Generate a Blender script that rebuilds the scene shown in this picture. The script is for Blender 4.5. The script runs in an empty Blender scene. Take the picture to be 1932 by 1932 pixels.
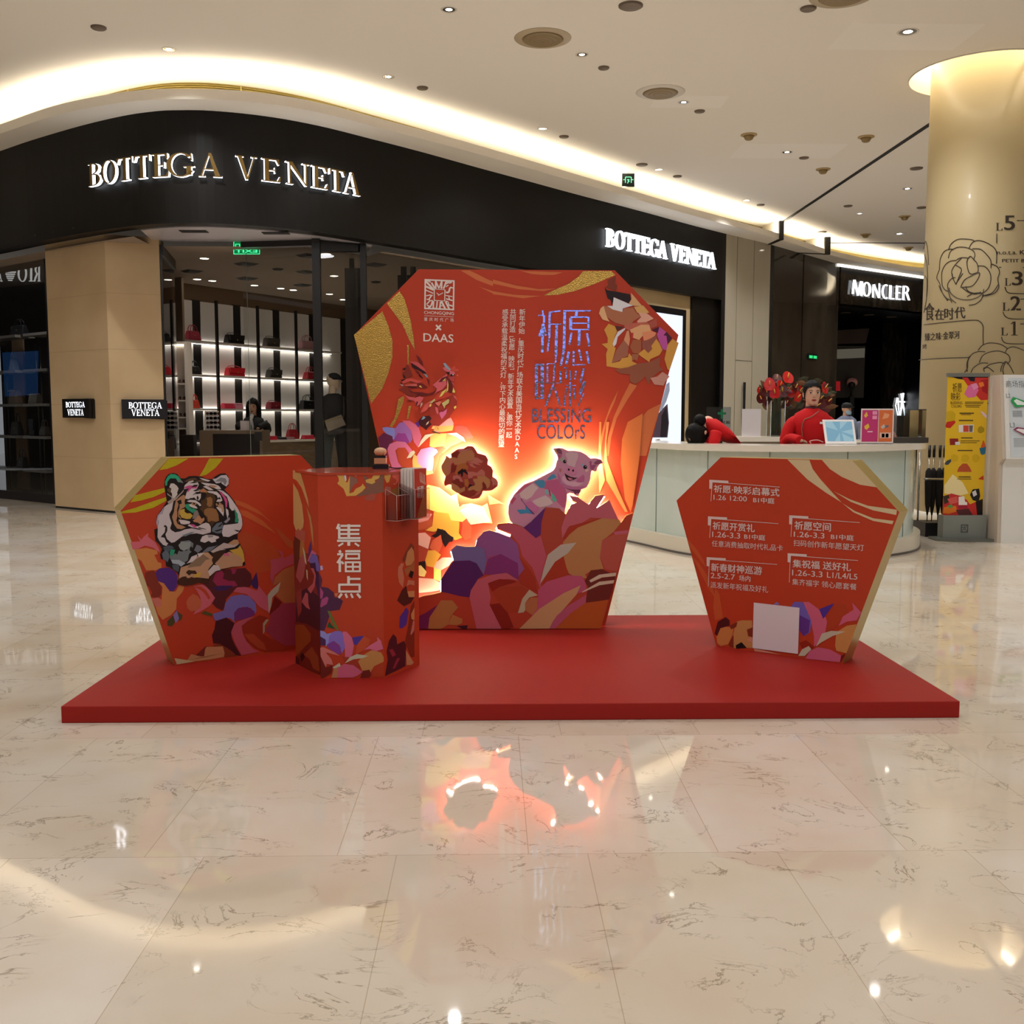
import bpy, bmesh, math, random
from mathutils import Vector, Matrix
R = random.Random(7)
SC = bpy.context.scene
COL = SC.collection

# ---------------------------------------------------------------- camera, world, lights, exposure
CAM_H, FPX, YAW, PITCH = 1.38, 1935.0, math.radians(1.18), math.radians(5.34)
cd = bpy.data.cameras.new('camera'); cam = bpy.data.objects.new('camera', cd); COL.objects.link(cam)
cam.location = (0, 0, CAM_H)
cam.rotation_euler = (math.pi/2 - PITCH, 0, -YAW)
cd.sensor_width = 36.0; cd.lens = FPX/1932*36.0; cd.clip_start = .05; cd.clip_end = 200
SC.camera = cam
SC.view_settings.view_transform = 'Standard'; SC.view_settings.look = 'None'
SC.view_settings.gamma = 1.0; SC.view_settings.exposure = -0.22
SC.view_settings.use_curve_mapping = False
SC.cycles.max_bounces = 8; SC.cycles.diffuse_bounces = 4; SC.cycles.glossy_bounces = 4
SC.cycles.transmission_bounces = 6; SC.cycles.transparent_max_bounces = 12
SC.cycles.sample_clamp_indirect = 6.0; SC.cycles.caustics_reflective = False; SC.cycles.caustics_refractive = False
SC.cycles.use_denoising = True; SC.cycles.use_adaptive_sampling = True; SC.cycles.adaptive_threshold = .015
wd = bpy.data.worlds.new('mall_air'); SC.world = wd; wd.use_nodes = True
bg = wd.node_tree.nodes['Background']; bg.inputs[0].default_value = (.97, .97, 1.0, 1); bg.inputs[1].default_value = .35

def area(name, loc, size, power, col=(.95, .97, 1.0), rot=(0, 0, 0), sizey=None, spread=math.pi):
    l = bpy.data.lights.new(name, 'AREA'); l.energy = power; l.color = col; l.size = size; l.spread = spread
    l.shape = 'DISK' if sizey is None else 'RECTANGLE'
    if sizey: l.size_y = sizey
    o = bpy.data.objects.new(name, l); o.location = loc; o.rotation_euler = rot; COL.objects.link(o); return o
CEIL = 5.70
# recessed ceiling lamps of the atrium above and behind the viewer
for lx in (-9.0, -4.5, 0.0, 4.5, 9.0):
    for ly in (-6.0, -1.5, 3.0, 7.5):
        area('ceiling_lamp', (lx, ly, CEIL-.02), .9, 54)

# ---------------------------------------------------------------- helpers
def lin(h):
    h = h.lstrip('#'); o = []
    for i in (0, 2, 4):
        c = int(h[i:i+2], 16)/255.0
        o.append(c/12.92 if c <= .04045 else ((c+.055)/1.055)**2.4)
    return (*o, 1.0)
MATS = {}
def mat(name, col='#888888', rough=.5, metal=0.0, spec=.5, emit=None, es=1.0, trans=0.0, alpha=1.0, bump=None, noise=None, ior=1.45, coat=0.0):
    if name in MATS: return MATS[name]
    m = bpy.data.materials.new(name); m.use_nodes = True; nt = m.node_tree; b = nt.nodes['Principled BSDF']
    b.inputs['Base Color'].default_value = lin(col); b.inputs['Roughness'].default_value = rough
    b.inputs['Metallic'].default_value = metal; b.inputs['Specular IOR Level'].default_value = spec
    b.inputs['IOR'].default_value = ior; b.inputs['Coat Weight'].default_value = coat
    if emit: b.inputs['Emission Color'].default_value = lin(emit); b.inputs['Emission Strength'].default_value = es
    if trans: b.inputs['Transmission Weight'].default_value = trans
    if alpha < 1: b.inputs['Alpha'].default_value = alpha
    if noise:   # (scale, colour2, detail, stretch)
        tc = nt.nodes.new('ShaderNodeTexCoord'); mp = nt.nodes.new('ShaderNodeMapping'); nz = nt.nodes.new('ShaderNodeTexNoise')
        mx = nt.nodes.new('ShaderNodeMix'); mx.data_type = 'RGBA'
        nz.inputs['Scale'].default_value = noise[0]; nz.inputs['Detail'].default_value = noise[2] if len(noise) > 2 else 4
        if len(noise) > 3: mp.inputs['Scale'].default_value = noise[3]
        nt.links.new(tc.outputs['Object'], mp.inputs[0]); nt.links.new(mp.outputs[0], nz.inputs['Vector'])
        rp = nt.nodes.new('ShaderNodeValToRGB'); rp.color_ramp.elements[0].position = .35; rp.color_ramp.elements[1].position = .65
        nt.links.new(nz.outputs['Fac'], rp.inputs[0]); nt.links.new(rp.outputs[0], mx.inputs[0])
        mx.inputs[6].default_value = lin(col); mx.inputs[7].default_value = lin(noise[1])
        nt.links.new(mx.outputs[2], b.inputs['Base Color'])
    if bump:    # (scale, strength)
        tc = nt.nodes.new('ShaderNodeTexCoord'); nz = nt.nodes.new('ShaderNodeTexNoise'); bp = nt.nodes.new('ShaderNodeBump')
        nz.inputs['Scale'].default_value = bump[0]; nz.inputs['Detail'].default_value = 3
        bp.inputs['Strength'].default_value = bump[1]; bp.inputs['Distance'].default_value = .01
        nt.links.new(tc.outputs['Object'], nz.inputs['Vector']); nt.links.new(nz.outputs['Fac'], bp.inputs['Height'])
        nt.links.new(bp.outputs[0], b.inputs['Normal'])
    MATS[name] = m; return m
def glow(name, col, strength):
    return mat(name, '#000000', emit=col, es=strength)
def glass(name, tint='#ffffff', refl=.08, rough=.0):
    """thin pane: mostly see-through, with a mirror coat that grows at grazing angles"""
    if name in MATS: return MATS[name]
    m = bpy.data.materials.new(name); m.use_nodes = True; nt = m.node_tree
    for n in list(nt.nodes):
        if n.type != 'OUTPUT_MATERIAL': nt.nodes.remove(n)
    out = [n for n in nt.nodes if n.type == 'OUTPUT_MATERIAL'][0]
    t = nt.nodes.new('ShaderNodeBsdfTransparent'); t.inputs[0].default_value = lin(tint)
    g = nt.nodes.new('ShaderNodeBsdfGlossy'); g.inputs['Roughness'].default_value = rough
    fr = nt.nodes.new('ShaderNodeFresnel'); fr.inputs[0].default_value = 1.45
    ad = nt.nodes.new('ShaderNodeMath'); ad.operation = 'ADD'; ad.use_clamp = True; ad.inputs[1].default_value = refl-.035
    mx = nt.nodes.new('ShaderNodeMixShader')
    nt.links.new(fr.outputs[0], ad.inputs[0]); nt.links.new(ad.outputs[0], mx.inputs[0])
    nt.links.new(t.outputs[0], mx.inputs[1]); nt.links.new(g.outputs[0], mx.inputs[2]); nt.links.new(mx.outputs[0], out.inputs[0])
    MATS[name] = m; return m
def inkmat(name, rough=.42, spec=.35):
    """printed board: colour of each patch comes from the print itself (one flat colour per patch)"""
    if name in MATS: return MATS[name]
    m = mat(name, '#ffffff', rough=rough, spec=spec); nt = m.node_tree
    a = nt.nodes.new('ShaderNodeAttribute'); a.attribute_name = 'ink'
    nt.links.new(a.outputs['Color'], nt.nodes['Principled BSDF'].inputs['Base Color']); return m

def V(*a): return Vector(a)
C0 = V(0, 0, CAM_H)
_fw = V(math.sin(YAW)*math.cos(PITCH), math.cos(YAW)*math.cos(PITCH), -math.sin(PITCH)); _rt = V(math.cos(YAW), -math.sin(YAW), 0); _up = _rt.cross(_fw)
def ray(x, y): return _fw + _rt*((x-966)/FPX) - _up*((y-966)/FPX)
def onz(x, y, z=0.0):                    # measured point of the photo on a horizontal plane of the place
    d = ray(x, y); return C0 + d*((z-CAM_H)/d.z)
def ony(x, y, Y):
    d = ray(x, y); return C0 + d*(Y/d.y)
class Plane:                              # an upright board: point p on it, facing n
    def __init__(s, p, n):
        s.p = Vector(p); s.n = Vector(n).normalized(); s.u = V(0, 0, 1).cross(s.n).normalized(); s.w = V(0, 0, 1)
    def at(s, x, y, off=0.0):
        d = ray(x, y); p = s.p + s.n*off; return C0 + d*((p-C0).dot(s.n)/d.dot(s.n))
    def uv(s, u, w, off=0.0): return s.p + s.u*u + s.w*w + s.n*off

def link(name, me, parent=None):
    o = bpy.data.objects.new(name, me); COL.objects.link(o)
    if parent is not None:
        o.parent = parent; o.matrix_parent_inverse = parent_inv(parent)
    return o
def parent_inv(p):
    m = Matrix.Identity(4); q = p; chain = []
    while q is not None: chain.append(q); q = q.parent
    for q in reversed(chain): m = m @ q.matrix_parent_inverse @ q.matrix_basis
    return m.inverted()
def empty(name, loc, rz=0.0, parent=None):
    o = bpy.data.objects.new(name, None); COL.objects.link(o); o.location = loc; o.rotation_euler = (0, 0, rz); o.empty_display_size = .1
    return o
def tag(o, label, cat, group=None):
    o['label'] = label; o['category'] = cat
    if group: o['group'] = group
    return o
def thing(name, label, cat, loc=(0, 0, 0), rz=0.0, group=None): return tag(empty(name, loc, rz), label, cat, group)
def st(o): o['kind'] = 'structure'; return o

class MB:
    def __init__(s): s.v = []; s.f = []; s.m = []; s.sm = []; s.c = []
    def add(s, vs, fs, mi=0, smooth=False, col=None):
        b = len(s.v); s.v += [tuple(q) for q in vs]
        for f in fs: s.f.append([b+i for i in f]); s.m.append(mi); s.sm.append(smooth); s.c.append(col)
        return s
    def box(s, lo, hi, mi=0, M=None):
        x0, y0, z0 = lo; x1, y1, z1 = hi
        vs = [V(x0,y0,z0),V(x1,y0,z0),V(x1,y1,z0),V(x0,y1,z0),V(x0,y0,z1),V(x1,y0,z1),V(x1,y1,z1),V(x0,y1,z1)]
        if M: vs = [M @ q for q in vs]
        return s.add(vs, [(0,3,2,1),(4,5,6,7),(0,1,5,4),(1,2,6,5),(2,3,7,6),(3,0,4,7)], mi)
    def cbox(s, c, d, mi=0, M=None): return s.box([c[i]-d[i]/2 for i in range(3)], [c[i]+d[i]/2 for i in range(3)], mi, M)
    def poly(s, pts, mi=0, col=None): return s.add(pts, [tuple(range(len(pts)))], mi, col=col)
    def prism(s, pts, d, mi=0, mside=None, mback=None, smooth=False):
        n = len(pts); d = Vector(d); pts = [Vector(p) for p in pts]
        b = len(s.v); s.v += [tuple(p) for p in pts] + [tuple(p+d) for p in pts]
        s.f.append([b+i for i in range(n)]); s.m.append(mi); s.sm.append(False); s.c.append(None)
        s.f.append([b+n+i for i in reversed(range(n))]); s.m.append(mi if mback is None else mback); s.sm.append(False); s.c.append(None)
        for i in range(n):
            j = (i+1) % n; s.f.append([b+j, b+i, b+n+i, b+n+j]); s.m.append(mi if mside is None else mside); s.sm.append(smooth); s.c.append(None)
        return s
    def wall(s, pts, z0, z1, mi=0, smooth=False):       # open ribbon along plan points
        n = len(pts); vs = [(p[0], p[1], z0) for p in pts] + [(p[0], p[1], z1) for p in pts]
        return s.add(vs, [(i, i+1, n+i+1, n+i) for i in range(n-1)], mi, smooth)
    def ribbon(s, a, b, mi=0, smooth=False):            # between two point rows
        n = len(a); return s.add(list(a)+list(b), [(i, i+1, n+i+1, n+i) for i in range(n-1)], mi, smooth)
    def slab(s, a, b, z0, z1, mi=0):                    # solid between plan rows a and b
        n = len(a); q = lambda r, z: [(p[0], p[1], z) for p in r]
        s.ribbon(q(a, z0), q(a, z1), mi); s.ribbon(q(b, z1), q(b, z0), mi); s.ribbon(q(a, z1), q(b, z1), mi); s.ribbon(q(b, z0), q(a, z0), mi)
        for i in (0, n-1): s.poly([(*a[i][:2], z0), (*b[i][:2], z0), (*b[i][:2], z1), (*a[i][:2], z1)], mi)
        return s
    def tube(s, pts, r, n=8, mi=0, caps=True, closed=False):
        pts = [Vector(p) for p in pts]; rs = r if isinstance(r, (list, tuple)) else [r]*len(pts)
        rings = []; prev = None; N = len(pts)
        for i, p in enumerate(pts):
            if closed: t = pts[(i+1) % N]-pts[i-1]
            else: t = (pts[min(i+1, N-1)] - pts[max(i-1, 0)])
            t.normalize()
            if prev is None:
                a = V(0, 0, 1) if abs(t.z) < .9 else V(1, 0, 0); x = t.cross(a).normalized()
            else: x = (prev - t*prev.dot(t)).normalized()
            prev = x; y = t.cross(x)
            rings.append([p + (x*math.cos(k*2*math.pi/n) + y*math.sin(k*2*math.pi/n))*rs[i] for k in range(n)])
        b = len(s.v)
        for g in rings: s.v += [tuple(q) for q in g]
        L = N if closed else N-1
        for i in range(L):
            i2 = (i+1) % N
            for k in range(n):
                s.f.append([b+i*n+k, b+i*n+(k+1) % n, b+i2*n+(k+1) % n, b+i2*n+k]); s.m.append(mi); s.sm.append(True); s.c.append(None)
        if caps and not closed:
            s.f.append([b+k for k in reversed(range(n))]); s.f.append([b+(N-1)*n+k for k in range(n)])
            s.m += [mi]*2; s.sm += [False]*2; s.c += [None]*2
        return s
    def lathe(s, prof, c=(0, 0, 0), n=24, mi=0, M=None, smooth=True, sx=1.0, sy=1.0):
        b = len(s.v); c = Vector(c)
        for (r, z) in prof:
            for k in range(n):
                a = 2*math.pi*k/n; q = V(r*math.cos(a)*sx, r*math.sin(a)*sy, z)
                s.v.append(tuple((M @ q if M else q) + c))
        for i in range(len(prof)-1):
            for k in range(n):
                s.f.append([b+i*n+k, b+i*n+(k+1) % n, b+(i+1)*n+(k+1) % n, b+(i+1)*n+k]); s.m.append(mi); s.sm.append(smooth); s.c.append(None)
        for i, rev in ((0, True), (len(prof)-1, False)):
            if prof[i][0] > 1e-5 and prof[0] != prof[-1]:
                q = [b+i*n+k for k in range(n)]
                s.f.append(q[::-1] if rev else q); s.m.append(mi); s.sm.append(False); s.c.append(None)
        return s
    def ball(s, c, r, n=12, mi=0, sc=(1, 1, 1), M=None):
        k = max(4, n//2); prof = [(max(1e-6, r*math.sin(math.pi*i/k)), -r*math.cos(math.pi*i/k)) for i in range(k+1)]
        mm = (M or Matrix.Identity(3)).to_3x3() @ Matrix.Diagonal(sc)
        return s.lathe(prof, c, n, mi, mm)
    def build(s, name, mats, parent=None, ink=False):
        me = bpy.data.meshes.new(name); me.from_pydata(s.v, [], s.f)
        for m in (mats if isinstance(mats, (list, tuple)) else [mats]): me.materials.append(m)
        me.polygons.foreach_set('material_index', s.m); me.polygons.foreach_set('use_smooth', s.sm)
        if ink:
            at = me.attributes.new('ink', 'FLOAT_COLOR', 'CORNER'); d = []
            for p in me.polygons:
                c = s.c[p.index] or (1, 1, 1, 1); d += list(c)*p.loop_total
            at.data.foreach_set('color', d)
        me.validate(); me.update()
        return link(name, me, parent)
def copy_tree(o, parent=None):
    c = o.copy(); COL.objects.link(c)
    if parent is not None: c.parent = parent; c.matrix_parent_inverse = o.matrix_parent_inverse.copy()
    for ch in list(o.children): copy_tree(ch, c)
    return c
def cr(pts, n=6, closed=False):           # Catmull-Rom through points
    pts = [Vector(p) for p in pts]; N = len(pts); out = []
    for i in range(N if closed else N-1):
        if closed: a, b, c, d = pts[i-1], pts[i], pts[(i+1) % N], pts[(i+2) % N]
        else: a, b, c, d = pts[max(i-1, 0)], pts[i], pts[i+1], pts[min(i+2, N-1)]
        for k in range(n):
            t = k/n; out.append(.5*((2*b)+(c-a)*t+(2*a-5*b+4*c-d)*t*t+(3*b-a-3*c+d)*t**3))
    if not closed: out.append(pts[-1])
    return out
def offs(pts, d):                         # offset a plan polyline sideways (positive: away from the viewer)
    o = []
    for i, p in enumerate(pts):
        t = (Vector(pts[min(i+1, len(pts)-1)]) - Vector(pts[max(i-1, 0)])); n = V(-t.y, t.x).normalized()
        o.append(V(p[0]+n.x*d, p[1]+n.y*d))
    return o
def rep(n, f):
    for i in range(n): yield f(i)

# text: shapes of the built-in font as flat mesh geometry inside a unit box
_tc = {}
def glyphs(body, bold=0.0, vertical=False, spacing=1.0):
    key = (body, bold, vertical, spacing)
    if key in _tc: return _tc[key]
    cu = bpy.data.curves.new('type', 'FONT'); cu.body = body; cu.size = 1.0; cu.offset = bold; cu.space_character = spacing
    cu.resolution_u = 3; cu.fill_mode = 'FRONT' if hasattr(cu, 'fill_mode') else cu.fill_mode
    o = bpy.data.objects.new('type', cu); COL.objects.link(o)
    dg = bpy.context.evaluated_depsgraph_get(); dg.update()
    me = bpy.data.meshes.new_from_object(o.evaluated_get(dg))
    vs = [v.co.copy() for v in me.vertices]; fs = [tuple(p.vertices) for p in me.polygons]
    bpy.data.objects.remove(o); bpy.data.curves.remove(cu); bpy.data.meshes.remove(me)
    x0 = min(v.x for v in vs); x1 = max(v.x for v in vs); y0 = min(v.y for v in vs); y1 = max(v.y for v in vs)
    r = ([((v.x-x0)/(x1-x0), (v.y-y0)/(y1-y0)) for v in vs], fs, (x1-x0)/(y1-y0))
    _tc[key] = r; return r
def put_text(mb, body, tl, tr, bl, mi=0, bold=0.0, n=None, col=None, thick=0.0, spacing=1.0):
    """lay text into the parallelogram tl, tr, bl (top left, top right, bottom left) of world points"""
    vs, fs, asp = glyphs(body, 0.0, spacing=spacing); tl, tr, bl = Vector(tl), Vector(tr), Vector(bl)
    P = [bl + (tr-tl)*x + (tl-bl)*y for x, y in vs]
    if bold and not thick:
        b = (tr-tl).cross(tl-bl).normalized()
        for sx, sy in ((-1, 0), (1, 0), (0, -.6), (0, .6)):
            mb.add([p + (tr-tl)*(sx*bold/asp) + (tl-bl)*(sy*bold) + b*2e-5*(sx+2+sy*.5) for p in P], fs, mi, col=col)
    if thick:
        b = (tr-tl).cross(tl-bl).normalized()
        ed = {}
        for f in fs:
            for i in range(len(f)):
                e = (f[i], f[(i+1) % len(f)]); ed[e] = 1
        Q = [p + b*thick for p in P]; N = len(P)
        sides = [(e[0], e[1], N+e[1], N+e[0]) for e in ed if (e[1], e[0]) not in ed]
        mb.add(P+Q, [tuple(N+i for i in f) for f in fs], mi); k = len(mb.v)-2*N
        for q in sides: mb.f.append([k+i for i in q]); mb.m.append(mi+1); mb.sm.append(False); mb.c.append(None)
    else: mb.add(P, fs, mi, col=col)
# ---------------------------------------------------------------- floor
def floor_mat():
    m = bpy.data.materials.new('polished_marble'); m.use_nodes = True; nt = m.node_tree; L = nt.links.new; N = nt.nodes.new
    b = nt.nodes['Principled BSDF']
    tc = N('ShaderNodeTexCoord'); mp = N('ShaderNodeMapping'); mp.inputs['Location'].default_value = (.30, -.71, 0)
    L(tc.outputs['Object'], mp.inputs[0])
    br = N('ShaderNodeTexBrick'); br.offset = .31; br.offset_frequency = 2; br.squash = 1.0
    br.inputs['Scale'].default_value = 1.0; br.inputs['Brick Width'].default_value = .604; br.inputs['Row Height'].default_value = 1.21
    br.inputs['Mortar Size'].default_value = .0014; br.inputs['Mortar Smooth'].default_value = .0; br.inputs['Bias'].default_value = 0
    br.inputs['Color1'].default_value = lin('#d5cab9'); br.inputs['Color2'].default_value = lin('#e0d7ca'); br.inputs['Mortar'].default_value = lin('#bdb09c')
    L(mp.outputs[0], br.inputs['Vector'])
    # cloudy tone
    n1 = N('ShaderNodeTexNoise'); n1.inputs['Scale'].default_value = 1.6; n1.inputs['Detail'].default_value = 6; L(tc.outputs['Object'], n1.inputs['Vector'])
    mx = N('ShaderNodeMix'); mx.data_type = 'RGBA'; mx.blend_type = 'MULTIPLY'
    r1 = N('ShaderNodeValToRGB'); r1.color_ramp.elements[0].position = .3; r1.color_ramp.elements[0].color = lin('#f2e8dc'); r1.color_ramp.elements[1].position = .7; r1.color_ramp.elements[1].color = (1, 1, 1, 1)
    L(n1.outputs['Fac'], r1.inputs[0]); mx.inputs[0].default_value = 1; L(br.outputs['Color'], mx.inputs[6]); L(r1.outputs[0], mx.inputs[7])
    # thin brown veins: narrow band of warped noise, broken up by a second noise
    mv = N('ShaderNodeMapping'); mv.inputs['Scale'].default_value = (3.2, 4.6, 1); mv.inputs['Rotation'].default_value = (0, 0, .25); L(tc.outputs['Object'], mv.inputs[0])
    # veins run on from slab to slab only by chance: shift them by slab colour
    nv = N('ShaderNodeTexNoise'); nv.inputs['Scale'].default_value = 1.0; nv.inputs['Detail'].default_value = 8; nv.inputs['Roughness'].default_value = .62; nv.inputs['Distortion'].default_value = 1.1
    L(mv.outputs[0], nv.inputs['Vector'])
    sb = N('ShaderNodeMath'); sb.operation = 'SUBTRACT'; sb.inputs[1].default_value = .5; L(nv.outputs['Fac'], sb.inputs[0])
    ab = N('ShaderNodeMath'); ab.operation = 'ABSOLUTE'; L(sb.outputs[0], ab.inputs[0])
    rv = N('ShaderNodeValToRGB'); rv.color_ramp.elements[0].position = .0; rv.color_ramp.elements[0].color = (1, 1, 1, 1); rv.color_ramp.elements[1].position = .011; rv.color_ramp.elements[1].color = (0, 0, 0, 1)
    L(ab.outputs[0], rv.inputs[0])
    nm = N('ShaderNodeTexNoise'); nm.inputs['Scale'].default_value = 4.2; nm.inputs['Detail'].default_value = 4; L(tc.outputs['Object'], nm.inputs['Vector'])
    rm = N('ShaderNodeValToRGB'); rm.color_ramp.elements[0].position = .46; rm.color_ramp.elements[1].position = .60; L(nm.outputs['Fac'], rm.inputs[0])
    mu = N('ShaderNodeMath'); mu.operation = 'MULTIPLY'; L(rv.outputs[0], mu.inputs[0]); L(rm.outputs[0], mu.inputs[1])
    m2 = N('ShaderNodeMath'); m2.operation = 'MULTIPLY'; m2.inputs[1].default_value = .8; L(mu.outputs[0], m2.inputs[0])
    mz = N('ShaderNodeMix'); mz.data_type = 'RGBA'; L(m2.outputs[0], mz.inputs[0]); L(mx.outputs[2], mz.inputs[6]); mz.inputs[7].default_value = lin('#74634a')
    L(mz.outputs[2], b.inputs['Base Color'])
    b.inputs['Roughness'].default_value = .035; b.inputs['Specular IOR Level'].default_value = .85
    return m
FLOOR = floor_mat()
st(MB().box((-18, -10, -.2), (22, 42, 0)).build('floor', FLOOR))

# ---------------------------------------------------------------- plan of the shop front (metres), read off the photo
FAS_L = [(-18.8, 25.4), (-10.6, 18.6), (-9.5, 17.65), (-8.3, 16.66), (-7.28, 15.82), (-6.55, 15.21), (-5.575, 14.47), (-4.82, 13.98), (-4.345, 13.77), (-4.05, 13.71), (-3.586, 13.725), (-2.954, 13.95), (-2.333, 14.38), (-1.693, 15.03), (-.99, 15.78), (-.21, 16.68), (.667, 17.66), (1.658, 18.77), (2.779, 19.98), (4.084, 21.45), (5.015, 22.44)]
FAS_R = [(5.015, 22.44), (6.33, 23.78), (7.44, 25.05), (8.6, 26.39), (9.1, 26.95), (10.6, 28.2), (12.5, 29.4), (15, 30.6), (18, 31.6)]
FASL = [V(p.x, p.y) for p in cr([V(a, b, 0) for a, b in FAS_L], 5)]
ALL = [V(p.x, p.y) for p in cr([V(a, b, 0) for a, b in FAS_L + FAS_R[1:]], 5)]
FB, FT = 3.88, 5.30
BLACK = mat('black_cladding', '#0c0a08', rough=.42, spec=.3, noise=(1.2, '#110e0a', 2))
st(MB().slab(FASL, offs(FASL, .22), FB, FT).build('wall_fascia', BLACK))
# small screw heads along the lower rim of the fascia, left end
mb = MB()
for i in range(9, 31, 2):
    p = FASL[i]; mb.ball((p.x, p.y-.004, FB+.09), .012, 6)
st(mb.build('trim_1', mat('screw', '#3a352d', rough=.4, metal=.6)))

PLASTER = mat('ceiling_plaster', '#f0ebe3', rough=.92, spec=.1)
WHITEP = mat('cove_plaster', '#ebe5da', rough=.9, spec=.1)
# lip of the cove, soffit under it
LIP = [V(p.x, p.y) for p in cr([V(a, b, 0) for a, b in [(-18.95, 24.9), (-10.9, 18.2), (-9.8, 17.2), (-8.6, 16.2), (-7.6, 15.43), (-6.868, 14.9), (-5.735, 14.0), (-4.859, 13.501), (-4.35, 13.30), (-3.914, 13.242), (-3.4, 13.25), (-2.834, 13.393), (-2.2, 13.78), (-1.615, 14.362), (-.199, 15.827), (1.571, 17.802), (3.881, 20.40), (6.28, 23.0)]] +
      [onz(x, y, 5.3) for x, y in ((1553, 478), (1601, 490), (1644, 499), (1688, 506.5), (1739, 514))] + [V(15.5, 30.2, 0), V(18.5, 31.2, 0)], 5)]
BACK = offs(ALL, .18)
def match(a, n=230):                     # same number of points along each row
    L = [0]
    for i in range(1, len(a)): L.append(L[-1] + (a[i]-a[i-1]).length)
    o = []; k = 0
    for i in range(n):
        t = L[-1]*i/(n-1)
        while k < len(a)-2 and L[k+1] < t: k += 1
        o.append(a[k].lerp(a[k+1], (t-L[k])/max(1e-9, L[k+1]-L[k])))
    return o
lipm, backm = match(LIP), match(BACK)
st(MB().slab(lipm, backm, 5.30, 5.33).slab(lipm, offs(lipm, .03), 5.33, 5.425).build('trim_2', WHITEP))
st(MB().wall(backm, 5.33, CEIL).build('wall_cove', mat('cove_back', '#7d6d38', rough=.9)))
# warm light line lying on the soffit behind the lip
s0, s1 = offs(lipm, .05), offs(lipm, .11)
o = MB().ribbon([(p.x, p.y, 5.40) for p in s1], [(p.x, p.y, 5.40) for p in s0]).build('cove_light', glow('cove_glow', '#fff0d4', 74.0))
tag(o, 'warm hidden light line running along the curved ceiling cove', 'light')
# louvred air grille on the back wall of the cove
def row(a, d, z): return [(p.x, p.y, z) for p in offs(a, d)]
gp = [p for p in match(offs(ALL, .165), 420) if -6.4 < p.x < 6.0]
mb = MB()
gr = thing('air_grille', 'long yellow louvred air grille at the back of the lit cove', 'vent', (-4, 13.9, 5.6))
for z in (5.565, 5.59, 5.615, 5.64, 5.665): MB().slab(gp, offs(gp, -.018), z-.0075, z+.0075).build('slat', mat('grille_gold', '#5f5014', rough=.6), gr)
mb = MB()
for i in range(3, len(gp)-1, 14): MB().tube([(gp[i].x, gp[i].y-.03, 5.565), (gp[i].x, gp[i].y-.03, 5.675)], .010, 4).build('divider', mat('grille_white', '#a89a60', rough=.6), gr)

# ceiling with the round recess at the column
CX, CY, RR, CR = 6.29, 13.35, .91, .648
mb = MB(); n = 64
ci = [V(CX+RR*math.cos(2*math.pi*k/n), CY+RR*math.sin(2*math.pi*k/n), CEIL) for k in range(n)]
sq = []
for k in range(n):
    a = 2*math.pi*k/n; c, s = math.cos(a), math.sin(a); f = 1.3/max(abs(c), abs(s)); sq.append(V(CX+c*f, CY+s*f, CEIL))
mb.add(ci+sq, [(k, n+k, n+(k+1) % n, (k+1) % n) for k in range(n)])
x0, x1, y0, y1 = CX-1.3, CX+1.3, CY-1.3, CY+1.3
for (a, b, c, d) in ((-18, x0, -10, 42), (x1, 22, -10, 42), (x0, x1, -10, y0), (x0, x1, y1, 42)):
    mb.poly([V(a, c, CEIL), V(a, d, CEIL), V(b, d, CEIL), V(b, c, CEIL)])
RH = .40
ct = [V(p.x, p.y, CEIL+RH) for p in ci]
mb.add(ci+ct, [(k, (k+1) % n, n+(k+1) % n, n+k) for k in range(n)], smooth=True); mb.poly(ct)
st(mb.build('ceiling', PLASTER))
st(MB().lathe([(RR+.012, CEIL-.012), (RR+.012, CEIL), (RR, CEIL), (RR, CEIL-.012), (RR+.012, CEIL-.012)], (CX, CY, 0), 64).build('trim_3', WHITEP))
o = MB().lathe([(RR-.02, CEIL+RH-.02), (RR-.10, CEIL+RH-.02), (RR-.10, CEIL+RH-.005), (RR-.02, CEIL+RH-.005), (RR-.02, CEIL+RH-.02)], (CX, CY, 0), 64).build('ring_light', glow('ring_glow', '#fff0d2', 24.0))
tag(o, 'ring of hidden light in the round ceiling recess above the column', 'light')
# expansion joints of the ceiling, black
JB = mat('joint_black', '#0c0a08', rough=.5)
def lipat(x):
    for i in range(len(LIP)-1):
        if LIP[i].x <= x <= LIP[i+1].x: return LIP[i].lerp(LIP[i+1], (x-LIP[i].x)/(LIP[i+1].x-LIP[i].x))
def fasat(x):
    for i in range(len(ALL)-1):
        if ALL[i].x <= x <= ALL[i+1].x: return ALL[i].lerp(ALL[i+1], (x-ALL[i].x)/(ALL[i+1].x-ALL[i].x))
mb = MB(); we = MB()
a = lipat(6.42); f = fasat(6.36)
mb.box((6.49, -2, CEIL-.012), (6.56, a.y+.1, CEIL+.01))
we.slab([a+V(-.12, .06), a+V(.02, .06)], [f+V(-.12, .15), f+V(.02, .15)], 5.33, CEIL)
mb.slab([a+V(.0, -.02), a+V(.1, -.02)], [a+V(.0, .05), a+V(.1, .05)], 5.285, CEIL)
mb.slab([a+V(-.02, -.02), a+V(.10, -.02)], [f+V(-.02, .02), f+V(.06, .02)], 5.288, 5.30)
a = lipat(onz(1557, 479, 5.3).x); f = fasat(7.42)
jy = onz(1640, 458, CEIL).y
mb.box((a.x, jy-.04, CEIL-.012), (20, jy+.04, CEIL+.01))
mb.slab([a+V(-.02, -.02), a+V(.12, -.02)], [a+V(-.02, .05), a+V(.12, .05)], 5.285, CEIL)
mb.slab([a+V(-.02, -.06), a+V(.05, .04)], [f+V(-.03, -.03), f+V(.0, .05)], 5.288, 5.30)
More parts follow.
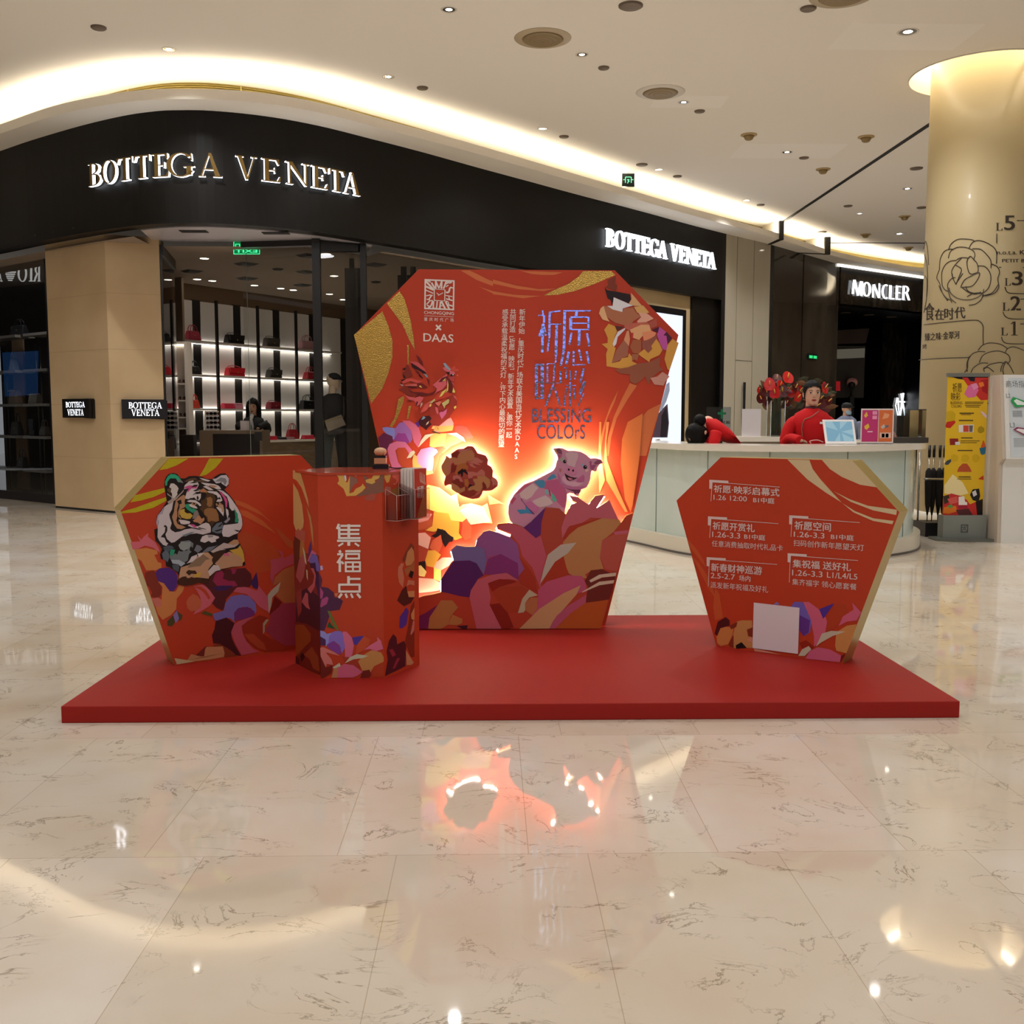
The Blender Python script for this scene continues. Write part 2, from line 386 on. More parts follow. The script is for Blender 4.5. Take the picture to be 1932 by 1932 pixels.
we.slab([a+V(-.22, .1), a+V(-.02, .06)], [a+V(-.4, .9), a+V(-.2, .9)], 5.33, CEIL)
st(mb.build('trim_4', JB)); st(we.build('trim_5', WHITEP))

# ---------------------------------------------------------------- walls of the shop front
STONE = mat('warm_limestone', '#c2a984', rough=.62, spec=.3, noise=(1.1, '#b79d78', 5))
pA, pB, pC = V(-6.584, 15.592), V(-5.38, 14.70), V(-4.70, 14.93)
mb = MB().wall([pA, pB, pC, V(-4.75, 15.3), V(-6.3, 16.2), pA], .03, FB+.02)
st(mb.build('wall_left', STONE))
JOINT = mat('stone_joint', '#a38861', rough=.7)
mb = MB()
for z in (.78, 1.55, 2.32, 3.10): mb.wall([pA+V(0, -.0015), pB+V(0, -.0015), pC+V(0, -.0015)], z-.002, z+.002)
st(mb.build('trim_6', JOINT))
st(MB().slab([pA, pB, pC], offs([pA, pB, pC], .05), 0, .03).build('baseboard_left', JB))
# right of the entrance glazing: pale stone wall with a lit display box, dark reveal, marble wall, dark marble
def fpx(px):                                # plan point on the fascia line seen at column px of the photo
    best = min(range(len(ALL)-1), key=lambda i: abs(((V(*ALL[i], 0)-C0).dot(_rt))/((V(*ALL[i], 0)-C0).dot(_fw))*FPX+966-px))
    lo, hi = max(0, best-1), min(len(ALL)-1, best+1)
    g = lambda p: (V(p.x, p.y, 2)-C0).dot(_rt)/(V(p.x, p.y, 2)-C0).dot(_fw)*FPX+966
    for i in range(lo, hi):
        a, b = g(ALL[i]), g(ALL[i+1])
        if (a-px)*(b-px) <= 0: return ALL[i].lerp(ALL[i+1], (px-a)/(b-a) if b != a else 0)
    return ALL[best]
def along(p0, p1, n=10): return [fpx(p0+(p1-p0)*i/n) for i in range(n+1)]
w = offs(along(1110, 1318), .16)
st(MB().slab(w, offs(w, .2), 0, FB+.02).build('wall_right', mat('pale_stone', '#cbb48a', rough=.55, spec=.35, noise=(1.0, '#c0a87f', 4))))
w = offs(along(1312, 1363, 6), .10)
st(MB().slab(w, offs(w, .3), 0, FB+.02).build('wall_reveal', mat('dark_reveal', '#16130f', rough=.3)))
st(MB().slab([fpx(1358), fpx(1365)], [fpx(1358)+V(-.1, .3), fpx(1365)+V(-.1, .3)], 0, FT).build('trim_7', JB))
w = along(1365, 1449, 8)
GM = mat('grey_marble', '#b4ac98', rough=.06, spec=.6, noise=(.9, '#bdb5a2', 6, (1, 1, .4)))
st(MB().slab(w, offs(w, .2), 0, FT).build('wall_marble', GM))
mb = MB(); q = offs(w, -.003)
for i in (2, 5): mb.tube([(q[i].x, q[i].y, 0), (q[i].x, q[i].y, FT)], .004, 4)
mb.tube([(*q[2], 2.62), (*q[5], 2.62)], .006, 4)
st(mb.build('trim_8', mat('marble_joint', '#6d6552', rough=.5)))
h = fpx(1403)
pl = thing('door_handle_bar', 'tall dark pull bar on the grey marble hidden door', 'handle', (h.x, h.y-.06, 0))
MB().cbox((h.x, h.y-.075, 1.66), (.05, .03, .95)).build('bar', JB, pl)
for z_ in (1.3, 2.0): MB().cbox((h.x, h.y-.04, z_), (.025, .06, .025)).build('bracket', JB, pl)
DM = mat('dark_marble', '#2b251d', rough=.06, spec=.7, noise=(2.2, '#3c352a', 8, (1, 1, .6)))
w = along(1455, 1509, 6); st(MB().slab([fpx(1448)]+w[:1], [fpx(1448)+V(0, .2), w[0]+V(0, .2)], 0, FT).build('trim_9', JB))
st(MB().slab(w, offs(w, .2), 0, FT).build('wall_dark', DM))
w = along(1511, 1577, 6); st(MB().slab(w, offs(w, .2), 0, FT).build('wall_dark_end', DM))
mb = MB()
# portal of the second shop: header slab, dark interior box, floor strip
h0, h1, h2 = fpx(1580), fpx(1740)+V(0, 0), V(14.5, 30.2)
hz0, hz1 = ony(1580, 572, h0.y).z, 5.1
M2 = mat('black_marble', '#1c1814', rough=.1, spec=.6, noise=(3.0, '#443d32', 9, (1.6, 1.6, .5)))
st(MB().slab([h0, h1, h2], offs([h0, h1, h2], .35), hz0, hz1).build('wall_header', M2))
st(MB().slab([h0, h1, h2], offs([h0, h1, h2], .2), hz1, FT).build('trim_10', JB))
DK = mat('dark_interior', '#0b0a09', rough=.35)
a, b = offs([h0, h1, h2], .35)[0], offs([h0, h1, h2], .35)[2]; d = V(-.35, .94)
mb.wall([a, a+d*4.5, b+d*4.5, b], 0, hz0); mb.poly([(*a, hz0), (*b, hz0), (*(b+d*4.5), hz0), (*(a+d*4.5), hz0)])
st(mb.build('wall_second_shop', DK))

# ---------------------------------------------------------------- column with the drawn wall print
COLM = mat('column_cream', '#bcab84', rough=.45, spec=.35, coat=.04)
st(MB().lathe([(CR, 0), (CR, CEIL+RH)], (CX, CY, 0), 96).build('column', COLM))
st(MB().lathe([(CR+.03, 0), (CR+.03, .12), (CR, .14)], (CX, CY, 0), 64).build('baseboard_column', mat('base_white', '#d9d2c2', rough=.4)))
INKB = mat('column_ink', '#3c3228', rough=.45)
def oncol(x, y, off=.004):                 # point of the photo on the column's skin
    d = ray(x, y); r = CR+off; ox, oy = -CX, -CY
    A = d.x*d.x+d.y*d.y; B = 2*(ox*d.x+oy*d.y); Cc = ox*ox+oy*oy-r*r; D = B*B-4*A*Cc
    t = (-B-math.sqrt(max(D, 0)))/(2*A); return C0+d*t
def col_line(mb, pts, w=1.7, sub=4, closed=False):
    pts = [oncol(*p) for p in (cr([V(x, y, 0) for x, y in pts], sub, closed) if len(pts) > 2 else [V(*pts[0], 0), V(*pts[1], 0)]) for p in [(p.x, p.y)]]
    mb.tube(pts, w*.5*12.9/FPX, 4, closed=closed)

# the rest of the hall, outside the picture: walls left, right and behind the viewer
HALL = mat('hall_wall', '#8d8275', rough=.8)
st(MB().box((-19.2, -10, 0), (-19, 30, CEIL)).build('wall_hall_left', mat('hall_dark', '#3a332c', rough=.6)))
st(MB().box((21, -10, 0), (21.2, 40, CEIL)).build('wall_hall_right', HALL))
st(MB().box((-19, -10.2, 0), (21, -10, CEIL)).build('wall_hall_back', HALL))

q = [V(-10.25, 19.05), V(-18.95, 26.2)]
st(MB().slab(q[::-1], [p+V(.1, .12) for p in q[::-1]], 0, FB+.02).build('wall_far_left', mat('far_shop_dark', '#1d1916', rough=.35)))
FLOW_BACK = '''
7c80c0 80,100 110,95 170,105 165,185 150,180 85,120
9060a0 165,110 200,65 240,60 280,110 290,180 270,210 250,160 190,135 170,170
8a3a84 155,190 190,140 240,140 270,200 250,215 200,195
5a1f40 50,170 90,135 150,160 155,200 130,220 110,260 115,370 150,400 90,372 70,260
c4607a 220,50 270,50 330,90 355,160 330,240 300,200 280,120
5a2a80 310,70 335,50 345,80 330,100
b04428 175,230 230,220 290,260 250,310 290,330 300,400 220,385 190,330
c86a8c 115,250 130,215 180,195 240,200 290,260 300,280 280,300 240,240 190,240 170,260 190,340 220,385 150,385 130,330
c8bca0 250,315 275,270 300,260 310,275 280,310
c8bca0 330,240 350,190 380,150 440,140 390,180 360,210
d0a058 410,230 415,160 440,140 530,140 525,180 510,230 440,240
d8908a 440,90 480,60 560,30 580,70 570,110 500,130 440,130
c89850 440,90 580,85 570,120 500,130 440,120
a04438 590,90 620,80 670,95 720,170 680,180 640,150 590,130
d07848 510,230 530,140 600,160 640,195 560,230 500,280
e0a0a0 530,140 600,135 650,170 660,200 640,190 590,160
d0a458 290,330 300,280 320,300 350,370 400,400 440,310 435,420 360,440 310,420 295,390
d080a8 320,300 350,250 420,235 460,250 470,270 440,300 430,400 380,400 330,350
b04a30 460,235 500,230 525,245 480,300 440,430 430,400 445,300 470,270
a83820 355,440 430,430 500,450 560,520 570,560 500,540 430,500 360,510
d8b860 360,540 400,500 480,520 560,580 600,560 610,620 620,660 640,640 700,630 780,650 815,630 850,770 640,760 560,750 480,700 370,660
e0b090 620,680 700,640 790,660 840,760 700,780
c88078 310,750 360,730 380,700 430,705 400,750 340,765
a84a2c 310,760 340,765 430,740 430,800 315,825
d09838 440,690 545,700 560,750 620,760 615,840 640,870 590,890 550,850 500,810 440,830 380,820 430,790
1c1010 420,860 455,840 465,805 520,820 545,850 580,870 570,900 550,900 520,940 500,900 490,860 450,870
d8a090 315,840 380,835 420,870 400,950 330,920
a84a2c 640,760 670,735 705,800 700,870 660,890 630,850 640,800
9c3c28 315,920 400,950 380,1030 330,1045 310,1020
c05838 430,890 490,850 500,920 470,990 430,960 410,940
d09838 400,960 450,960 490,990 460,1040 440,1080 390,1070 380,1030
1c1010 315,1045 380,1035 385,1110 340,1080
e0c878 315,1070 350,1065 390,1110 375,1145 340,1140 312,1110
e0a890 460,1040 500,1010 580,1010 560,1060 490,1100 440,1080
e0c860 440,1080 490,1100 490,1180 440,1160
e0a890 310,1150 440,1160 490,1190 480,1240 420,1250 320,1260
d87840 820,570 940,640 900,630 830,640
d87840 1600,60 1615,60 1610,200 1615,330 1640,470 1600,560 1595,330
d87840 1650,60 1670,60 1650,200 1655,330 1730,530 1800,690 1780,690 1650,470 1635,330 1640,200
d07038 1760,180 1800,60 1905,0 1880,330 1835,640 1820,690 1780,600 1750,350
'''
RIBBON_P2 = '''
c4693a 1045,1932 1055,1780 1100,1600 1160,1430 1235,1285 1200,1400 1130,1550 1075,1800 1060,1932
c4693a 1110,1932 1135,1750 1190,1550 1270,1370 1350,1215 1420,1240 1330,1370 1220,1560 1165,1750 1140,1932
c4693a 1280,1932 1310,1800 1400,1620 1530,1480 1660,1415 1510,1932
c4693a 0,195 230,255 450,290 600,285 640,280 500,310 250,290 0,235
c4693a 0,310 200,345 400,355 480,355 300,380 0,340
c4693a 270,110 690,125 600,150 480,150 380,140
'''
RIBBON_P1 = '''
c4693a 1090,105 1180,105 1350,190 1410,215 1410,260 1250,200
c4693a 1270,265 1410,310 1410,332
'''
FLOW_TR = '''
7a3420 1130,200 1210,160 1205,240 1225,250 1215,310 1105,265 1135,255
241814 1100,270 1125,300 1190,310 1350,340 1360,390 1335,430 1200,370 1170,450 1165,400 1130,380
d0a070 1340,430 1365,390 1360,325 1390,360 1470,455 1390,455
a86848 1090,455 1130,460 1180,490 1275,515 1290,480 1380,470 1410,520 1460,560 1390,600 1370,625 1310,650 1200,620 1130,570
d8d4d4 1190,370 1330,430 1380,450 1280,480 1275,515 1180,490 1125,455 1180,455
d8a878 1045,530 1060,480 1090,455 1130,580 1150,610 1080,590
d0a060 1390,465 1480,450 1540,520 1470,540 1420,520
d8a088 1430,520 1520,530 1585,580 1500,620 1430,630 1420,605 1460,565
a85040 1530,620 1610,580 1620,650 1560,680
b8604a 1290,650 1370,625 1500,615 1530,620 1540,650 1400,670 1350,700 1310,680
cc9440 1095,690 1140,630 1200,655 1225,700 1200,760 1180,850 1210,870 1170,1020 1250,1000 1270,970 1330,960 1340,920 1375,960 1370,1000 1420,1025 1330,1060 1270,1075 1120,1050 1115,930 1130,880 1070,830 1130,820 1130,770
5a2820 1200,650 1290,660 1250,690 1220,700
d4d0d4 1190,860 1180,830 1205,760 1230,710 1305,670 1300,690 1230,760 1215,830
9c6048 1170,1020 1210,900 1290,790 1340,830 1330,910 1330,950 1270,970 1250,990
d09068 1290,790 1320,700 1340,700 1350,780 1340,850
d8a070 1350,690 1460,640 1540,640 1560,700 1500,720 1440,790 1380,770
d88860 1470,715 1560,700 1610,720 1590,760 1520,790 1490,820
b83830 1360,720 1385,720 1380,775 1360,775
a05a38 1380,790 1460,790 1460,880 1450,930 1380,920 1350,860
8e5040 1470,800 1530,790 1610,740 1620,790 1570,850 1570,890 1530,920 1470,870
cc9440 1430,930 1490,880 1530,920 1570,880 1560,850 1610,780 1640,820 1670,890 1640,940 1550,980 1540,1010
a06040 1370,930 1440,930 1420,1000 1395,980 1370,1000
b85098 1615,740 1640,660 1715,720 1720,830 1710,895 1670,880 1640,810
4a1c30 1565,690 1640,660 1625,720
4a1c30 1680,745 1710,710 1765,770 1720,830 1710,750
cc9440 1690,980 1720,840 1770,780 1830,820 1740,1090 1720,1080
8e5038 1200,1080 1330,1060 1420,1025 1540,1010 1650,960 1640,1050 1680,1090 1640,1100 1560,1165 1530,1230 1500,1150 1450,1200 1400,1225 1350,1200 1350,1130 1250,1120
c08878 1550,1165 1620,1150 1670,1105 1740,1150 1700,1200 1680,1240 1590,1230
'''
FOIL_P1 = '''40,740 320,510 380,650 420,800 420,960 380,1120 320,1270 210,1420
365,430 490,310 540,390 600,600 630,780 640,890 580,780 520,640 430,520
565,840 582,840 580,1030 570,1030
480,1370 535,1340 530,1400 470,1560 420,1650 390,1640 440,1560
580,1440 605,1440 580,1560 560,1570'''
FOIL_P2 = '890,112 1165,112 1205,150 1000,240 800,310 640,345 500,352 600,300 740,240 850,160'
ROOSTER = '''
6a1c16 540,110 620,170 690,270 710,380 640,320 590,240
c05050 390,265 520,270 600,290 680,370 740,430 780,520 700,470 560,370 430,290
2e0e0c 425,300 560,380 740,490 780,545 700,540 600,460 500,430 450,390
6a1c16 500,430 600,500 640,560 560,540
7a94a0 705,540 780,560 820,640 780,620
6a1c16 780,640 850,690 850,830 820,760
7a2a1c 310,350 360,340 400,430 460,590 340,640 250,560 230,520 320,460
2e0e0c 220,440 310,400 290,460
2e0e0c 235,540 310,640 270,650 245,600
2e0e0c 190,685 280,670 320,640 290,690 230,710
c04c44 220,730 320,660 440,650 600,700 700,720 600,760 560,760 400,720 250,770
c46058 290,800 580,770 580,830 300,820
2e0e0c 400,720 540,740 420,740
2e0e0c 580,470 610,540 700,640 690,660 610,600
6a1c16 560,760 700,770 800,850 790,870 680,880 570,860
4a1412 330,830 570,840 560,870 450,880 370,860
7a2a1c 145,920 200,870 290,830 370,870 480,970 540,1020 450,1050 350,1050 290,990 210,930
5e1a18 360,900 480,960 700,970 820,1000 940,960 1010,890 980,960 920,1020 800,1040 650,1050 560,1010 430,980
a09898 170,780 265,800 230,830
2e0e0c 170,760 205,740 235,770
d8c060 610,820 650,815 680,865 620,845
c4585c 270,1020 390,1070 520,1090 620,1060 720,1080 680,1160 640,1240 560,1280 540,1200 480,1150 390,1140
5e1a18 500,1100 560,1030 650,1020 590,1060
5e1a18 310,1170 390,1145 480,1190
2e0e0c 535,1280 560,1170 590,1190 550,1280
5e1a18 590,1390 640,1210 700,1170 660,1280
c09080 630,1330 650,1220 690,1190 690,1250
c05048 640,1440 740,1250 880,1150 900,1230 760,1400
8c2c20 850,1300 950,1200 980,1280 1130,1260 1180,1340 1250,1330 1270,1380 1300,1300 1300,1130 1200,1100 1300,990 1370,1000 1460,1090 1480,1200 1460,1330 1400,1400 1280,1560 1110,1700 1060,1740 930,1720 850,1660 900,1560 850,1480
b03a28 1250,960 1400,1000 1250,1080 1100,1130 960,1200 990,1060 1100,950
c45860 920,800 1050,690 1160,610 1260,540 1250,600 1230,700 1240,790 1150,900 1020,960 960,1020 1020,890
5e1a18 1050,740 1130,640 1250,600 1300,680 1370,760 1380,900 1340,990 1290,980 1280,800 1240,650 1180,720
d0c060 1260,680 1280,800 1270,920 1210,990 1250,900 1255,800
d0c060 1070,1080 1130,960 1250,880 1200,960 1130,1050
d0c060 1390,860 1430,940 1430,980 1370,970
d0c060 1135,720 1220,640 1200,700
c46068 1150,400 1220,400 1330,470 1430,510 1430,560 1320,590 1300,520 1230,490 1180,470
c04838 1250,310 1340,420 1430,360 1440,430 1510,430 1510,490 1420,500 1330,460
8098a4 1160,305 1210,300 1335,450 1300,470 1200,390
2e0e0c 1230,510 1310,500 1300,560 1250,550
a84040 1280,620 1420,600 1400,720 1330,700
2e0e0c 1320,560 1420,550 1410,590 1330,610
e8e0e0 1375,555 1400,555 1395,580 1372,578
e0a080 1470,565 1510,600 1480,590
c46068 1340,730 1410,780 1390,800
b0a468 1130,1215 1280,1120 1300,1140 1290,1210 1210,1270 1190,1340
b0a468 850,1200 970,1110 980,1150 900,1220
d8b868 840,1300 860,1230 900,1240 880,1290
c46058 1380,1030 1450,1070 1480,1150 1420,1090
d0b050 1400,1300 1450,1270 1465,1310 1420,1355
b85a80 1065,1450 1100,1410 1160,1410 1250,1340 1230,1450 1130,1580
c45860 980,1300 1030,1320 1060,1430 1030,1470 990,1390
c86a58 975,1210 1060,1175 1130,1180 1060,1290
381214 600,1660 610,1590 690,1520 830,1500 900,1560 850,1640 900,1700 830,1760 770,1830 700,1770 640,1740
7a94a8 660,1595 710,1510 760,1540 720,1580
c8b090 765,1720 790,1660 840,1620 820,1680
d8b868 930,1730 960,1740 960,1800 890,1800
4a2018 1020,1740 1060,1820 1040,1810
4a3018 880,1850 960,1850 1100,1905 1090,1915 940,1890
'''
TITLE = ('110,180,185,178,16 170,110,180,190,20 190,180,190,280,28 185,290,125,460,30 180,300,215,450,28 172,300,165,680,34 410,118,260,138,18 265,135,260,460,30 262,460,235,670,24 275,298,420,298,14 360,300,355,470,34 355,470,350,720,36 350,720,345,820,22 '
 '450,118,820,118,18 468,120,460,560,36 460,560,455,680,36 450,680,415,860,30 630,120,620,200,36 545,203,775,203,20 550,210,548,370,40 570,285,770,285,16 545,370,800,370,16 788,200,788,375,26 665,375,660,585,36 560,415,530,575,28 770,420,800,595,28 '
 '525,670,490,835,34 590,660,585,860,26 585,845,750,845,14 660,640,695,790,26 765,665,795,830,28 85,840,85,1310,40 165,840,165,1310,44 65,845,190,845,24 65,1080,190,1080,16 65,1295,190,1295,16 235,830,235,1090,24 235,830,330,830,8 330,830,315,1120,22 410,930,410,1090,28 200,1092,435,1092,8 310,1120,210,1405,26 330,1150,405,1405,22 '
 '460,888,510,888,20 485,920,490,1040,22 540,925,545,1060,20 620,925,605,1040,22 475,1125,620,1125,10 540,1080,540,1410,24 490,1160,460,1405,22 590,1160,605,1310,22 725,890,680,1090,28 740,1070,670,1245,38 725,1230,650,1400,18')
LOGO = '''270,212 1000,242 1000,278 270,248
270,248 306,250 298,945 262,945
966,262 1000,262 988,972 952,972
262,905 990,938 988,972 262,943
495,448 780,470 780,482 495,462
495,448 518,450 518,740 495,738
755,470 780,472 770,745 748,745
495,722 772,738 770,752 495,740'''
LOGO_S = ('300,260,480,460,46 330,240,420,290,30 300,390,490,480,44 440,300,520,440,40 545,255,540,445,40 545,265,620,440,34 620,440,680,270,26 690,265,680,450,40 730,450,800,270,40 790,400,850,360,26 800,330,860,300,22 800,285,930,290,24 870,320,940,290,20 '
 '790,530,850,545,40 850,540,880,480,42 870,490,890,420,40 890,410,960,430,30 300,480,480,560,26 310,620,400,600,26 400,600,470,610,24 440,610,380,700,36 320,700,400,720,28 780,610,950,640,22 790,690,950,735,32 860,640,880,720,26 '
 '320,830,400,740,30 400,740,470,730,24 470,740,430,860,40 430,860,350,930,40 330,850,400,880,28 490,745,480,930,36 580,750,560,930,34 480,920,570,930,26 660,760,640,935,40 680,750,770,930,44 640,860,710,865,20 780,750,840,760,28 850,770,850,830,28 780,760,870,940,40 850,840,950,870,34 '
 '565,550,630,605,18 720,545,600,612,18')
FRONT_OUT = '310,1510 310,1300 370,1280 430,1270 490,1255 490,1165 560,1050 580,1030 560,960 600,925 660,935 730,935 745,880 790,830 830,820 890,835 975,868 980,845 885,808 880,795 890,775 960,768 1020,778 1076,800 1121,760 1170,716 1223,658 1318,666 1366,708 1381,706 1404,638 1436,634 1442,626 1413,612 1390,574 1448,586 1526,640 1538,638 1540,618 1572,578 1642,568 1580,655 1583,668 1672,608 1680,630 1705,680 1735,745 1752,768 1790,715 1838,700 1808,830 1612,1510'
FRONT_ART = '''
6e6496 560,960 600,925 660,935 730,935 790,900 800,980 810,1040 790,1130 740,1050 690,1030 580,1035
8a5088 745,880 790,830 830,820 890,835 975,868 1030,920 1040,1000 1075,1090 1035,1140 1030,1050 910,985 830,1010 810,1040 800,950 735,930
7d2f6c 790,1130 820,1020 910,985 1030,1050 1035,1170 960,1120 850,1130
4f1f5c 490,1165 580,1035 690,1030 740,1050 790,1135 750,1160 700,1240 690,1290 620,1280 580,1270 540,1260 490,1250
b45060 880,795 960,770 1060,795 1155,875 1190,860 1230,1000 1190,1150 1190,1240 1130,1080 1060,1000 1040,920 980,845
5a2466 1070,800 1121,760 1223,658 1195,760 1190,850 1155,875
a5402c 1223,658 1318,666 1366,708 1330,900 1230,1000 1195,860
b65a64 1366,708 1404,638 1442,626 1413,612 1390,574 1448,586 1526,640 1572,578 1642,568 1580,665 1672,608 1705,680 1735,745 1680,740 1540,730 1440,790 1380,800 1340,880 1335,800
a03018 1340,880 1390,790 1620,730 1560,760 1450,800 1370,880
b07a48 1345,905 1390,850 1450,800 1620,735 1740,745 1752,768 1700,830 1650,870 1620,890 1605,1010 1630,1090 1530,1110 1500,1130 1520,1160 1420,1140 1370,1110 1350,1000
a03418 1230,1130 1290,1040 1350,1000 1370,1080 1390,1130 1280,1180 1200,1200
b4aa98 1185,1195 1210,1090 1240,990 1330,920 1440,905 1380,980 1290,1040 1230,1130
b05040 1605,1000 1620,890 1700,850 1800,830 1775,960 1725,1110 1640,1090
b85a6a 1700,830 1805,818 1800,840 1710,852
6a2418 1495,1180 1540,1100 1620,1090 1680,1120 1720,1110 1690,1250 1665,1310 1505,1325 1520,1210
b4506c 1170,1240 1230,1180 1380,1135 1480,1140 1505,1190 1510,1250 1450,1260 1370,1330 1250,1400 1100,1490 1170,1330
c8b498 1530,1170 1600,1130 1720,1115 1715,1140 1620,1150 1540,1185
c8b498 1480,1250 1600,1180 1705,1168 1700,1190 1600,1205 1480,1256
bf8f62 1040,1510 1180,1370 1350,1260 1470,1205 1440,1270 1370,1350 1280,1450 1250,1508
b05068 1250,1508 1300,1420 1380,1350 1510,1270 1505,1330 1400,1400 1330,1470 1290,1508
b0501c 1295,1508 1400,1400 1500,1330 1665,1305 1610,1508
a0321c 1035,1000 1090,1060 1150,1150 1170,1260 1110,1230 1040,1190 1035,1140 1075,1090
b85a66 690,1290 700,1240 750,1165 850,1130 950,1118 1035,1172 960,1160 870,1170 820,1190 840,1290 830,1340 880,1440 915,1510 740,1510 710,1380
8a2212 820,1190 900,1160 1000,1170 1020,1180 900,1215 850,1250 835,1220
a03a1c 850,1250 900,1215 1060,1210 1110,1240 1080,1330 1050,1390 960,1400 900,1330
841f10 830,1340 900,1330 960,1400 1000,1500 970,1508 915,1508 860,1400
b4a888 1030,1400 1060,1300 1110,1235 1170,1275 1110,1290 1080,1330 1080,1380 1070,1395
b06a40 1080,1330 1120,1290 1170,1290 1165,1370 1130,1415 1080,1380
6a2050 315,1430 380,1400 470,1340 430,1420 400,1510 315,1510
a8703c 400,1510 410,1430 490,1310 570,1310 610,1360 560,1420 540,1480 490,1510
a8703c 540,1480 570,1410 640,1440 640,1470 600,1485
3a1420 600,1490 680,1485 670,1510 640,1510
'''
PIG_OUT = '945,155 1050,140 1130,150 1210,190 1330,190 1440,210 1530,260 1600,325 1700,320 1780,340 1825,395 1760,430 1720,480 1710,540 1680,550 1630,530 1610,560 1600,680 1570,760 1530,830 1440,860 1430,900 1400,940 1395,975 1340,960 1310,930 1240,920 1195,940 1190,1060 1165,1190 1150,1330 900,1400 430,1520 330,1500 260,1460 200,1390 175,1280 180,1150 210,1060 270,960 350,870 460,770 600,720 720,660 850,590 960,530 1000,460 1010,400 1040,320 1020,260 980,200'
PIG_ART = '''
c0607c 270,960 350,870 460,770 600,735 470,830 370,920
ccb4b0 370,930 460,850 600,755 700,830 640,900 580,990 490,1040 390,1000
ccb4b0 590,1060 700,1010 820,960 900,1020 950,1100 880,1140 720,1170 640,1130
b85a80 820,710 1030,680 1080,760 1160,840 1190,930 1180,1000 1160,1180 1110,1170 1030,1080 980,1000 900,860 800,850
4a8aa8 620,730 700,695 800,700 820,760 795,840 720,830
4a8aa8 840,690 920,610 970,590 1015,650 900,695
7ab0ac 805,880 850,850 880,930 850,955 815,930
58b094 930,930 960,940 1015,1040 1010,1065 960,1075 930,1020
a03848 868,840 900,880 915,980 895,970
bf6f98 465,1085 560,1060 640,1120 720,1180 660,1270 600,1240 520,1170
6a3a78 390,1000 420,1050 520,1180 600,1250 640,1290 600,1290 520,1210 440,1090 395,1040
3d88ac 320,1215 430,1205 480,1215 460,1155 500,1170 590,1285 490,1270 380,1285
b8506c 215,1070 270,985 315,1020 235,1125
c8a4aa 1160,240 1240,200 1380,220 1390,290 1350,400 1330,470 1240,460 1190,420 1200,330
b46a90 1030,560 1080,640 1100,740 1200,790 1300,820 1420,810 1520,800 1440,860 1250,860 1120,790 1040,700
d0a0b0 1110,640 1160,620 1190,700 1250,730 1340,720 1360,740 1480,740 1400,800 1300,810 1180,780 1110,700
6a3450 1140,820 1250,860 1430,865 1400,940 1370,920 1330,955 1310,900 1240,870
7a4458 1000,165 1060,145 1105,190 1110,250 1050,240 1020,200
c89838 960,165 1005,180 1020,240 985,210
b45a78 1030,250 1110,260 1090,310 1040,330
a09c8c 1070,320 1110,300 1170,310 1130,350 1110,390 1080,370
b86a60 1055,500 1105,500 1085,560 1060,540
88a4b4 1435,435 1500,395 1480,440 1470,470
d8b0a0 1500,520 1560,500 1570,540 1520,560
8a4a64 1660,400 1720,345 1790,350 1800,390 1740,420 1690,430
9c4a70 1585,370 1620,370 1620,440 1660,430 1700,440 1640,530 1600,500
c47a98 1180,530 1200,480 1250,450 1320,480 1375,550 1340,600 1260,610 1190,580
38141c 1150,570 1170,590 1200,610 1260,640 1330,655 1380,655 1310,690 1240,710 1195,690 1170,640
c8788c 1200,650 1250,660 1300,680 1240,700
b46088 1380,670 1430,640 1480,600 1500,650 1490,720 1430,740 1360,720
'''
PEONY_OUT = '925,175 1060,180 1120,230 1210,380 1430,435 1500,560 1480,690 1590,760 1640,870 1620,1040 1730,1100 1775,1180 1765,1300 1600,1420 1450,1435 1360,1430 1320,1530 1250,1630 1080,1660 950,1635 720,1550 690,1510 570,1450 470,1370 470,1260 400,1250 285,1300 260,1200 310,1020 215,890 180,745 310,510 320,430 420,510 475,520 460,385 640,260 810,250'
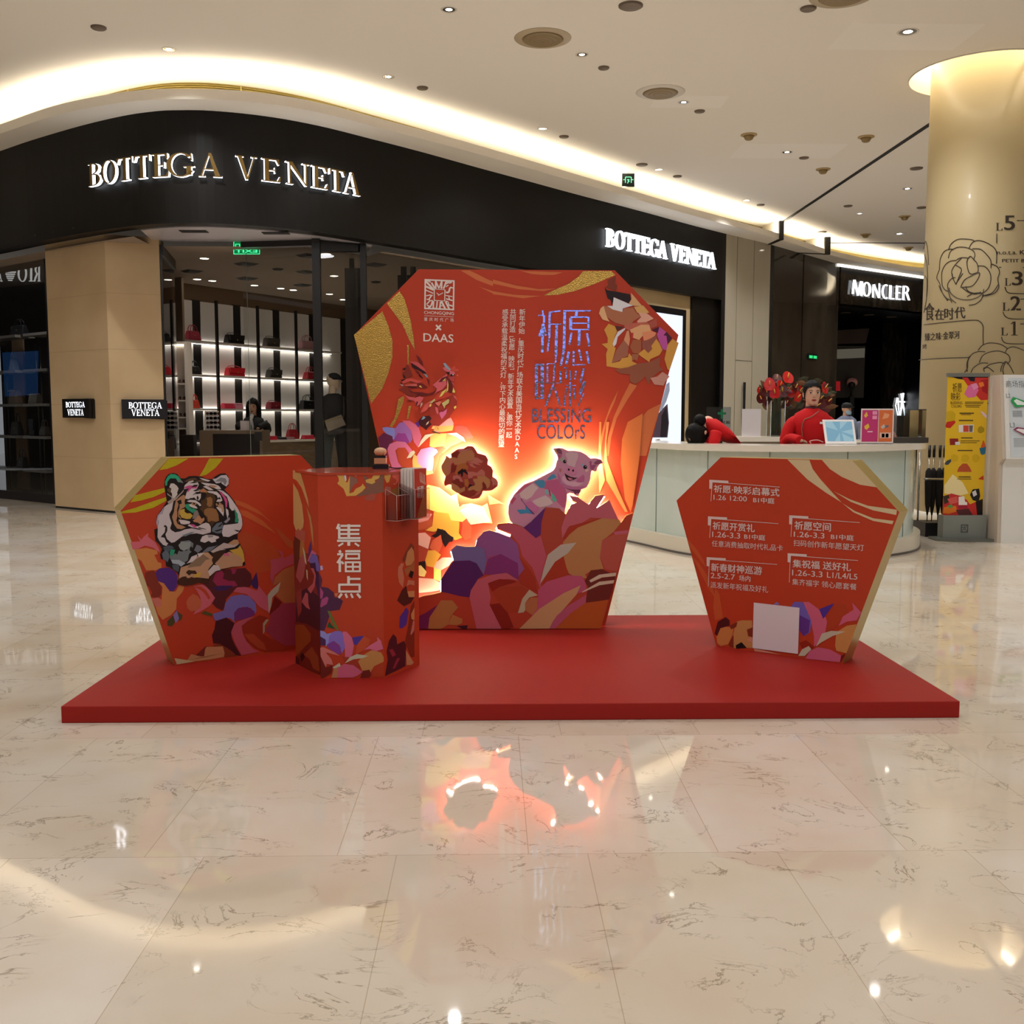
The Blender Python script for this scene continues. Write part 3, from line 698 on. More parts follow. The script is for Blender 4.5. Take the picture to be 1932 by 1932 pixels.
PEONY_ART = '''
b07248 640,480 720,330 900,290 1050,285 1115,390 1115,500 1030,590 900,600 890,640 760,660 720,690 640,700 560,690 520,620 460,680 450,900 400,970 320,1020 215,890 180,745 310,510 320,430 420,510 560,480 600,510
b46a58 430,560 500,560 520,620 460,680 440,900 400,960 380,800
b86a6c 640,290 700,270 840,270 1000,240 1040,260 900,290 720,330
a8602c 640,700 760,660 880,640 890,700 940,740 930,860 880,820 780,800 650,900 640,990 560,960 600,850
180808 640,910 780,805 810,840 865,815 890,880 935,940 930,990 860,930 800,900 790,1010 745,1045 745,970 720,945 670,975
a04030 800,900 860,930 930,1000 940,1050 880,1080 820,1120 800,1040
b86858 930,890 1080,890 1180,920 1310,820 1340,830 1410,900 1410,1010 1300,1000 1080,1010 1050,1060 950,1080 930,1000
83302c 940,1100 1060,1080 1080,1160 1130,1240 1050,1280 980,1230
b07848 1090,1090 1200,1090 1190,1010 1410,1010 1550,1110 1560,1200 1540,1300 1470,1370 1430,1250 1360,1160 1330,1230 1350,1330 1300,1420 1180,1440 1090,1390 960,1430 930,1380 1000,1310 1120,1280 1140,1240 1080,1130
b86a58 900,630 1050,590 1110,490 1200,500 1360,600 1320,650 1200,640 1310,710 1180,690 1040,650
b86a58 960,660 1060,660 1100,730 1190,770 1100,780 1000,730
7a2818 470,1150 560,1130 600,1090 680,1100 720,1180 800,1190 850,1290 730,1365 620,1260 500,1220
b07848 480,1370 470,1200 620,1270 730,1370 850,1310 850,1420 750,1470 700,1490 570,1450
b8685c 520,1000 640,990 720,1020 800,1170 720,1170 680,1090 600,1080 545,1130 510,1090
a8642c 830,1110 930,1090 965,1210 920,1330 850,1290
180808 930,1360 980,1240 1060,1270 1140,1250 1000,1310
8a2e1c 700,1510 850,1440 850,1300 910,1310 940,1430 1090,1395 1180,1440 1130,1510 1150,1560 1000,1610 850,1590
b8604c 960,1620 1120,1560 1230,1440 1310,1420 1250,1510 1080,1600
b86858 1580,1120 1640,1040 1730,1100 1775,1180 1740,1290 1680,1250 1630,1310 1620,1180
7a2414 1340,1220 1360,1160 1440,1260 1460,1370 1350,1390
7a2414 470,400 640,320 690,340 640,420 640,520 600,490 490,480
7a2414 470,720 530,650 560,740 600,700 600,830 550,900 450,930
'''
TIGER_BG = '''
a8421e 1110,740 1200,740 1330,790 1450,880 1500,1000 1480,1050 1250,1090 1240,960 1140,880 1110,800
b8552a 1090,460 1180,490 1290,550 1400,650 1420,670 1330,600 1200,540 1100,500
b8552a 1130,545 1200,560 1330,640 1445,755 1300,670 1150,590
a84c26 1430,690 1490,740 1560,800 1650,850 1650,900 1540,860 1480,780
c4606a 205,820 290,815 262,760 290,790 300,800 320,775 360,742 355,775 420,825 450,880 455,910 400,870 330,850 250,890 225,880
c07a40 240,885 340,870 430,890 440,920 410,930 440,990 470,1000 470,1040 420,1060 340,1060 300,980 265,960
b03a20 265,960 300,980 335,1070 325,1105
7a2a1a 330,1080 400,1060 440,1100 440,1150 470,1200 470,1260 440,1300 380,1280 390,1250 365,1200 345,1190 330,1120
4c2470 418,1080 450,1045 530,1035 590,1075 605,1110 600,1200 570,1240 540,1235 490,1170 440,1150
c07840 440,1155 490,1170 540,1240 590,1240 620,1185 665,1200 650,1240 600,1300 595,1390 550,1440 480,1480 440,1430 420,1370 395,1310 430,1290 470,1310 480,1200
c06a5a 385,1300 440,1290 470,1310 470,1370 420,1370
4a4020 590,1400 650,1440 640,1480 620,1490 580,1440
4a4020 520,1490 570,1440 585,1500 560,1535 520,1530
7d6aa0 570,1440 600,1400 620,1470 590,1510
c05a64 740,1195 815,1180 850,1200 900,1250 925,1295 880,1360 800,1410 740,1435 760,1400 800,1380 800,1290 770,1230
b03c20 740,1200 800,1195 850,1230 885,1290 870,1310 830,1250 790,1220
b85a3a 680,1330 700,1290 740,1260 780,1280 810,1330 800,1380 760,1400 720,1410 690,1380
521a1e 820,1165 900,1090 950,1060 1060,1050 1180,1040 1230,1090 1240,1160 1220,1200 1100,1210 1080,1240 1020,1300 1000,1380 990,1400 940,1380 900,1340 925,1295 880,1230
8e2448 905,1150 930,1080 980,1060 1000,1090 990,1130 1040,1150 1090,1150 1115,1190 1080,1200 1020,1190 980,1210 940,1190
8e2448 1060,1050 1110,1050 1090,1090 1070,1090
3c1c50 900,1215 960,1190 1080,1190 1020,1230 960,1235
3c1c50 1225,1170 1275,1075 1290,1160 1290,1220 1250,1210
b85262 1080,1240 1110,1205 1180,1200 1280,1235 1295,1190 1380,1300 1395,1360 1385,1420 1300,1370 1250,1310 1190,1260 1150,1255
a84450 1390,970 1460,960 1490,940 1455,890 1495,900 1510,960 1650,880 1650,980 1510,1040 1430,1100 1410,1180 1390,1120 1400,1020
a05a32 1415,1190 1430,1120 1510,1050 1650,1000 1650,1330 1510,1340 1440,1270 1480,1165
a89a84 1370,1270 1400,1230 1480,1160 1460,1240 1410,1290 1400,1360 1380,1430
6a1812 1405,1360 1430,1280 1490,1330 1460,1380 1400,1450 1385,1430
8c3040 1395,1430 1500,1340 1650,1330 1650,1690 1520,1700 1420,1640 1350,1570 1390,1500
9a8a70 1325,1610 1330,1500 1360,1475 1380,1480 1345,1530 1345,1580
7060a0 905,1430 1000,1400 1010,1340 1060,1280 1150,1265 1215,1280 1270,1340 1275,1410 1260,1430 1230,1380 1160,1370 1100,1400 1085,1470 1090,1505 1060,1470 1020,1460 950,1490 920,1480
6a2a64 1090,1490 1085,1420 1120,1380 1200,1370 1260,1410 1260,1440 1180,1470
431218 930,1490 1020,1460 1090,1510 1060,1580 1065,1630 1090,1690 1145,1785 1100,1780 1030,1720 960,1680 910,1680 898,1610 920,1560
8c2814 1140,1530 1200,1490 1300,1440 1370,1460 1330,1510 1330,1600 1420,1650 1520,1700 1650,1690 1650,1720 1500,1740 1350,1750 1270,1720 1190,1660
a03c1e 1170,1600 1250,1600 1340,1680 1360,1740 1290,1720 1220,1660
b04a58 1060,1590 1085,1520 1130,1490 1210,1460 1260,1455 1200,1490 1150,1530 1160,1600 1190,1660 1240,1720 1300,1750 1150,1780 1100,1690
4c4a20 805,1425 840,1405 905,1430 895,1450
7a3018 900,1700 960,1680 1060,1740 1110,1785 1005,1797 1000,1740
6a2418 760,1780 850,1700 870,1720 830,1790
b47850 720,1770 800,1790 840,1790 830,1800 840,1730 850,1710 990,1705 1005,1760 1000,1795 870,1818 700,1838 690,1820
b8a078 580,1805 680,1820 750,1833 600,1858
'''
TIGER = '''
1c1210 170,300 175,220 200,160 240,120 310,105 370,120 430,190 500,190 560,155 650,150 740,160 850,200 930,200 970,160 1050,115 1130,110 1180,150 1195,220 1185,300 1140,345 1120,370 1200,450 1290,570 1340,680 1385,770 1410,850 1410,920 1400,960 1380,1020 1330,1070 1330,1150 1370,1230 1410,1310 1440,1420 1440,1500 1455,1560 1400,1580 1250,1600 1080,1640 980,1660 920,1720 880,1790 780,1790 720,1840 600,1880 500,1890 380,1870 375,1830 400,1740 380,1690 260,1600 195,1580 190,1480 120,1470 100,1400 130,1310 90,1240 30,1180 20,1100 10,1000 60,980 40,880 50,790 100,720 160,630 210,550 195,460 175,360
bcb0b0 240,590 320,520 300,620 290,680 245,760 255,810 285,900 260,980 280,1010 340,1045 420,1030 490,1000 600,980 700,1000 760,1010 840,1020 900,1030 905,1045 780,1080 680,1060 600,1070 450,1110 330,1200 280,1210 210,1150 185,1080 215,1020 215,960 190,930 165,935 160,965 185,960 175,1040 110,1120 170,1130 200,1200 230,1220 200,1260 150,1245 90,1180 60,1120 65,1000 60,960 80,880 70,830 90,770 140,740 170,640
a09aa8 40,880 60,780 120,710 160,640 140,730 90,770 70,830 75,880 55,960
a67a58 350,540 420,480 470,450 510,470 490,560 500,640 430,680 405,780 440,830 400,850 400,900 440,930 510,965 440,995 370,985 325,920 290,800 320,720 330,640
1c1210 370,550 435,525 445,590 410,600 410,650 385,720 390,800 430,830 395,845 390,880 440,935 380,910 358,860 375,790 370,690 395,600
b8963a 420,690 490,670 490,720 530,745 580,740 620,780 580,830 520,835 440,810 415,760
258a66 495,605 560,590 565,630 580,660 640,670 680,690 620,740 560,700 520,690 500,650
1c1210 500,640 530,680 560,700 590,735 530,745 490,700
c4b8b4 555,605 600,590 680,640 695,670 640,660 580,640
c4b8b4 490,300 560,235 620,215 640,240 700,250 715,290 680,360 740,370 720,400 650,410 690,440 750,430 745,500 720,540 680,530 640,490 560,520 500,510 510,450 530,390 600,350 580,345 480,360
b8487c 480,350 500,320 570,300 690,310 680,350 600,350 540,410 530,390 560,350
1c1210 560,265 640,240 700,255 640,265
1c1210 590,330 640,290 710,290 680,320
1c1210 620,385 680,360 740,375 660,395
1c1210 615,460 640,430 720,410 740,420 700,435 650,440
1c1210 685,470 700,465 715,500 700,540 680,510
1c1210 550,515 590,500 640,510 600,520
c4b8b4 525,550 580,530 660,535 700,560 740,590 755,620 730,630 690,590 640,570 560,565
a07858 590,590 620,570 670,575 680,600 650,620 610,615
1c1210 620,575 650,575 655,600 635,605
4a3018 750,430 830,420 900,420 960,450 985,520 960,580 950,680 1010,740 1040,860 960,890 920,960 900,900 860,890 820,790 770,720 720,660 760,640 750,560
8a5f38 800,690 850,660 940,660 990,680 1025,760 1035,860 990,880 920,860 860,880 850,800 800,760
8a5f38 840,500 900,480 930,510 930,600 910,640 870,640 840,610 850,560
1c1210 755,420 830,420 835,470 800,520 755,540
a8704a 730,380 790,345 840,385 850,420 800,410 740,410
b07c58 690,790 720,770 760,830 800,810 805,850 780,880 740,920 700,890 640,880 620,860 660,830
7c7068 640,720 690,690 720,760 660,830 610,830
c4b8b4 770,910 830,890 880,910 905,960 905,1030 800,1020 700,980 620,970 540,940 560,920 640,940 700,950 740,930
1c1210 700,960 820,990 840,1000 720,985
c04a80 560,915 640,920 690,965 640,970 600,940
c4b8b4 400,845 480,850 570,870 580,890 560,910 480,920 430,910
606870 930,980 1000,900 1080,880 1100,940 1090,1000 1060,1060 1000,1060 920,1030
1c1210 1010,960 1080,900 1090,910 1060,950
1c1210 960,1020 1080,985 1090,1000 1000,1035
c4b8b4 740,1170 770,1110 830,1085 930,1085 1030,1110 1040,1130 980,1160 990,1190 920,1210 870,1180 810,1210 740,1190
8a8080 850,1090 940,1090 940,1120 870,1130
c4b8b8 1000,370 1040,370 1100,390 1180,450 1250,540 1330,660 1380,760 1400,840 1405,920 1390,980 1330,1060 1270,1080 1190,1120 1100,1110 1080,1050 1100,960 1110,930 1280,910 1340,900 1340,850 1330,760 1290,690 1250,700 1215,710 1190,650 1180,560 1150,480 1080,410
258a66 1275,650 1310,720 1335,760 1330,800 1350,850 1330,890 1285,885 1295,800
1c1210 1270,1005 1330,1010 1380,1025 1320,1035
c4487c 1030,390 1100,430 1150,490 1170,560 1160,650 1140,650 1130,560 1100,490 1060,430
1c1210 1100,440 1160,480 1190,570 1200,650 1245,710 1210,740 1175,650 1180,560 1150,500
c4b8b4 990,650 1060,620 1100,610 1115,700 1105,790 1050,720
b08868 1020,610 1090,600 1110,650 1110,720 1080,720 1070,660 1030,660
c4b8b8 1140,660 1180,690 1190,760 1170,830 1150,750
8a8890 1110,880 1200,800 1210,840 1150,900
c4b8b4 840,390 910,390 1000,400 1060,460 1090,540 1060,560 990,560 1020,510 1000,460 940,430 870,415
1c1210 1000,530 1040,480 1065,520 1020,520
a07858 980,590 1040,570 1080,590 1040,620 990,625
1c1210 1005,580 1035,575 1035,605 1010,605
c4b8b4 745,255 850,265 960,280 1040,310 1070,360 1000,360 930,330 860,310 800,290
c4b8b4 780,320 830,305 900,340 950,375 880,375
a87c60 880,290 960,300 1010,320 940,340 880,315
5a4030 480,235 560,195 650,180 700,205 600,225 520,245
5a4030 620,240 760,205 870,240 780,250
c4b8b4 720,180 800,195 900,225 860,240 780,215
2c9a72 185,310 180,240 220,160 270,120 340,125 395,160 430,210 440,250 385,250 350,190 300,190 260,190 220,240 210,300
7a7874 380,240 395,200 450,230 470,265
c0b6ae 245,330 270,270 320,270 370,310 395,350 370,420 380,440 320,520 290,500 290,430 270,400 280,350
5a4028 215,350 275,345 265,430 215,390
a08c80 210,420 290,480 330,510 430,420 480,360 470,400 350,530 240,600 215,560 280,520 280,490 220,450
b8b0b4 930,200 990,190 1070,140 1150,135 1190,190 1185,280 1150,320 1120,300 1060,260 990,270
7a7878 1010,210 1060,175 1140,190 1160,240 1130,300 1100,250 1040,240 970,240
1c1210 1020,270 1075,250 1070,340 1030,310
1c1210 1100,305 1140,310 1125,345
6b7172 420,1190 560,1170 630,1220 620,1290 580,1260 570,1330 600,1350 560,1390 540,1490 490,1520 400,1480 260,1470 250,1400 330,1390 380,1320 430,1350 540,1330 450,1250
868c88 390,1250 440,1190 520,1200 590,1190 580,1280 480,1340 420,1310
4a5058 230,1250 290,1260 330,1300 270,1310 240,1360 170,1330 150,1280
5a6068 130,1380 190,1320 240,1370 250,1440 220,1520 180,1480 150,1480
2c8a66 270,1310 340,1320 320,1390 280,1430 250,1380
1c1210 350,1310 385,1290 400,1330 370,1400 340,1370
9aa0a8 270,1475 400,1480 490,1525 500,1540 430,1590 390,1550 300,1540
4a5058 290,1560 390,1550 410,1600 390,1680 310,1630
6a6c74 640,1330 680,1240 740,1260 770,1310 700,1370
6a6c74 790,1340 860,1280 980,1260 1020,1240 900,1340 770,1370
70767c 450,1090 600,1040 650,1040 500,1110
b4a49c 900,1350 1000,1280 1110,1210 1200,1230 1350,1230 1280,1280 1090,1310 1150,1320 1050,1330 940,1370
b08560 1180,1220 1270,1160 1330,1160 1360,1220 1260,1250
c0983c 1200,1330 1330,1300 1370,1250 1410,1330 1430,1400 1440,1500 1400,1540 1340,1430
b48a68 970,1540 1050,1450 1100,1400 1200,1350 1320,1400 1400,1450 1410,1560 1400,1580 1250,1590 1060,1630 1000,1570
c0607c 1095,1380 1190,1370 1200,1420 1110,1420
3a2214 920,1380 1000,1345 1150,1340 1090,1410 1010,1500 950,1540 920,1480
b48a68 410,1690 430,1600 560,1560 620,1510 740,1370 860,1360 940,1440 920,1480 940,1540 880,1610 860,1650 890,1730 870,1780 780,1770 700,1760 560,1770 420,1770 390,1830 400,1750
806850 530,1610 600,1510 740,1430 780,1390 890,1470 830,1480 740,1580 640,1590
c4b8b4 860,1660 950,1560 1030,1570 1060,1640 980,1660 890,1740
c4b8b4 560,1500 600,1430 690,1395 680,1450 620,1510 520,1540
c4b8b4 690,1380 800,1370 720,1440
3a2214 510,1680 550,1640 600,1650 660,1650 695,1710 600,1700 560,1730
c0983c 640,1720 720,1680 760,1690 720,1760 640,1750
40200f 380,1870 400,1780 450,1750 510,1740 540,1780 600,1750 670,1780 720,1760 780,1790 880,1800 880,1840 780,1860 720,1840 600,1880 500,1890
'''
TIGER_FOIL = '''535,112 700,112 600,170 520,200 450,212
875,112 995,112 930,190 850,250 790,265 830,200
205,485 245,425 400,385 505,360 500,395 400,440 290,470
128,578 128,564 250,530 400,475 510,440 512,470 400,530 250,570'''
INFO_BG = '''
b85028 185,705 260,790 310,870 330,930 260,840 210,780
b85028 215,830 280,900 340,990 380,1080 400,1160 350,1090 290,970
b85028 400,1080 430,1130 450,1250 460,1310 400,1330 385,1230
c8b48c 948,108 1115,112 1140,180 1200,260 1290,360 1360,435 1240,360 1100,260 1010,170
c8b48c 1210,112 1440,115 1630,320 1500,300 1360,240 1270,180
c8b48c 1300,350 1420,410 1560,460 1780,490 1775,530 1600,495 1430,430
c8b48c 1365,440 1460,500 1600,555 1755,575 1745,600 1600,575 1450,510
b8804a 560,1340 600,1330 680,1330 685,1540 540,1540 530,1460 545,1400
c07840 410,1450 450,1370 540,1390 530,1440 500,1510 440,1525 415,1500
4a1418 395,1430 420,1340 480,1305 510,1330 510,1370 440,1390 415,1450
7a2c18 500,1510 540,1440 540,1540 510,1530
7a2c18 510,1370 570,1340 560,1380 520,1400
c8826a 640,1480 680,1450 685,1500
140c0c 555,1520 600,1495 640,1540 560,1545
7a2c18 640,1400 690,1380 690,1460 650,1450
c8826a 690,1540 780,1560 900,1590 700,1565
6a58a8 970,1230 1000,1190 1060,1190 1120,1260 1140,1290 1120,1420 1075,1450 1035,1400 1040,1240
5a3080 1040,1290 1120,1330 1110,1420 1070,1450 1035,1400
7a70b8 840,1210 870,1190 890,1210
a83a1c 1250,1320 1305,1205 1390,1210 1400,1260 1340,1350 1300,1390 1240,1420
c45a74 1068,1190 1110,1190 1180,1240 1240,1310 1250,1340 1235,1430 1180,1510 1150,1530 1150,1450 1125,1320
4a2c88 1190,1245 1305,1200 1220,1320
c45a74 1335,1375 1370,1300 1450,1250 1440,1195 1510,1270 1475,1330 1400,1340
8c2414 1090,1480 1150,1530 1130,1560 1070,1570 1040,1500
c08448 1310,1520 1320,1420 1400,1370 1475,1360 1440,1470 1395,1580 1320,1560
b8b098 1165,1530 1210,1430 1280,1410 1390,1415 1290,1450 1200,1500
c05a78 1085,1620 1120,1560 1180,1535 1270,1550 1360,1600 1345,1648
b8b098 1030,1600 1060,1550 1110,1525 1130,1550 1080,1600
6a2018 1350,1650 1355,1600 1390,1580 1375,1610
'''
KL = '''
7a2416 35,690 100,700 140,800 200,800 262,820 270,1480 150,1420 60,1400 45,900
c09058 35,80 95,85 130,200 165,330 175,410 150,340 110,230 70,170 35,150
c09058 37,190 80,260 115,380 130,520 120,600 60,600 40,540
b07a48 150,390 190,480 210,600 215,760 195,640 180,520
a85040 55,610 85,580 90,610 120,575 125,610 145,600 140,700 100,690 60,680
a06030 60,680 130,690 140,780 120,860 80,820
5a2216 47,650 100,690 95,760 90,850 60,960 47,900
a04a48 90,850 130,800 145,900 130,1000 100,1060 60,1000
4a2868 170,760 190,690 200,780 170,830
b85878 160,870 200,770 240,800 200,860
6858a0 170,870 200,800 245,820 263,900 265,960 235,950 200,890
3a1c40 180,890 230,880 240,960 265,980 268,1200 240,1100 220,1000
b8a888 118,740 140,790 155,900 140,880
b8a888 150,940 162,950 165,1040 155,1010
43141a 60,1150 160,1100 268,1180 272,1480 150,1420 60,1400
8a3020 60,1150 110,1100 110,1300 80,1360
b05050 160,1110 210,1060 220,990 190,930 215,930 235,990 225,1090 190,1150
b05050 110,1220 145,1140 165,1150 170,1240 185,1290 150,1270
6a1c10 52,1390 150,1410 272,1480 275,1860 200,1830 60,1780
8a3a10 55,1420 130,1420 190,1500 190,1560 130,1620 60,1700
1c0c0a 95,1690 120,1660 140,1700 110,1750
8a3a1c 130,1680 200,1610 255,1700 270,1830 210,1800 180,1720
3a100c 60,1690 95,1720 90,1790 60,1770
'''
KF = '''
c89a4c 400,107 470,107 490,180 510,185 530,125 525,280 560,270 580,240 630,215 640,195 665,230 640,260 580,300 500,305 475,240 420,195 435,170 430,140
7a5040 640,110 690,150 700,190 760,170 800,110 823,110 823,270 800,270 750,290 700,290 580,310 640,260 675,230
84584a 530,125 590,150 600,190 570,200 550,230 525,285
c8c0c4 473,107 495,107 500,165 490,180
c89a4c 665,165 690,155 720,150 740,107 800,107 780,150 745,165 750,185 720,200 670,185
a87050 545,107 590,107 590,140
9c4a38 650,320 700,285 760,280 745,340 680,345
a898c0 271,910 290,905 298,940 275,950
4a2040 271,980 290,1030 280,1090 340,1100 390,1140 395,1180 440,1190 470,1215 440,1290 370,1300 340,1310 350,1350 310,1470 271,1470
9c4070 271,1260 285,1200 330,1175 345,1190 330,1240 280,1270
9c4070 271,1090 300,1140 290,1190 271,1195
c07850 395,1150 430,1145 410,1180
5a6a2c 335,1300 355,1300 430,1460 430,1480 395,1440 365,1380
1e4a2a 330,1440 350,1390 400,1460
8a88c8 271,1470 310,1480 330,1500 370,1490 360,1570 320,1610 300,1560 272,1520
8068b8 370,1490 400,1475 450,1475 495,1530 495,1600 460,1670 440,1600 390,1560 340,1590 350,1520
7a3a8c 330,1590 390,1560 450,1620 450,1680 400,1660 340,1620
4a2450 272,1520 320,1550 320,1600 275,1600
b84a28 590,1600 640,1510 710,1550 690,1600 650,1640 580,1680
c86480 465,1480 500,1480 545,1530 565,1600 550,1680 490,1750 485,1600
4a3490 550,1530 655,1515 590,1595 565,1590
c86480 650,1640 700,1600 770,1560 765,1525 800,1560 820,1630 760,1650 700,1630
b88048 600,1740 650,1680 720,1640 800,1660 823,1700 823,1760 740,1780 710,1830 640,1830 620,1780
9c3420 455,1690 490,1700 530,1700 600,1740 620,1800 560,1770 490,1750
b8b498 485,1755 530,1700 590,1675 690,1690 640,1710 560,1720
a83c20 715,1850 740,1780 823,1740 823,1870 740,1872
6a2018 620,1880 640,1820 700,1810 715,1850 700,1878
6a2018 277,1880 275,1700 320,1790 380,1770 370,1840 300,1882
c05a74 380,1880 420,1790 480,1760 560,1770 640,1830 600,1860 560,1878
b07850 370,1880 390,1800 430,1780 420,1880
b8b498 380,1790 440,1750 450,1780 390,1800
c47068 272,1620 300,1615 400,1660 440,1690 400,1680 320,1660 370,1720 385,1770 330,1760 320,1790 275,1690
'''
KR = '''
c89448 827,110 890,105 870,180 850,190 830,150
d05a48 895,104 985,98 980,180 960,200 930,160 900,140
e08070 905,190 925,200 945,150 935,190 915,205
8e5a28 890,250 960,220 970,290 930,310 895,290
b06050 827,250 840,220 885,225 890,280 860,300 830,290
7a3420 985,860 1010,800 1060,710 1088,740 1088,860 1010,880
c07f4c 1010,880 1030,790 1065,745 1085,780 1090,860 1060,900 1020,910
bb6c50 950,920 975,885 1000,890 985,930 1000,1010 990,1100 955,1050 945,980
a05a30 1000,940 1060,900 1090,870 1090,960 1040,970 1020,1000
140a0a 1040,1000 1055,950 1085,960 1070,1020
bb6c50 1020,1090 1035,1030 1090,1040 1090,1080 1050,1070
4a1814 940,1210 980,1120 1020,1080 1030,1150 1090,1180 1060,1230 1000,1260
c07f4c 1030,1130 1090,1125 1090,1180 1040,1180
4a2a80 960,1450 965,1350 1000,1300 1020,1270 1040,1300 1020,1420 985,1450
7c2816 1030,1480 1060,1260 1090,1210 1090,1700 1060,1700 1010,1560
bb6c60 1055,1500 1080,1380 1090,1390 1088,1470 1060,1510
c07f4c 1060,1330 1090,1270 1090,1380 1065,1370
4a1620 850,1650 870,1560 905,1500 935,1530 940,1590 1000,1560 1020,1600 1010,1780 920,1825 835,1865 860,1720
8a2838 870,1640 900,1630 930,1680 900,1700
8a2838 900,1800 940,1710 965,1710 920,1800
bb8058 1022,1770 1015,1640 1085,1750 1060,1770
'''
KTXT = ('435,545,418,590,18 437,570,437,675,18 448,562,622,562,16 437,597,612,597,16 437,632,612,632,16 428,668,622,668,16 520,548,520,668,20 418,692,622,692,16 520,684,520,735,22 472,712,430,738,14 572,712,610,738,14 '
 '438,775,450,795,18 420,808,472,808,16 467,812,420,885,16 442,860,442,962,18 455,872,475,892,16 490,782,622,782,16 490,806,616,806,14 490,846,616,846,14 497,800,497,852,14 609,800,609,852,14 487,878,624,878,14 487,956,624,956,14 494,872,494,962,14 617,872,617,962,14 556,878,556,956,14 490,917,620,917,14 '
 '518,998,518,1068,20 520,1022,622,1022,16 430,1072,622,1072,16 430,1132,622,1132,16 438,1066,438,1140,16 614,1066,614,1140,16 460,1150,432,1187,18 492,1150,506,1187,16 538,1150,555,1187,16 592,1150,622,1187,18')
# ---------------------------------------------------------------- the red stage and its printed boards
RED = '#b8301a'
PLATZ = .078
o = MB().box((-1.94, 4.56, 0), (2.15, 6.63, PLATZ)).build('stage_platform', mat('stage_red', '#961f18', rough=.55, spec=.2, bump=(60, .03)))
bv = o.modifiers.new('edge', 'BEVEL'); bv.width = .004; bv.segments = 2
tag(o, 'low wide red stage platform on the marble floor', 'platform')
INK = inkmat('printed_board'); BOARD = mat('board_red', '#b63b1e', rough=.42, spec=.35)
GOLDE = mat('gold_edge', '#b59a55', rough=.35, metal=.55)
FOIL = mat('gold_foil', '#e2b456', rough=.22, metal=1.0, bump=(150, .22))
FOILY = mat('yellow_foil', '#d0c02c', rough=.32, metal=.65, bump=(70, .3))
MIRROR = mat('mirror_foil', '#c9ccec', rough=.10, metal=1.0, bump=(38, .22))
WHITEI = mat('white_print', '#e2d6cc', rough=.5)
GAIN = 1.08
def zfix(p): p = p.copy(); p.z = max(p.z, PLATZ+.001); return p
def fr(x0, y0, s): return lambda x, y: (x0 + x/s, y0 + y/s)
def art(mb, pl, F, data, off=.0006, step=.00005, clip=None):
    """printed colour patches: 'rrggbb x,y x,y ...' per line, in the frame F of a close look at the board"""
    k = 0
    for ln in data.strip().split('\n'):
        q = ln.split()
        if len(q) < 4: continue
        c = lin(q[0]); c = tuple(min(.9, v*GAIN) for v in c[:3]) + (1,)
        pts = [tuple(float(a) for a in t.split(',')) for t in q[1:]]
        P = [zfix(pl.at(*F(*p), off + step*k)) for p in pts]
        mb.poly(P, col=c); k += 1
    return off + step*k
def flat(mb, pl, F, data, off, mi=0, step=.00005):
    for k, ln in enumerate(data.strip().split('\n')):
        mb.poly([pl.at(*F(*[float(a) for a in t.split(',')]), off+step*k) for t in ln.split()], mi)
def strokes(mb, pl, F, data, off, mi=0):
    for k, t in enumerate(data.split()):
        x0, y0, x1, y1, w = (float(a) for a in t.split(','))
        d = V(x1-x0, y1-y0); n = V(-d.y, d.x).normalized()*w*.5
        mb.poly([pl.at(*F(x0+n.x, y0+n.y), off+k*2e-5), pl.at(*F(x1+n.x, y1+n.y), off+k*2e-5), pl.at(*F(x1-n.x, y1-n.y), off+k*2e-5), pl.at(*F(x0-n.x, y0-n.y), off+k*2e-5)], mi)
def ell(F, cx, cy, rx, ry, n=14, rot=0): return [F(cx+rx*math.cos(t)*math.cos(rot)-ry*math.sin(t)*math.sin(rot), cy+rx*math.cos(t)*math.sin(rot)+ry*math.sin(t)*math.cos(rot)) for t in [2*math.pi*i/n for i in range(n)]]
def raw(ch, bold=0.0):
    key = ('raw', ch, bold)
    if key not in _tc:
        cu = bpy.data.curves.new('type', 'FONT'); cu.body = ch; cu.size = 1.0; cu.offset = bold; cu.resolution_u = 3
        o = bpy.data.objects.new('type', cu); COL.objects.link(o); dg = bpy.context.evaluated_depsgraph_get(); dg.update()
        me = bpy.data.meshes.new_from_object(o.evaluated_get(dg))
        _tc[key] = ([tuple(v.co) for v in me.vertices], [tuple(p.vertices) for p in me.polygons])
        bpy.data.objects.remove(o); bpy.data.curves.remove(cu); bpy.data.meshes.remove(me)
    return _tc[key]
def column_text(mb, pl, body, p0, p1, size, off, mi=0, bold=0.0):
    n = len(body)
    for i, ch in enumerate(body):
        if ch == ' ': continue
        t = (i+.5)/n; cx, cy = p0[0]+(p1[0]-p0[0])*t, p0[1]+(p1[1]-p0[1])*t
        vs, fs = raw(ch, bold); latin = ord(ch) < 128; w = .70 if latin else 1.0
        if ch in '「」':                  # upright brackets are turned for a vertical line
            mb.add([pl.at(cx+(y-.38)*size*-1, cy+(x-.5)*size, off) for x, y, z in vs], fs, mi)
        else: mb.add([pl.at(cx+(x-w/2)*size, cy-(y-.37)*size, off) for x, y, z in vs], fs, mi)
def qtext(mb, pl, F, body, tl, tr, bl, off, mi=0, bold=0.0): put_text(mb, body, pl.at(*F(*tl), off), pl.at(*F(*tr), off), pl.at(*F(*bl), off), mi, bold)

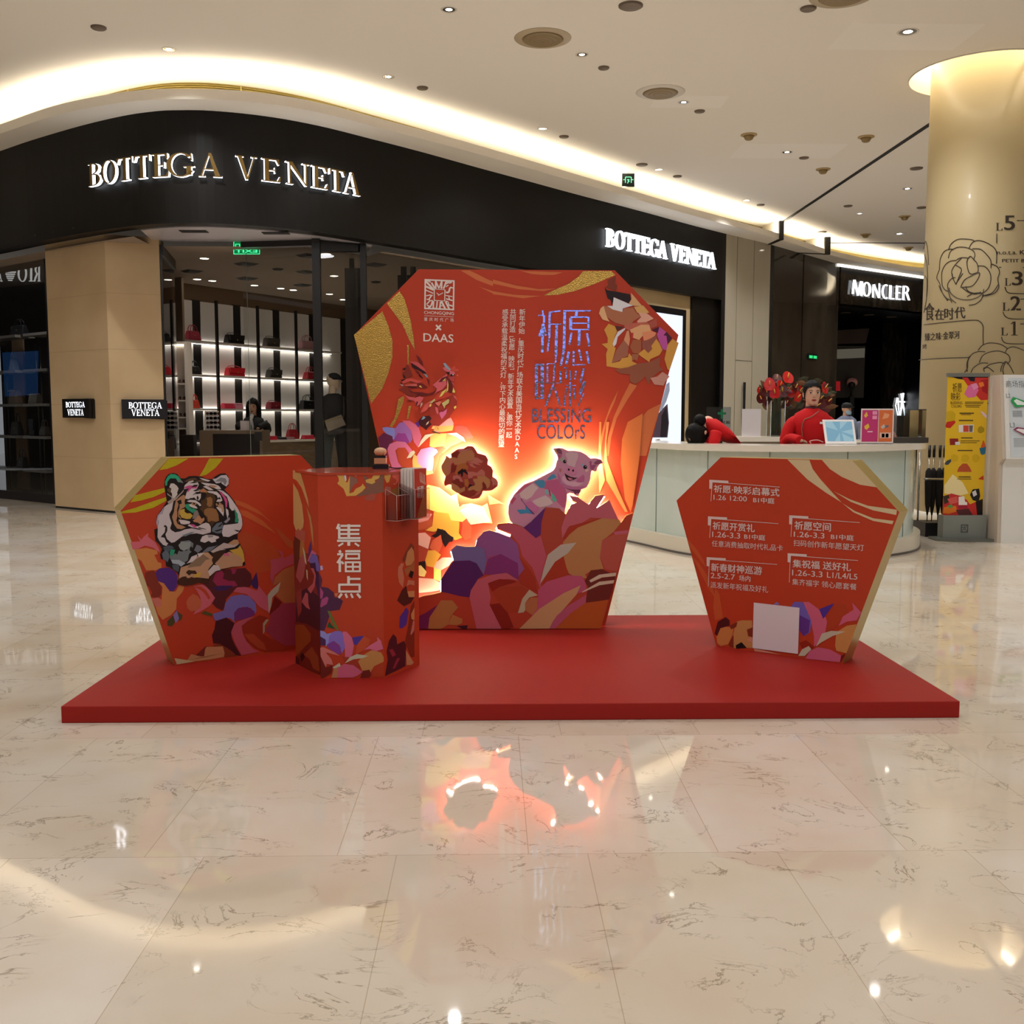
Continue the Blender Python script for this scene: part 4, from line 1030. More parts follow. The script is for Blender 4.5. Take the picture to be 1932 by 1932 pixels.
# ---- tall middle board: back panel, lit cut-outs in front of it
MP = Plane((0, 6.30, 0), (0, -1, 0)); FP = Plane((0, 6.19, 0), (0, -1, 0)); GP = Plane((0, 6.21, 0), (0, -1, 0))
main = thing('display_board', 'tall red faceted board with a rooster and a glowing pig, middle of the stage', 'display board', (.16, 6.3, PLATZ))
P1, P2, P3 = fr(660, 490, 5.2206), fr(930, 490, 5.2216), fr(700, 780, 3.7154)
FR_, FPG, FPE, FT = fr(740, 660, 12.0714), fr(940, 830, 9.2), fr(820, 830, 14.8615), fr(1000, 570, 7.1539)
op = [MP.at(x, y) for x, y in ((790, 508), (1160, 510), (1280, 632), (1142, 1180), (792, 1180), (668, 632))]
for i in (3, 4): op[i].z = PLATZ
MB().prism(op, (0, .10, 0), 0, 1).build('back_panel', [BOARD, GOLDE], main)
mb = MB()
art(mb, MP, P3, FLOW_BACK)
art(mb, MP, P2, RIBBON_P2, .0004)
art(mb, MP, P1, RIBBON_P1, .0004)
art(mb, MP, P2, FLOW_TR, .0030)
art(mb, MP, FR_, ROOSTER, .0045)
mb.build('printed_artwork', INK, main, ink=True)
mb = MB(); flat(mb, MP, P1, FOIL_P1, .0010); flat(mb, MP, P2, FOIL_P2, .0010)
mb.build('gold_foil', FOIL, main)['label'] = 'gold foil sweeps'
# ---- lettering of the middle board
mb = MB(); of = .0012
LG = fr(780, 510, 12.88)
flat(mb, MP, LG, LOGO, of); strokes(mb, MP, LG, LOGO_S, of+.0002)
qtext(mb, MP, LG, 'CHONGQING', (258, 985), (985, 1015), (258, 1072), of, bold=.012)
strokes(mb, MP, LG, '258,1102,978,1133,9', of)
for i, ch in enumerate('重庆时代广场'):
    x = 258+i*127.5; y = 1140+i*5; qtext(mb, MP, LG, ch, (x, y), (x+84, y+3), (x, y+86), of, bold=.006)
strokes(mb, MP, LG, '550,1330,668,1452,42 668,1330,548,1450,42', of)
qtext(mb, MP, LG, 'DAAS', (245, 1527), (970, 1560), (245, 1725), of, bold=.018)
column_text(mb, MP, '新年伊始，重庆时代广场联合美国当代艺术家DAAS', (985.8, 583), (974.8, 867), 12.4, of, bold=.004)
column_text(mb, MP, '共同打造「祈愿·映彩」新年艺术装置，邀你一起', (968.2, 583), (960.2, 826), 12.2, of, bold=.004)
column_text(mb, MP, '感受承载温柔祝福的天灯，许下内心最殷切的愿望', (953.4, 583), (945.6, 844), 12.2, of, bold=.004)
mb.build('lettering', WHITEI, main)['label'] = 'white clock logo and columns of small writing'
mb = MB(); strokes(mb, MP, FT, TITLE, .0014)
qtext(mb, MP, FT, 'BLESSING', (30, 1440), (822, 1440), (30, 1628), .0014); qtext(mb, MP, FT, 'COLOrS', (95, 1657), (745, 1657), (95, 1848), .0014)
mb.build('title', MIRROR, main)['label'] = 'mirror foil title'
# ---- cut-outs
def cutout(name, pl, F, outline, data, parent, thick, edge, base='b03c20', extra=None, label=None):
    pts = [pl.at(*F(*[float(a) for a in t.split(',')])) for t in outline.split()]
    mb = MB(); mb.prism(pts, V(0, 1, 0)*thick if pl.n.y < -.99 else -pl.n*thick, 0, 1)
    o = mb.build(name, [mat('cut_'+base, '#'+base, rough=.45), edge], parent)
    m2 = MB(); k = art(m2, pl, F, data)
    if extra: extra(m2, k)
    m2.build('printed_artwork', INK, o, ink=True)
    if label: o['label'] = label
    return o, pts
fo, fpts = cutout('flower_panel', FP, P3, FRONT_OUT, FRONT_ART, main, .035, GOLDE, label='front panel of large printed petals')
def eyes(m2, k):
    blk = lin('140a0a'); wh = lin('e8e0e0')
    for (cx, cy, rx, ry) in ((1155, 375, 27, 30), (1510, 472, 32, 34), (1225, 515, 17, 20), (1300, 532, 17, 20)):
        m2.poly([GP.at(*q, k+.0002) for q in ell(FPG, cx, cy, rx, ry)], col=blk)
    for (cx, cy) in ((1165, 368), (1520, 462)): m2.poly([GP.at(*q, k+.0003) for q in ell(FPG, cx, cy, 6, 6, 8)], col=wh)
pig, pigp = cutout('pig_cutout', GP, FPG, PIG_OUT, PIG_ART, main, .02, WHITEI, 'c888a0', eyes, label='pink pig cut-out with a lit outline')
peo, peop = cutout('peony_cutout', GP, FPE, PEONY_OUT, PEONY_ART, main, .02, WHITEI, 'a03824', label='round red and tan peony cut-out with a lit outline')
LED = glow('led_white', '#fff4dc', 260.0); LED2 = glow('led_soft', '#fff2d8', 30.0)
def led(name, pts, inset, y, parent, r=.006, closed=True):
    c = sum(pts, V(0, 0, 0))/len(pts); n = len(pts); q = []
    area2 = sum(pts[i].x*pts[(i+1) % n].z - pts[(i+1) % n].x*pts[i].z for i in range(n))
    for i, p in enumerate(pts):
        a, b = pts[i-1], pts[(i+1) % n]; t = (b-a); t.y = 0
        if t.length < 1e-6: continue
        nn = V(-t.z, 0, t.x).normalized()*(1 if area2 > 0 else -1); q.append(V(p.x+nn.x*inset, y, p.z+nn.z*inset))
    MB().tube(q, r, 5, closed=closed).build(name, LED, parent)
led('light_line', pigp, .010, 6.25, pig); led('light_line', peop, .010, 6.25, peo)
ft = [FP.at(*P3(*[float(a) for a in t.split(',')])) for t in FRONT_OUT.split()]
led_pts = []
mb = MB(); q = [V(p.x+ .0, 6.25, p.z-.018) for p in ft[1:-3]]
mb.tube(q, .006, 5); mb.build('light_line', LED2, fo)
# ---- left board with the tiger
T1, T2, IF, KB = fr(200, 840, 4.4921), fr(290, 880, 8.4), fr(1250, 840, 4.025), fr(545, 870, 4.6)
TP = Plane((-1.658, 5.314, PLATZ), (.5, -.866, 0))
t = thing('tiger_board', 'red faceted board printed with a striped tiger, left end of the stage', 'display board', (-1.36, 5.46, PLATZ))
o = [TP.at(*T1(x, y)) for x, y in ((537, 108), (1650, 92))]
uL = (TP.at(*T1(124, 556)) - TP.p).dot(TP.u); u0 = (o[0]-TP.p).dot(TP.u); u1 = (o[1]-TP.p).dot(TP.u); zt = o[0].z - PLATZ; zw = TP.at(*T1(124, 556)).z - PLATZ
TH = .18
fp = [TP.uv(u0, zt), TP.uv(u1, zt), TP.uv(u1+u0-uL, zw), TP.uv(u1-.01, 0), TP.uv(.0, 0), TP.uv(uL, zw)]
MB().prism(fp, -TP.n*TH, 0, 1, 1).build('panel', [BOARD, GOLDE], t)
mb = MB(); k = art(mb, TP, T1, TIGER_BG); art(mb, TP, T2, TIGER, k+.0002)
mb.build('printed_artwork', INK, t, ink=True)
mb = MB(); flat(mb, TP, T1, TIGER_FOIL, .0004); mb.build('gold_foil', FOILY, t)['label'] = 'yellow gold foil sweeps'

# ---- right board with the event list
IP = Plane((1.276, 5.715, PLATZ), (-.604, -.797, 0))
t = thing('event_board', 'red faceted board listing event dates, right end of the stage', 'display board', (1.56, 5.5, PLATZ))
q = [IP.at(*IF(x, y)) for x, y in ((442, 92), (1440, 112), (1798, 508), (1365, 1660), (408, 1540), (106, 420))]
q[3].z = q[4].z = PLATZ; q[1].z = q[0].z
MB().prism(q, -IP.n*.16, 0, 1, 1).build('panel', [BOARD, GOLDE], t)
mb = MB(); k = art(mb, IP, IF, INFO_BG); mb.build('printed_artwork', INK, t, ink=True)
mb = MB(); of = k+.0004
for (x, y, w) in ((355, 262, 0), (345, 540, -6), (962, 532, 8), (335, 850, -6), (950, 820, 8)):
    mb.poly([IP.at(*IF(x+a, y+b), of) for a, b in ((0, 0), (145, 8), (145, 24), (25, 18), (22, 70), (0, 68))], 0)
    strokes(mb, IP, IF, f'{x+25},{y+18},{x+535},{y+56},4 {x+19},{y+60},{x+13},{y+222 if y > 800 else y+163},4', of+.0001)
for s, tl, tr, bl, b in (('祈愿·映彩启幕式', (390, 300), (887, 330), (390, 358), .02), ('1.26 12:00', (388, 376), (640, 389), (388, 414), .01), ('B1中庭', (690, 393), (850, 402), (689, 436), .016),
    ('祈愿开赏礼', (382, 580), (700, 600), (381, 640), .02), ('1.26-3.3', (378, 655), (590, 668), (377, 696), .012), ('B1中庭', (622, 671), (780, 682), (621, 713), .016), ('任意消费抽取时代礼品卡', (375, 722), (915, 758), (374, 768), .004),
    ('祈愿空间', (1003, 575), (1278, 590), (1002, 640), .02), ('1.26-3.3', (998, 655), (1230, 668), (997, 695), .012), ('B1中庭', (1280, 672), (1452, 684), (1279, 714), .016), ('扫码创作新年愿望天灯', (995, 717), (1530, 755), (994, 765), .004),
    ('新春财神巡游', (370, 895), (755, 922), (369, 957), .02), ('2.5-2.7', (367, 968), (550, 982), (366, 1008), .012), ('场内', (582, 986), (668, 993), (581, 1030), .016), ('派发新年祝福及好礼', (365, 1035), (803, 1072), (364, 1083), .004),
    ('集祝福 送好礼', (990, 867), (1430, 897), (989, 927), .02), ('1.26-3.3', (985, 945), (1215, 960), (984, 988), .012), ('L1/L4/L5', (1250, 962), (1480, 978), (1249, 1005), .012), ('集齐福字 领心愿套餐', (985, 1012), (1475, 1052), (984, 1060), .004)):
    qtext(mb, IP, IF, s, tl, tr, bl, of, bold=b)
mb.build('lettering', mat('pale_print', '#d8c4bc', rough=.5), t)['label'] = 'pale event list lettering'
mb = MB(); mb.prism([IP.at(*IF(x, y), of+.002) for x, y in ((693, 1195), (1040, 1235), (1028, 1585), (683, 1540))], -IP.n*.0015)
mb.build('card', mat('white_card', '#d9d0d2', rough=.5), t)['label'] = 'square white card'

# ---- hexagonal counter with its leaflet holder
HC, HS, HZ = V(-.691, 5.304), .314, 1.104
hx = [V(HC.x+HS*math.cos(a), HC.y+HS*math.sin(a), 0) for a in [math.radians(60*i) for i in range(6)]]   # 4: front left, 5: front right, 3: left, 0: right
t = thing('hexagonal_counter', 'red six-sided counter printed with flowers, front of the stage', 'counter', (HC.x, HC.y, PLATZ))
MB().prism([V(p.x, p.y, HZ-.004) for p in hx], (0, 0, PLATZ-HZ+.004)).build('body', BOARD, t)
kf, kl, kr = Plane((hx[4].x, hx[4].y, 0), (0, -1, 0)), Plane((hx[3].x, hx[3].y, 0), (-math.cos(math.radians(30)), -.5, 0)), Plane((hx[5].x, hx[5].y, 0), (math.cos(math.radians(30)), -.5, 0))
MB().prism([V(HC.x+(p.x-HC.x)*1.012, HC.y+(p.y-HC.y)*1.012, HZ) for p in hx], (0, 0, -.012)).build('top', mat('counter_top', '#b0432c', rough=.18, spec=.5, coat=.4), t)
mb = MB(); art(mb, kl, KB, KL); art(mb, kf, KB, KF); art(mb, kr, KB, KR)
mb.build('printed_artwork', INK, t, ink=True)
mb = MB(); strokes(mb, kf, KB, ' '.join(','.join(q.split(',')[:4]+[str(float(q.split(',')[4])*1.18)]) for q in KTXT.split()), .0025); mb.build('lettering', WHITEI, t)['label'] = 'three large white characters'
# clear holder on the right face: a stepped tray, long axis along the face
ACR = glass('clear_acrylic', '#f6ecec', .10)
ACE = mat('acrylic_edge', '#e0b8b0', rough=.2, spec=.6, alpha=.85)
h = empty('leaflet_holder', (hx[5].x+.1, hx[5].y+.1, .85)); h.parent = t; h.matrix_parent_inverse = parent_inv(t)
h['label'] = 'clear acrylic leaflet holder'
def kp(u, w, n): return kr.p + kr.u*u + V(0, 0, w) + kr.n*n
B0 = kr.at(727, 982); z0 = B0.z; ub = (B0-kr.p).dot(kr.u)
U0, U1, U2 = ub, ub+.115, ub+.245
mb = MB()
for (a, b, d, zt_) in ((U0, U1, .07, z0+.155), (U1, U2, .10, z0+.18)):
    mb.poly([kp(a, z0, d), kp(b, z0, d), kp(b, zt_-.03, d), kp(a, zt_-.03, d)]); mb.poly([kp(a, z0, .002), kp(a, z0, d), kp(a, zt_-.03, d), kp(a, zt_, .002)])
    mb.poly([kp(b, z0, .002), kp(b, z0, d), kp(b, zt_-.03, d), kp(b, zt_, .002)]); mb.poly([kp(a, z0, .002), kp(b, z0, .002), kp(b, z0, d), kp(a, z0, d)])
mb.build('pocket', ACR, h)
mb = MB()
for (a, b, d, zt_) in ((U0, U1, .07, z0+.155), (U1, U2, .10, z0+.18)):
    for P in ([kp(a, z0, d), kp(a, zt_-.03, d)], [kp(b, z0, d), kp(b, zt_-.03, d)], [kp(a, z0, d), kp(b, z0, d)], [kp(a, zt_-.03, d), kp(b, zt_-.03, d)], [kp(a, z0, .003), kp(a, zt_, .003)], [kp(a, z0, .003), kp(a, z0, d)], [kp(a, zt_, .003), kp(a, zt_-.03, d)], [kp(b, zt_, .003), kp(b, zt_-.03, d)]): mb.tube(P, .0011, 4)
mb.build('edge', ACE, h)
PAPER = mat('leaflet_paper', '#e6dcd2', rough=.6); LRED = mat('leaflet_red', '#bb3426', rough=.4)
for i in range(9):
    d = .012+i*.0095 - .002*(i % 2); zb, zh = z0+.004, .245+.002*((i*5) % 3)
    f = i == 8
    P = [kp(U1+.008, zb, d+.002), kp(U2-.012, zb, d+.002), kp(U2-.012, zb+zh, d+.002), kp(U1+.008, zb+zh, d+.002)]
    lf = MB().prism(P, -kr.n*(.0035 if f else .006), 1 if f else 0, 0).build('leaflet', [PAPER, LRED])
    tag(lf, 'front red leaflet with a white emblem in the clear holder' if f else 'plain-edged leaflet in the stack behind the red one in the clear holder', 'leaflet', None if f else 'leaflets in the clear holder on the counter')
    if f:
        mb = MB(); LF = lambda u, w: kp(U1+.008+u*(U2-U1-.02), zb+w*zh, d+.0028)
        for k, ch in enumerate('祈愿映彩'):
            x, y = .22+.28*(k % 2), .40+.12*(1-k//2); put_text(mb, ch, LF(x, y+.12), LF(x+.26, y+.12), LF(x, y), bold=.02)
        mb.build('emblem', WHITEI, lf)
        mb = MB()
        for k in range(4):
            a = [LF(.95-.12*k-.1*math.cos(s), .80+.14*math.sin(s)+.02*k) for s in (-1.2, -.6, 0, .6)]; b = [LF(.90-.12*k-.1*math.cos(s), .78+.14*math.sin(s)+.02*k) for s in (-1.2, -.6, 0, .6)]
            mb.ribbon(a, b)
        mb.build('swirl', mat('leaflet_swirl', '#e0b49c', rough=.5), lf)
# stamp on the counter and its little cord
t = thing('hand_stamp', 'black self-inking hand stamp with a wooden knob on the red counter', 'stamp', (-.57, 5.42, HZ))
sx, sy = ony(718, 880, 5.42).x, 5.42
MB().box((sx-.040, sy-.03, HZ), (sx+.045, sy+.03, HZ+.022)).build('base', mat('stamp_black', '#141012', rough=.35), t)
mb = MB(); mb.cbox((sx, sy, HZ+.042), (.062, .045, .03)); mb.build('block', mat('stamp_wood', '#c08a64', rough=.4), t)
MB().cbox((sx, sy, HZ+.062), (.06, .04, .012)).build('collar', MATS['stamp_black'], t)
MB().lathe([(.012, .066), (.026, .074), (.034, .088), (.030, .102), (.016, .110), (.0, .112)], (sx, sy, HZ), 18).build('knob', mat('stamp_knob', '#d2a078', rough=.35), t)
mb = MB(); mb.tube(cr([V(sx+.04, sy+.0, HZ+.012), V(sx+.07, sy-.01, HZ+.004), V(sx+.11, sy+.02, HZ+.003), V(sx+.13, sy+.03, HZ+.003)], 5), .003, 6); mb.build('cord', MATS['stamp_black'], t)
# ---------------------------------------------------------------- ceiling fittings
RING = mat('fitting_white', '#d8d2c8', rough=.4); REFL = mat('lamp_reflector', '#c9c4bb', rough=.15, metal=.9); BULB = glow('lamp_face', '#fff4e0', 18.0)
GREYD = mat('fitting_grey', '#75695c', rough=.5); CHROME = mat('chrome', '#b9b6b0', rough=.18, metal=1.0)
DL = {}
def downlight(x, y, r, label, power, on=True, group=None):
    p = onz(x, y, CEIL)
    t = thing('downlight', label, 'ceiling light', (p.x, p.y, CEIL), 0, group)
    key = (round(r, 3), on)
    if key not in DL:
        a = MB().lathe([(r*.80, -.002), (r, -.004), (r*1.02, -.001), (r*.98, 0), (r*.80, -.002)], (0, 0, 0), 28).build('trim_ring', RING, t); a.matrix_parent_inverse = Matrix.Identity(4)
        b = MB().lathe([(r*.80, -.002), (r*.6, -.0016), (r*.42, -.0012)], (0, 0, 0), 28); b.f = [f for f in b.f if len(f) == 4]; b.m = b.m[:len(b.f)]; b.sm = b.sm[:len(b.f)]; b.c = b.c[:len(b.f)]
        b = b.build('reflector', REFL, t); b.matrix_parent_inverse = Matrix.Identity(4)
        c = MB().lathe([(r*.42, -.0014), (0.0, -.0014)], (0, 0, 0), 24).build('lamp', BULB if on else GREYD, t); c.matrix_parent_inverse = Matrix.Identity(4)
        DL[key] = (a, b, c)
    else:
        for s in DL[key]:
            d = s.copy(); COL.objects.link(d); d.parent = t; d.matrix_parent_inverse = Matrix.Identity(4)
    if power:
        l = bpy.data.lights.new('lamp_light', 'SPOT'); l.energy = power; l.color = (.99, .98, .97); l.spot_size = math.radians(125); l.spot_blend = .8; l.shadow_soft_size = .06
        o = bpy.data.objects.new('lamp_light', l); COL.objects.link(o); o.parent = t; o.location = (0, 0, -.06)
    return t
PW = 225
for x, y, r, lb in ((847, 18, .085, 'large chrome downlight in the ceiling near the top edge, left of the round air diffuser'),
    (319, 93, .085, 'chrome downlight above the left end of the glowing cove'), (733, 145, .08, 'white ringed downlight just off the cove, above the big shop sign'),
    (1098, 103, .08, 'chrome downlight right beside the larger round air diffuser'), (1024, 243, .08, 'white ringed downlight midway along the cove'),
    (1290, 193, .08, 'downlight beside the smaller round air diffuser'), (1243, 320, .08, 'downlight right of the hanging exit sign'),
    (1713, 60, .12, 'large ringed downlight in a square hatch near the column'), (1485, 287, .09, 'bright downlight in a square hatch between two smoke detectors'),
    (1408, 378, .08, 'small downlight near the far end of the first cove'), (1712, 356, .10, 'downlight beyond the black ceiling joint, close to the column edge'),
    (1622, 403, .08, 'small downlight beyond the black ceiling joint, left of the smoke detector'), (1697, 441, .14, 'bright white downlight low beyond the joint, by the column')):
    downlight(x, y, r, lb, PW)
# lamps of the same ceiling outside the picture's edges, left and right
for lx, ly in ((-9.5, 11.5), (-6.5, 10.8), (9.5, 10), (9.5, 14.5), (10.5, 18.5), (-2, 10.5), (2.2, 10.5), (-12, 14)):
    l = bpy.data.lights.new('ceiling_spot', 'SPOT'); l.energy = PW; l.color = (.99, .98, .97); l.spot_size = math.radians(125); l.spot_blend = .8; l.shadow_soft_size = .1
    o = bpy.data.objects.new('ceiling_spot', l); COL.objects.link(o); o.location = (lx, ly, CEIL-.05)
# small flat discs: speakers and sprinkler covers
sp0 = None
for x, y, r, lb in ((186, 51, .085, 'small grey speaker disc at the ceiling upper left'), (1190, 10, .13, 'dark round speaker disc at the very top of the ceiling'),
    (1139, 127, .07, 'small sprinkler cover right of the chrome downlight and larger diffuser'), (797, 165, .075, 'small sprinkler cover right of the ringed downlight by the cove'),
    (1064, 257, .075, 'small sprinkler cover right of the midway cove downlight'), (1525, 15, .085, 'dark sprinkler cover at the top, left of the square hatch lamp'),
    (1320, 209, .075, 'small sprinkler cover right of the smaller air diffuser'), (1517, 297, .08, 'small sprinkler cover right of the bright hatch downlight'),
    (1211, 310, .10, 'beige speaker disc just above the hanging exit sign'), (1278, 332, .08, 'small sprinkler cover right of the exit sign'),
    (1435, 386, .08, 'small sprinkler cover at the far end of the first cove'), (1729, 317, .11, 'flat disc beside the column edge beyond the joint'),
    (1600, 388, .09, 'flat disc just beyond the black ceiling joint'), (1739, 391, .10, 'flat disc touching the column edge, low on the ceiling'), (1551, 437, .10, 'dark flat disc near the second cove end')):
    p = onz(x, y, CEIL); t = thing('ceiling_disc', lb, 'ceiling disc', (p.x, p.y, CEIL))
    m = GREYD if r != .10 else mat('fitting_beige', '#8d7c5e', rough=.6)
    if sp0 is None:
        sp0 = MB().lathe([(0.0, -.022), (.86, -.022), (1.0, -.012), (1.0, 0)], (0, 0, 0), 24).build('cover', GREYD, t); o = sp0
    else: o = sp0.copy(); COL.objects.link(o); o.parent = t
    o.matrix_parent_inverse = Matrix.Identity(4); o.scale = (r, r, 1)
sd0 = None
for x, y, lb in ((1413, 254, 'beige smoke detector left of the bright hatch downlight'), (1634, 258, 'beige smoke detector near the column, above the black joint'), (1553, 319, 'beige smoke detector right of the bright hatch downlight'),
    (1707, 408, 'beige smoke detector beyond the joint, close to the column'), (1633, 442, 'beige smoke detector low beyond the joint, left of the bright lamp'), (1714, 467, 'beige smoke detector below the second black joint line')):
    p = onz(x, y, CEIL); t = thing('smoke_detector', lb, 'smoke detector', (p.x, p.y, CEIL))
    if sd0 is None:
        a = MB().lathe([(.0, -.022), (.10, -.022), (.125, -.012), (.125, 0)], (0, 0, 0), 24).build('base', mat('detector_beige', '#b29a6c', rough=.5), t)
        b = MB().lathe([(0, -.085), (.04, -.083), (.06, -.07), (.075, -.04), (.085, -.022)], (0, 0, 0), 20).build('head', mat('detector_head', '#8f7a50', rough=.5), t); sd0 = (a, b)
    else:
        a, b = (s.copy() for s in sd0)
        for s in (a, b): COL.objects.link(s); s.parent = t
    for s in (a, b): s.matrix_parent_inverse = Matrix.Identity(4)
DIFF = mat('diffuser_beige', '#8f7c5c', rough=.45, metal=.1); DIFW = mat('diffuser_rim', '#b7a78c', rough=.4)
for x, y, r, lb, rim in ((1024, 72, .33, 'larger round ceiling air diffuser with concentric rings', DIFW), (1246, 174, .33, 'smaller looking round air diffuser with a pale rim', RING), (1590, -9, .34, 'round air diffuser cut off by the top edge of the photo', DIFW)):
    p = onz(x, y, CEIL); t = thing('air_diffuser', lb, 'air diffuser', (p.x, p.y, CEIL))
    MB().lathe([(r*.76, -.014), (r*.98, -.006), (r, 0)], (p.x, p.y, CEIL), 40).build('rim', rim, t)
    MB().lathe([(r*.755, -.004), (.001, -.004)], (p.x, p.y, CEIL), 40).build('throat', mat('diffuser_dark', '#1c160e', rough=.7), t)
    for k, (a, b) in enumerate(((.74, .62), (.55, .43), (.37, .26), (.2, .001))):
        MB().lathe([(r*a, -.010-.006*k), (r*b, -.034-.006*k), (max(.001, r*(b-.02)), -.030-.006*k)], (p.x, p.y, CEIL), 40).build('cone_ring', DIFF, t)
HAT = mat('hatch_plate', '#f4f0ea', rough=.9)
for x, y, w, lb in ((1705, 70, 1.5, 'large square ceiling hatch around the lamp near the column'), (1486, 285, 1.7, 'square ceiling hatch around the bright downlight'), (1300, 192, 1.0, 'square ceiling hatch by the smaller air diffuser')):
    p = onz(x, y, CEIL); h = w/2
    o = MB().box((p.x-h, p.y-h*.55, CEIL-.0012), (p.x+h, p.y+h*.55, CEIL)).build('ceiling_hatch', HAT); tag(o, lb, 'ceiling hatch')
# hanging exit sign over the cove
p = onz(1185, 325, CEIL); ex = thing('exit_sign', 'small hanging black and green exit sign in front of the cove', 'exit sign', (p.x, p.y, CEIL))
a = ony(1174, 327, p.y); b = ony(1197, 352, p.y)
MB().box((a.x, p.y, b.z), (b.x, p.y+.05, a.z)).build('case', mat('sign_case', '#0d1a14', rough=.3), ex)
mb = MB(); EP = Plane((0, p.y, 0), (0, -1, 0)); GRN = glow('sign_green', '#7fe8b0', 1.6)
strokes(mb, EP, lambda x, y: (x, y), '1180,334,1191,334,1.6 1180,334,1180,345,1.6 1191,334,1191,345,1.6 1184,338,1187,343,2.2 1187,338,1184,346,1.6 1176,339,1179,339,1.4 1192,339,1195,339,1.4', .002); mb.build('pictogram', GRN, ex)
MB().tube([((a.x+b.x)/2, p.y+.025, a.z), ((a.x+b.x)/2, p.y+.025, CEIL)], .006, 6).build('hanger', GREYD, ex)
# ---------------------------------------------------------------- serif letters as shapes
def rect(x0, y0, x1, y1): return [(x0, y0), (x1, y0), (x1, y1), (x0, y1)]
def ringp(cx, cy, ax, ay, bx, by, a0, a1, n=20):
    A = [math.radians(a0+(a1-a0)*i/n) for i in range(n+1)]; o = [(cx+ax*math.cos(a), cy+ay*math.sin(a)) for a in A]; i_ = [(cx+bx*math.cos(a), cy+by*math.sin(a)) for a in A]
    return [[o[k], o[k+1], i_[k+1], i_[k]] for k in range(n)]
S_ = .045
SER = {
 'I': (.36, [rect(.11, 0, .25, 1), rect(.02, 0, .34, S_), rect(.02, 1-S_, .34, 1)]),
 'B': (.68, [rect(.09, 0, .24, 1), rect(0, 0, .28, S_), rect(0, 1-S_, .28, 1), rect(.2, .485, .34, .535)] + ringp(.28, .76, .33, .24, .19, .195, -90, 90) + ringp(.30, .265, .38, .265, .23, .215, -90, 90) + [rect(.2, 0, .31, .05), rect(.2, .95, .29, 1)]),
 'O': (.86, ringp(.43, .5, .43, .52, .28, .475, 0, 360, 32)),
 'T': (.72, [rect(.285, 0, .435, 1), rect(.18, 0, .54, S_), rect(0, .945, .72, 1), [(0, 1), (0, .74), (.04, .76), (.10, .95)], [(.72, 1), (.72, .74), (.68, .76), (.62, .95)]]),
 'E': (.64, [rect(.09, 0, .24, 1), rect(0, 0, .3, S_), rect(0, 1-S_, .3, 1), rect(.2, 0, .6, .055), rect(.2, .945, .58, 1), rect(.2, .485, .46, .535), [(.64, .25), (.60, .25), (.52, .05), (.62, .0)], [(.60, .76), (.56, .76), (.48, .95), (.59, 1)], rect(.43, .39, .47, .63)]),
 'G': (.86, ringp(.45, .5, .44, .52, .29, .475, 42, 330, 26) + [rect(.62, .06, .77, .42), rect(.53, .40, .86, .44), [(.74, .98), (.78, .98), (.80, .68), (.76, .68)]]),
 'A': (.84, [[(.06, 0), (.12, 0), (.42, 1), (.38, 1)], [(.60, 0), (.77, 0), (.46, 1.02), (.36, 1.02)], rect(.2, .30, .62, .35), rect(0, 0, .24, S_), rect(.52, 0, .84, S_)]),
 'V': (.84, [[(.07, 1), (.24, 1), (.48, 0), (.38, -.02)], [(.70, 1), (.76, 1), (.47, -.02), (.42, .02)], rect(0, 1-S_, .32, 1), rect(.60, 1-S_, .84, 1)]),
 'N': (.86, [rect(.11, 0, .165, 1), rect(.70, 0, .755, 1), [(.06, 1), (.23, 1), (.755, 0), (.70, 0)], rect(.02, 0, .26, S_), rect(0, 1-S_, .22, 1), rect(.60, 1-S_, .86, 1)]),
 'R': (.76, [rect(.09, 0, .24, 1), rect(0, 0, .32, S_), rect(0, 1-S_, .28, 1)] + ringp(.28, .74, .34, .26, .19, .21, -90, 90) + [[(.30, .50), (.46, .50), (.76, 0), (.60, 0)], rect(.58, 0, .76, S_)]),
 '1': (.62, [rect(.22, 0, .42, 1), rect(.06, 0, .60, .05), [(.04, .80), (.22, .90), (.22, 1), (.03, .86)]]),
 'L': (.62, [rect(.09, 0, .24, 1), rect(0, 0, .34, S_), rect(0, 1-S_, .34, 1), rect(.2, 0, .6, .055), [(.62, .30), (.58, .30), (.48, .05), (.60, 0)]]),
}
def letter_on(mb, ch, o, u, w, nrm, width, height, thick, mf=0, ms=1):
    """one letter with its own depth: o lower left corner, u right, w up, nrm towards the reader"""
    W, polys = SER[ch]
    for p in polys:
        P = [o + u*(x/W*width) + w*(y*height) for x, y in p]
        if (P[1]-P[0]).cross(P[2]-P[1]).dot(nrm) < 0: P.reverse()
        if thick: mb.prism([q + nrm*thick for q in P], -nrm*thick, mf, ms)
        else: mb.poly(P, mf)
BRASS = mat('letter_brass', '#8f7440', rough=.3, metal=.85); LETW = glow('letter_white', '#f4f8ff', 3.0); LETS = glow('letter_side', '#f2f7ff', 4.5)
def curved_sign(label, spans, text, z0, z1, face, off=-.06, thick=.05):
    c = fpx(sum(spans[len(spans)//2])/2); sg = thing('shop_sign', label, 'shop sign', (c.x, c.y, z0))
    for ch, (a, b) in zip(text, spans):
        P0, P1 = fpx(a), fpx(b); d = (P1-P0); W = d.length; u = V(d.x, d.y, 0).normalized(); n = V(u.y, -u.x, 0)
        mb = MB(); letter_on(mb, ch, V(P0.x, P0.y, z0)+n*.02, u, V(0, 0, 1), n, W, z1-z0, thick)
        mb.build('letter', [face, LETS], sg)
    return sg
L1s = [(520, 580), (585, 660), (665, 745), (750, 830), (840, 925), (940, 1050), (1065, 1185), (1250, 1360), (1380, 1475), (1500, 1620), (1630, 1712), (1720, 1795), (1792, 1875)]
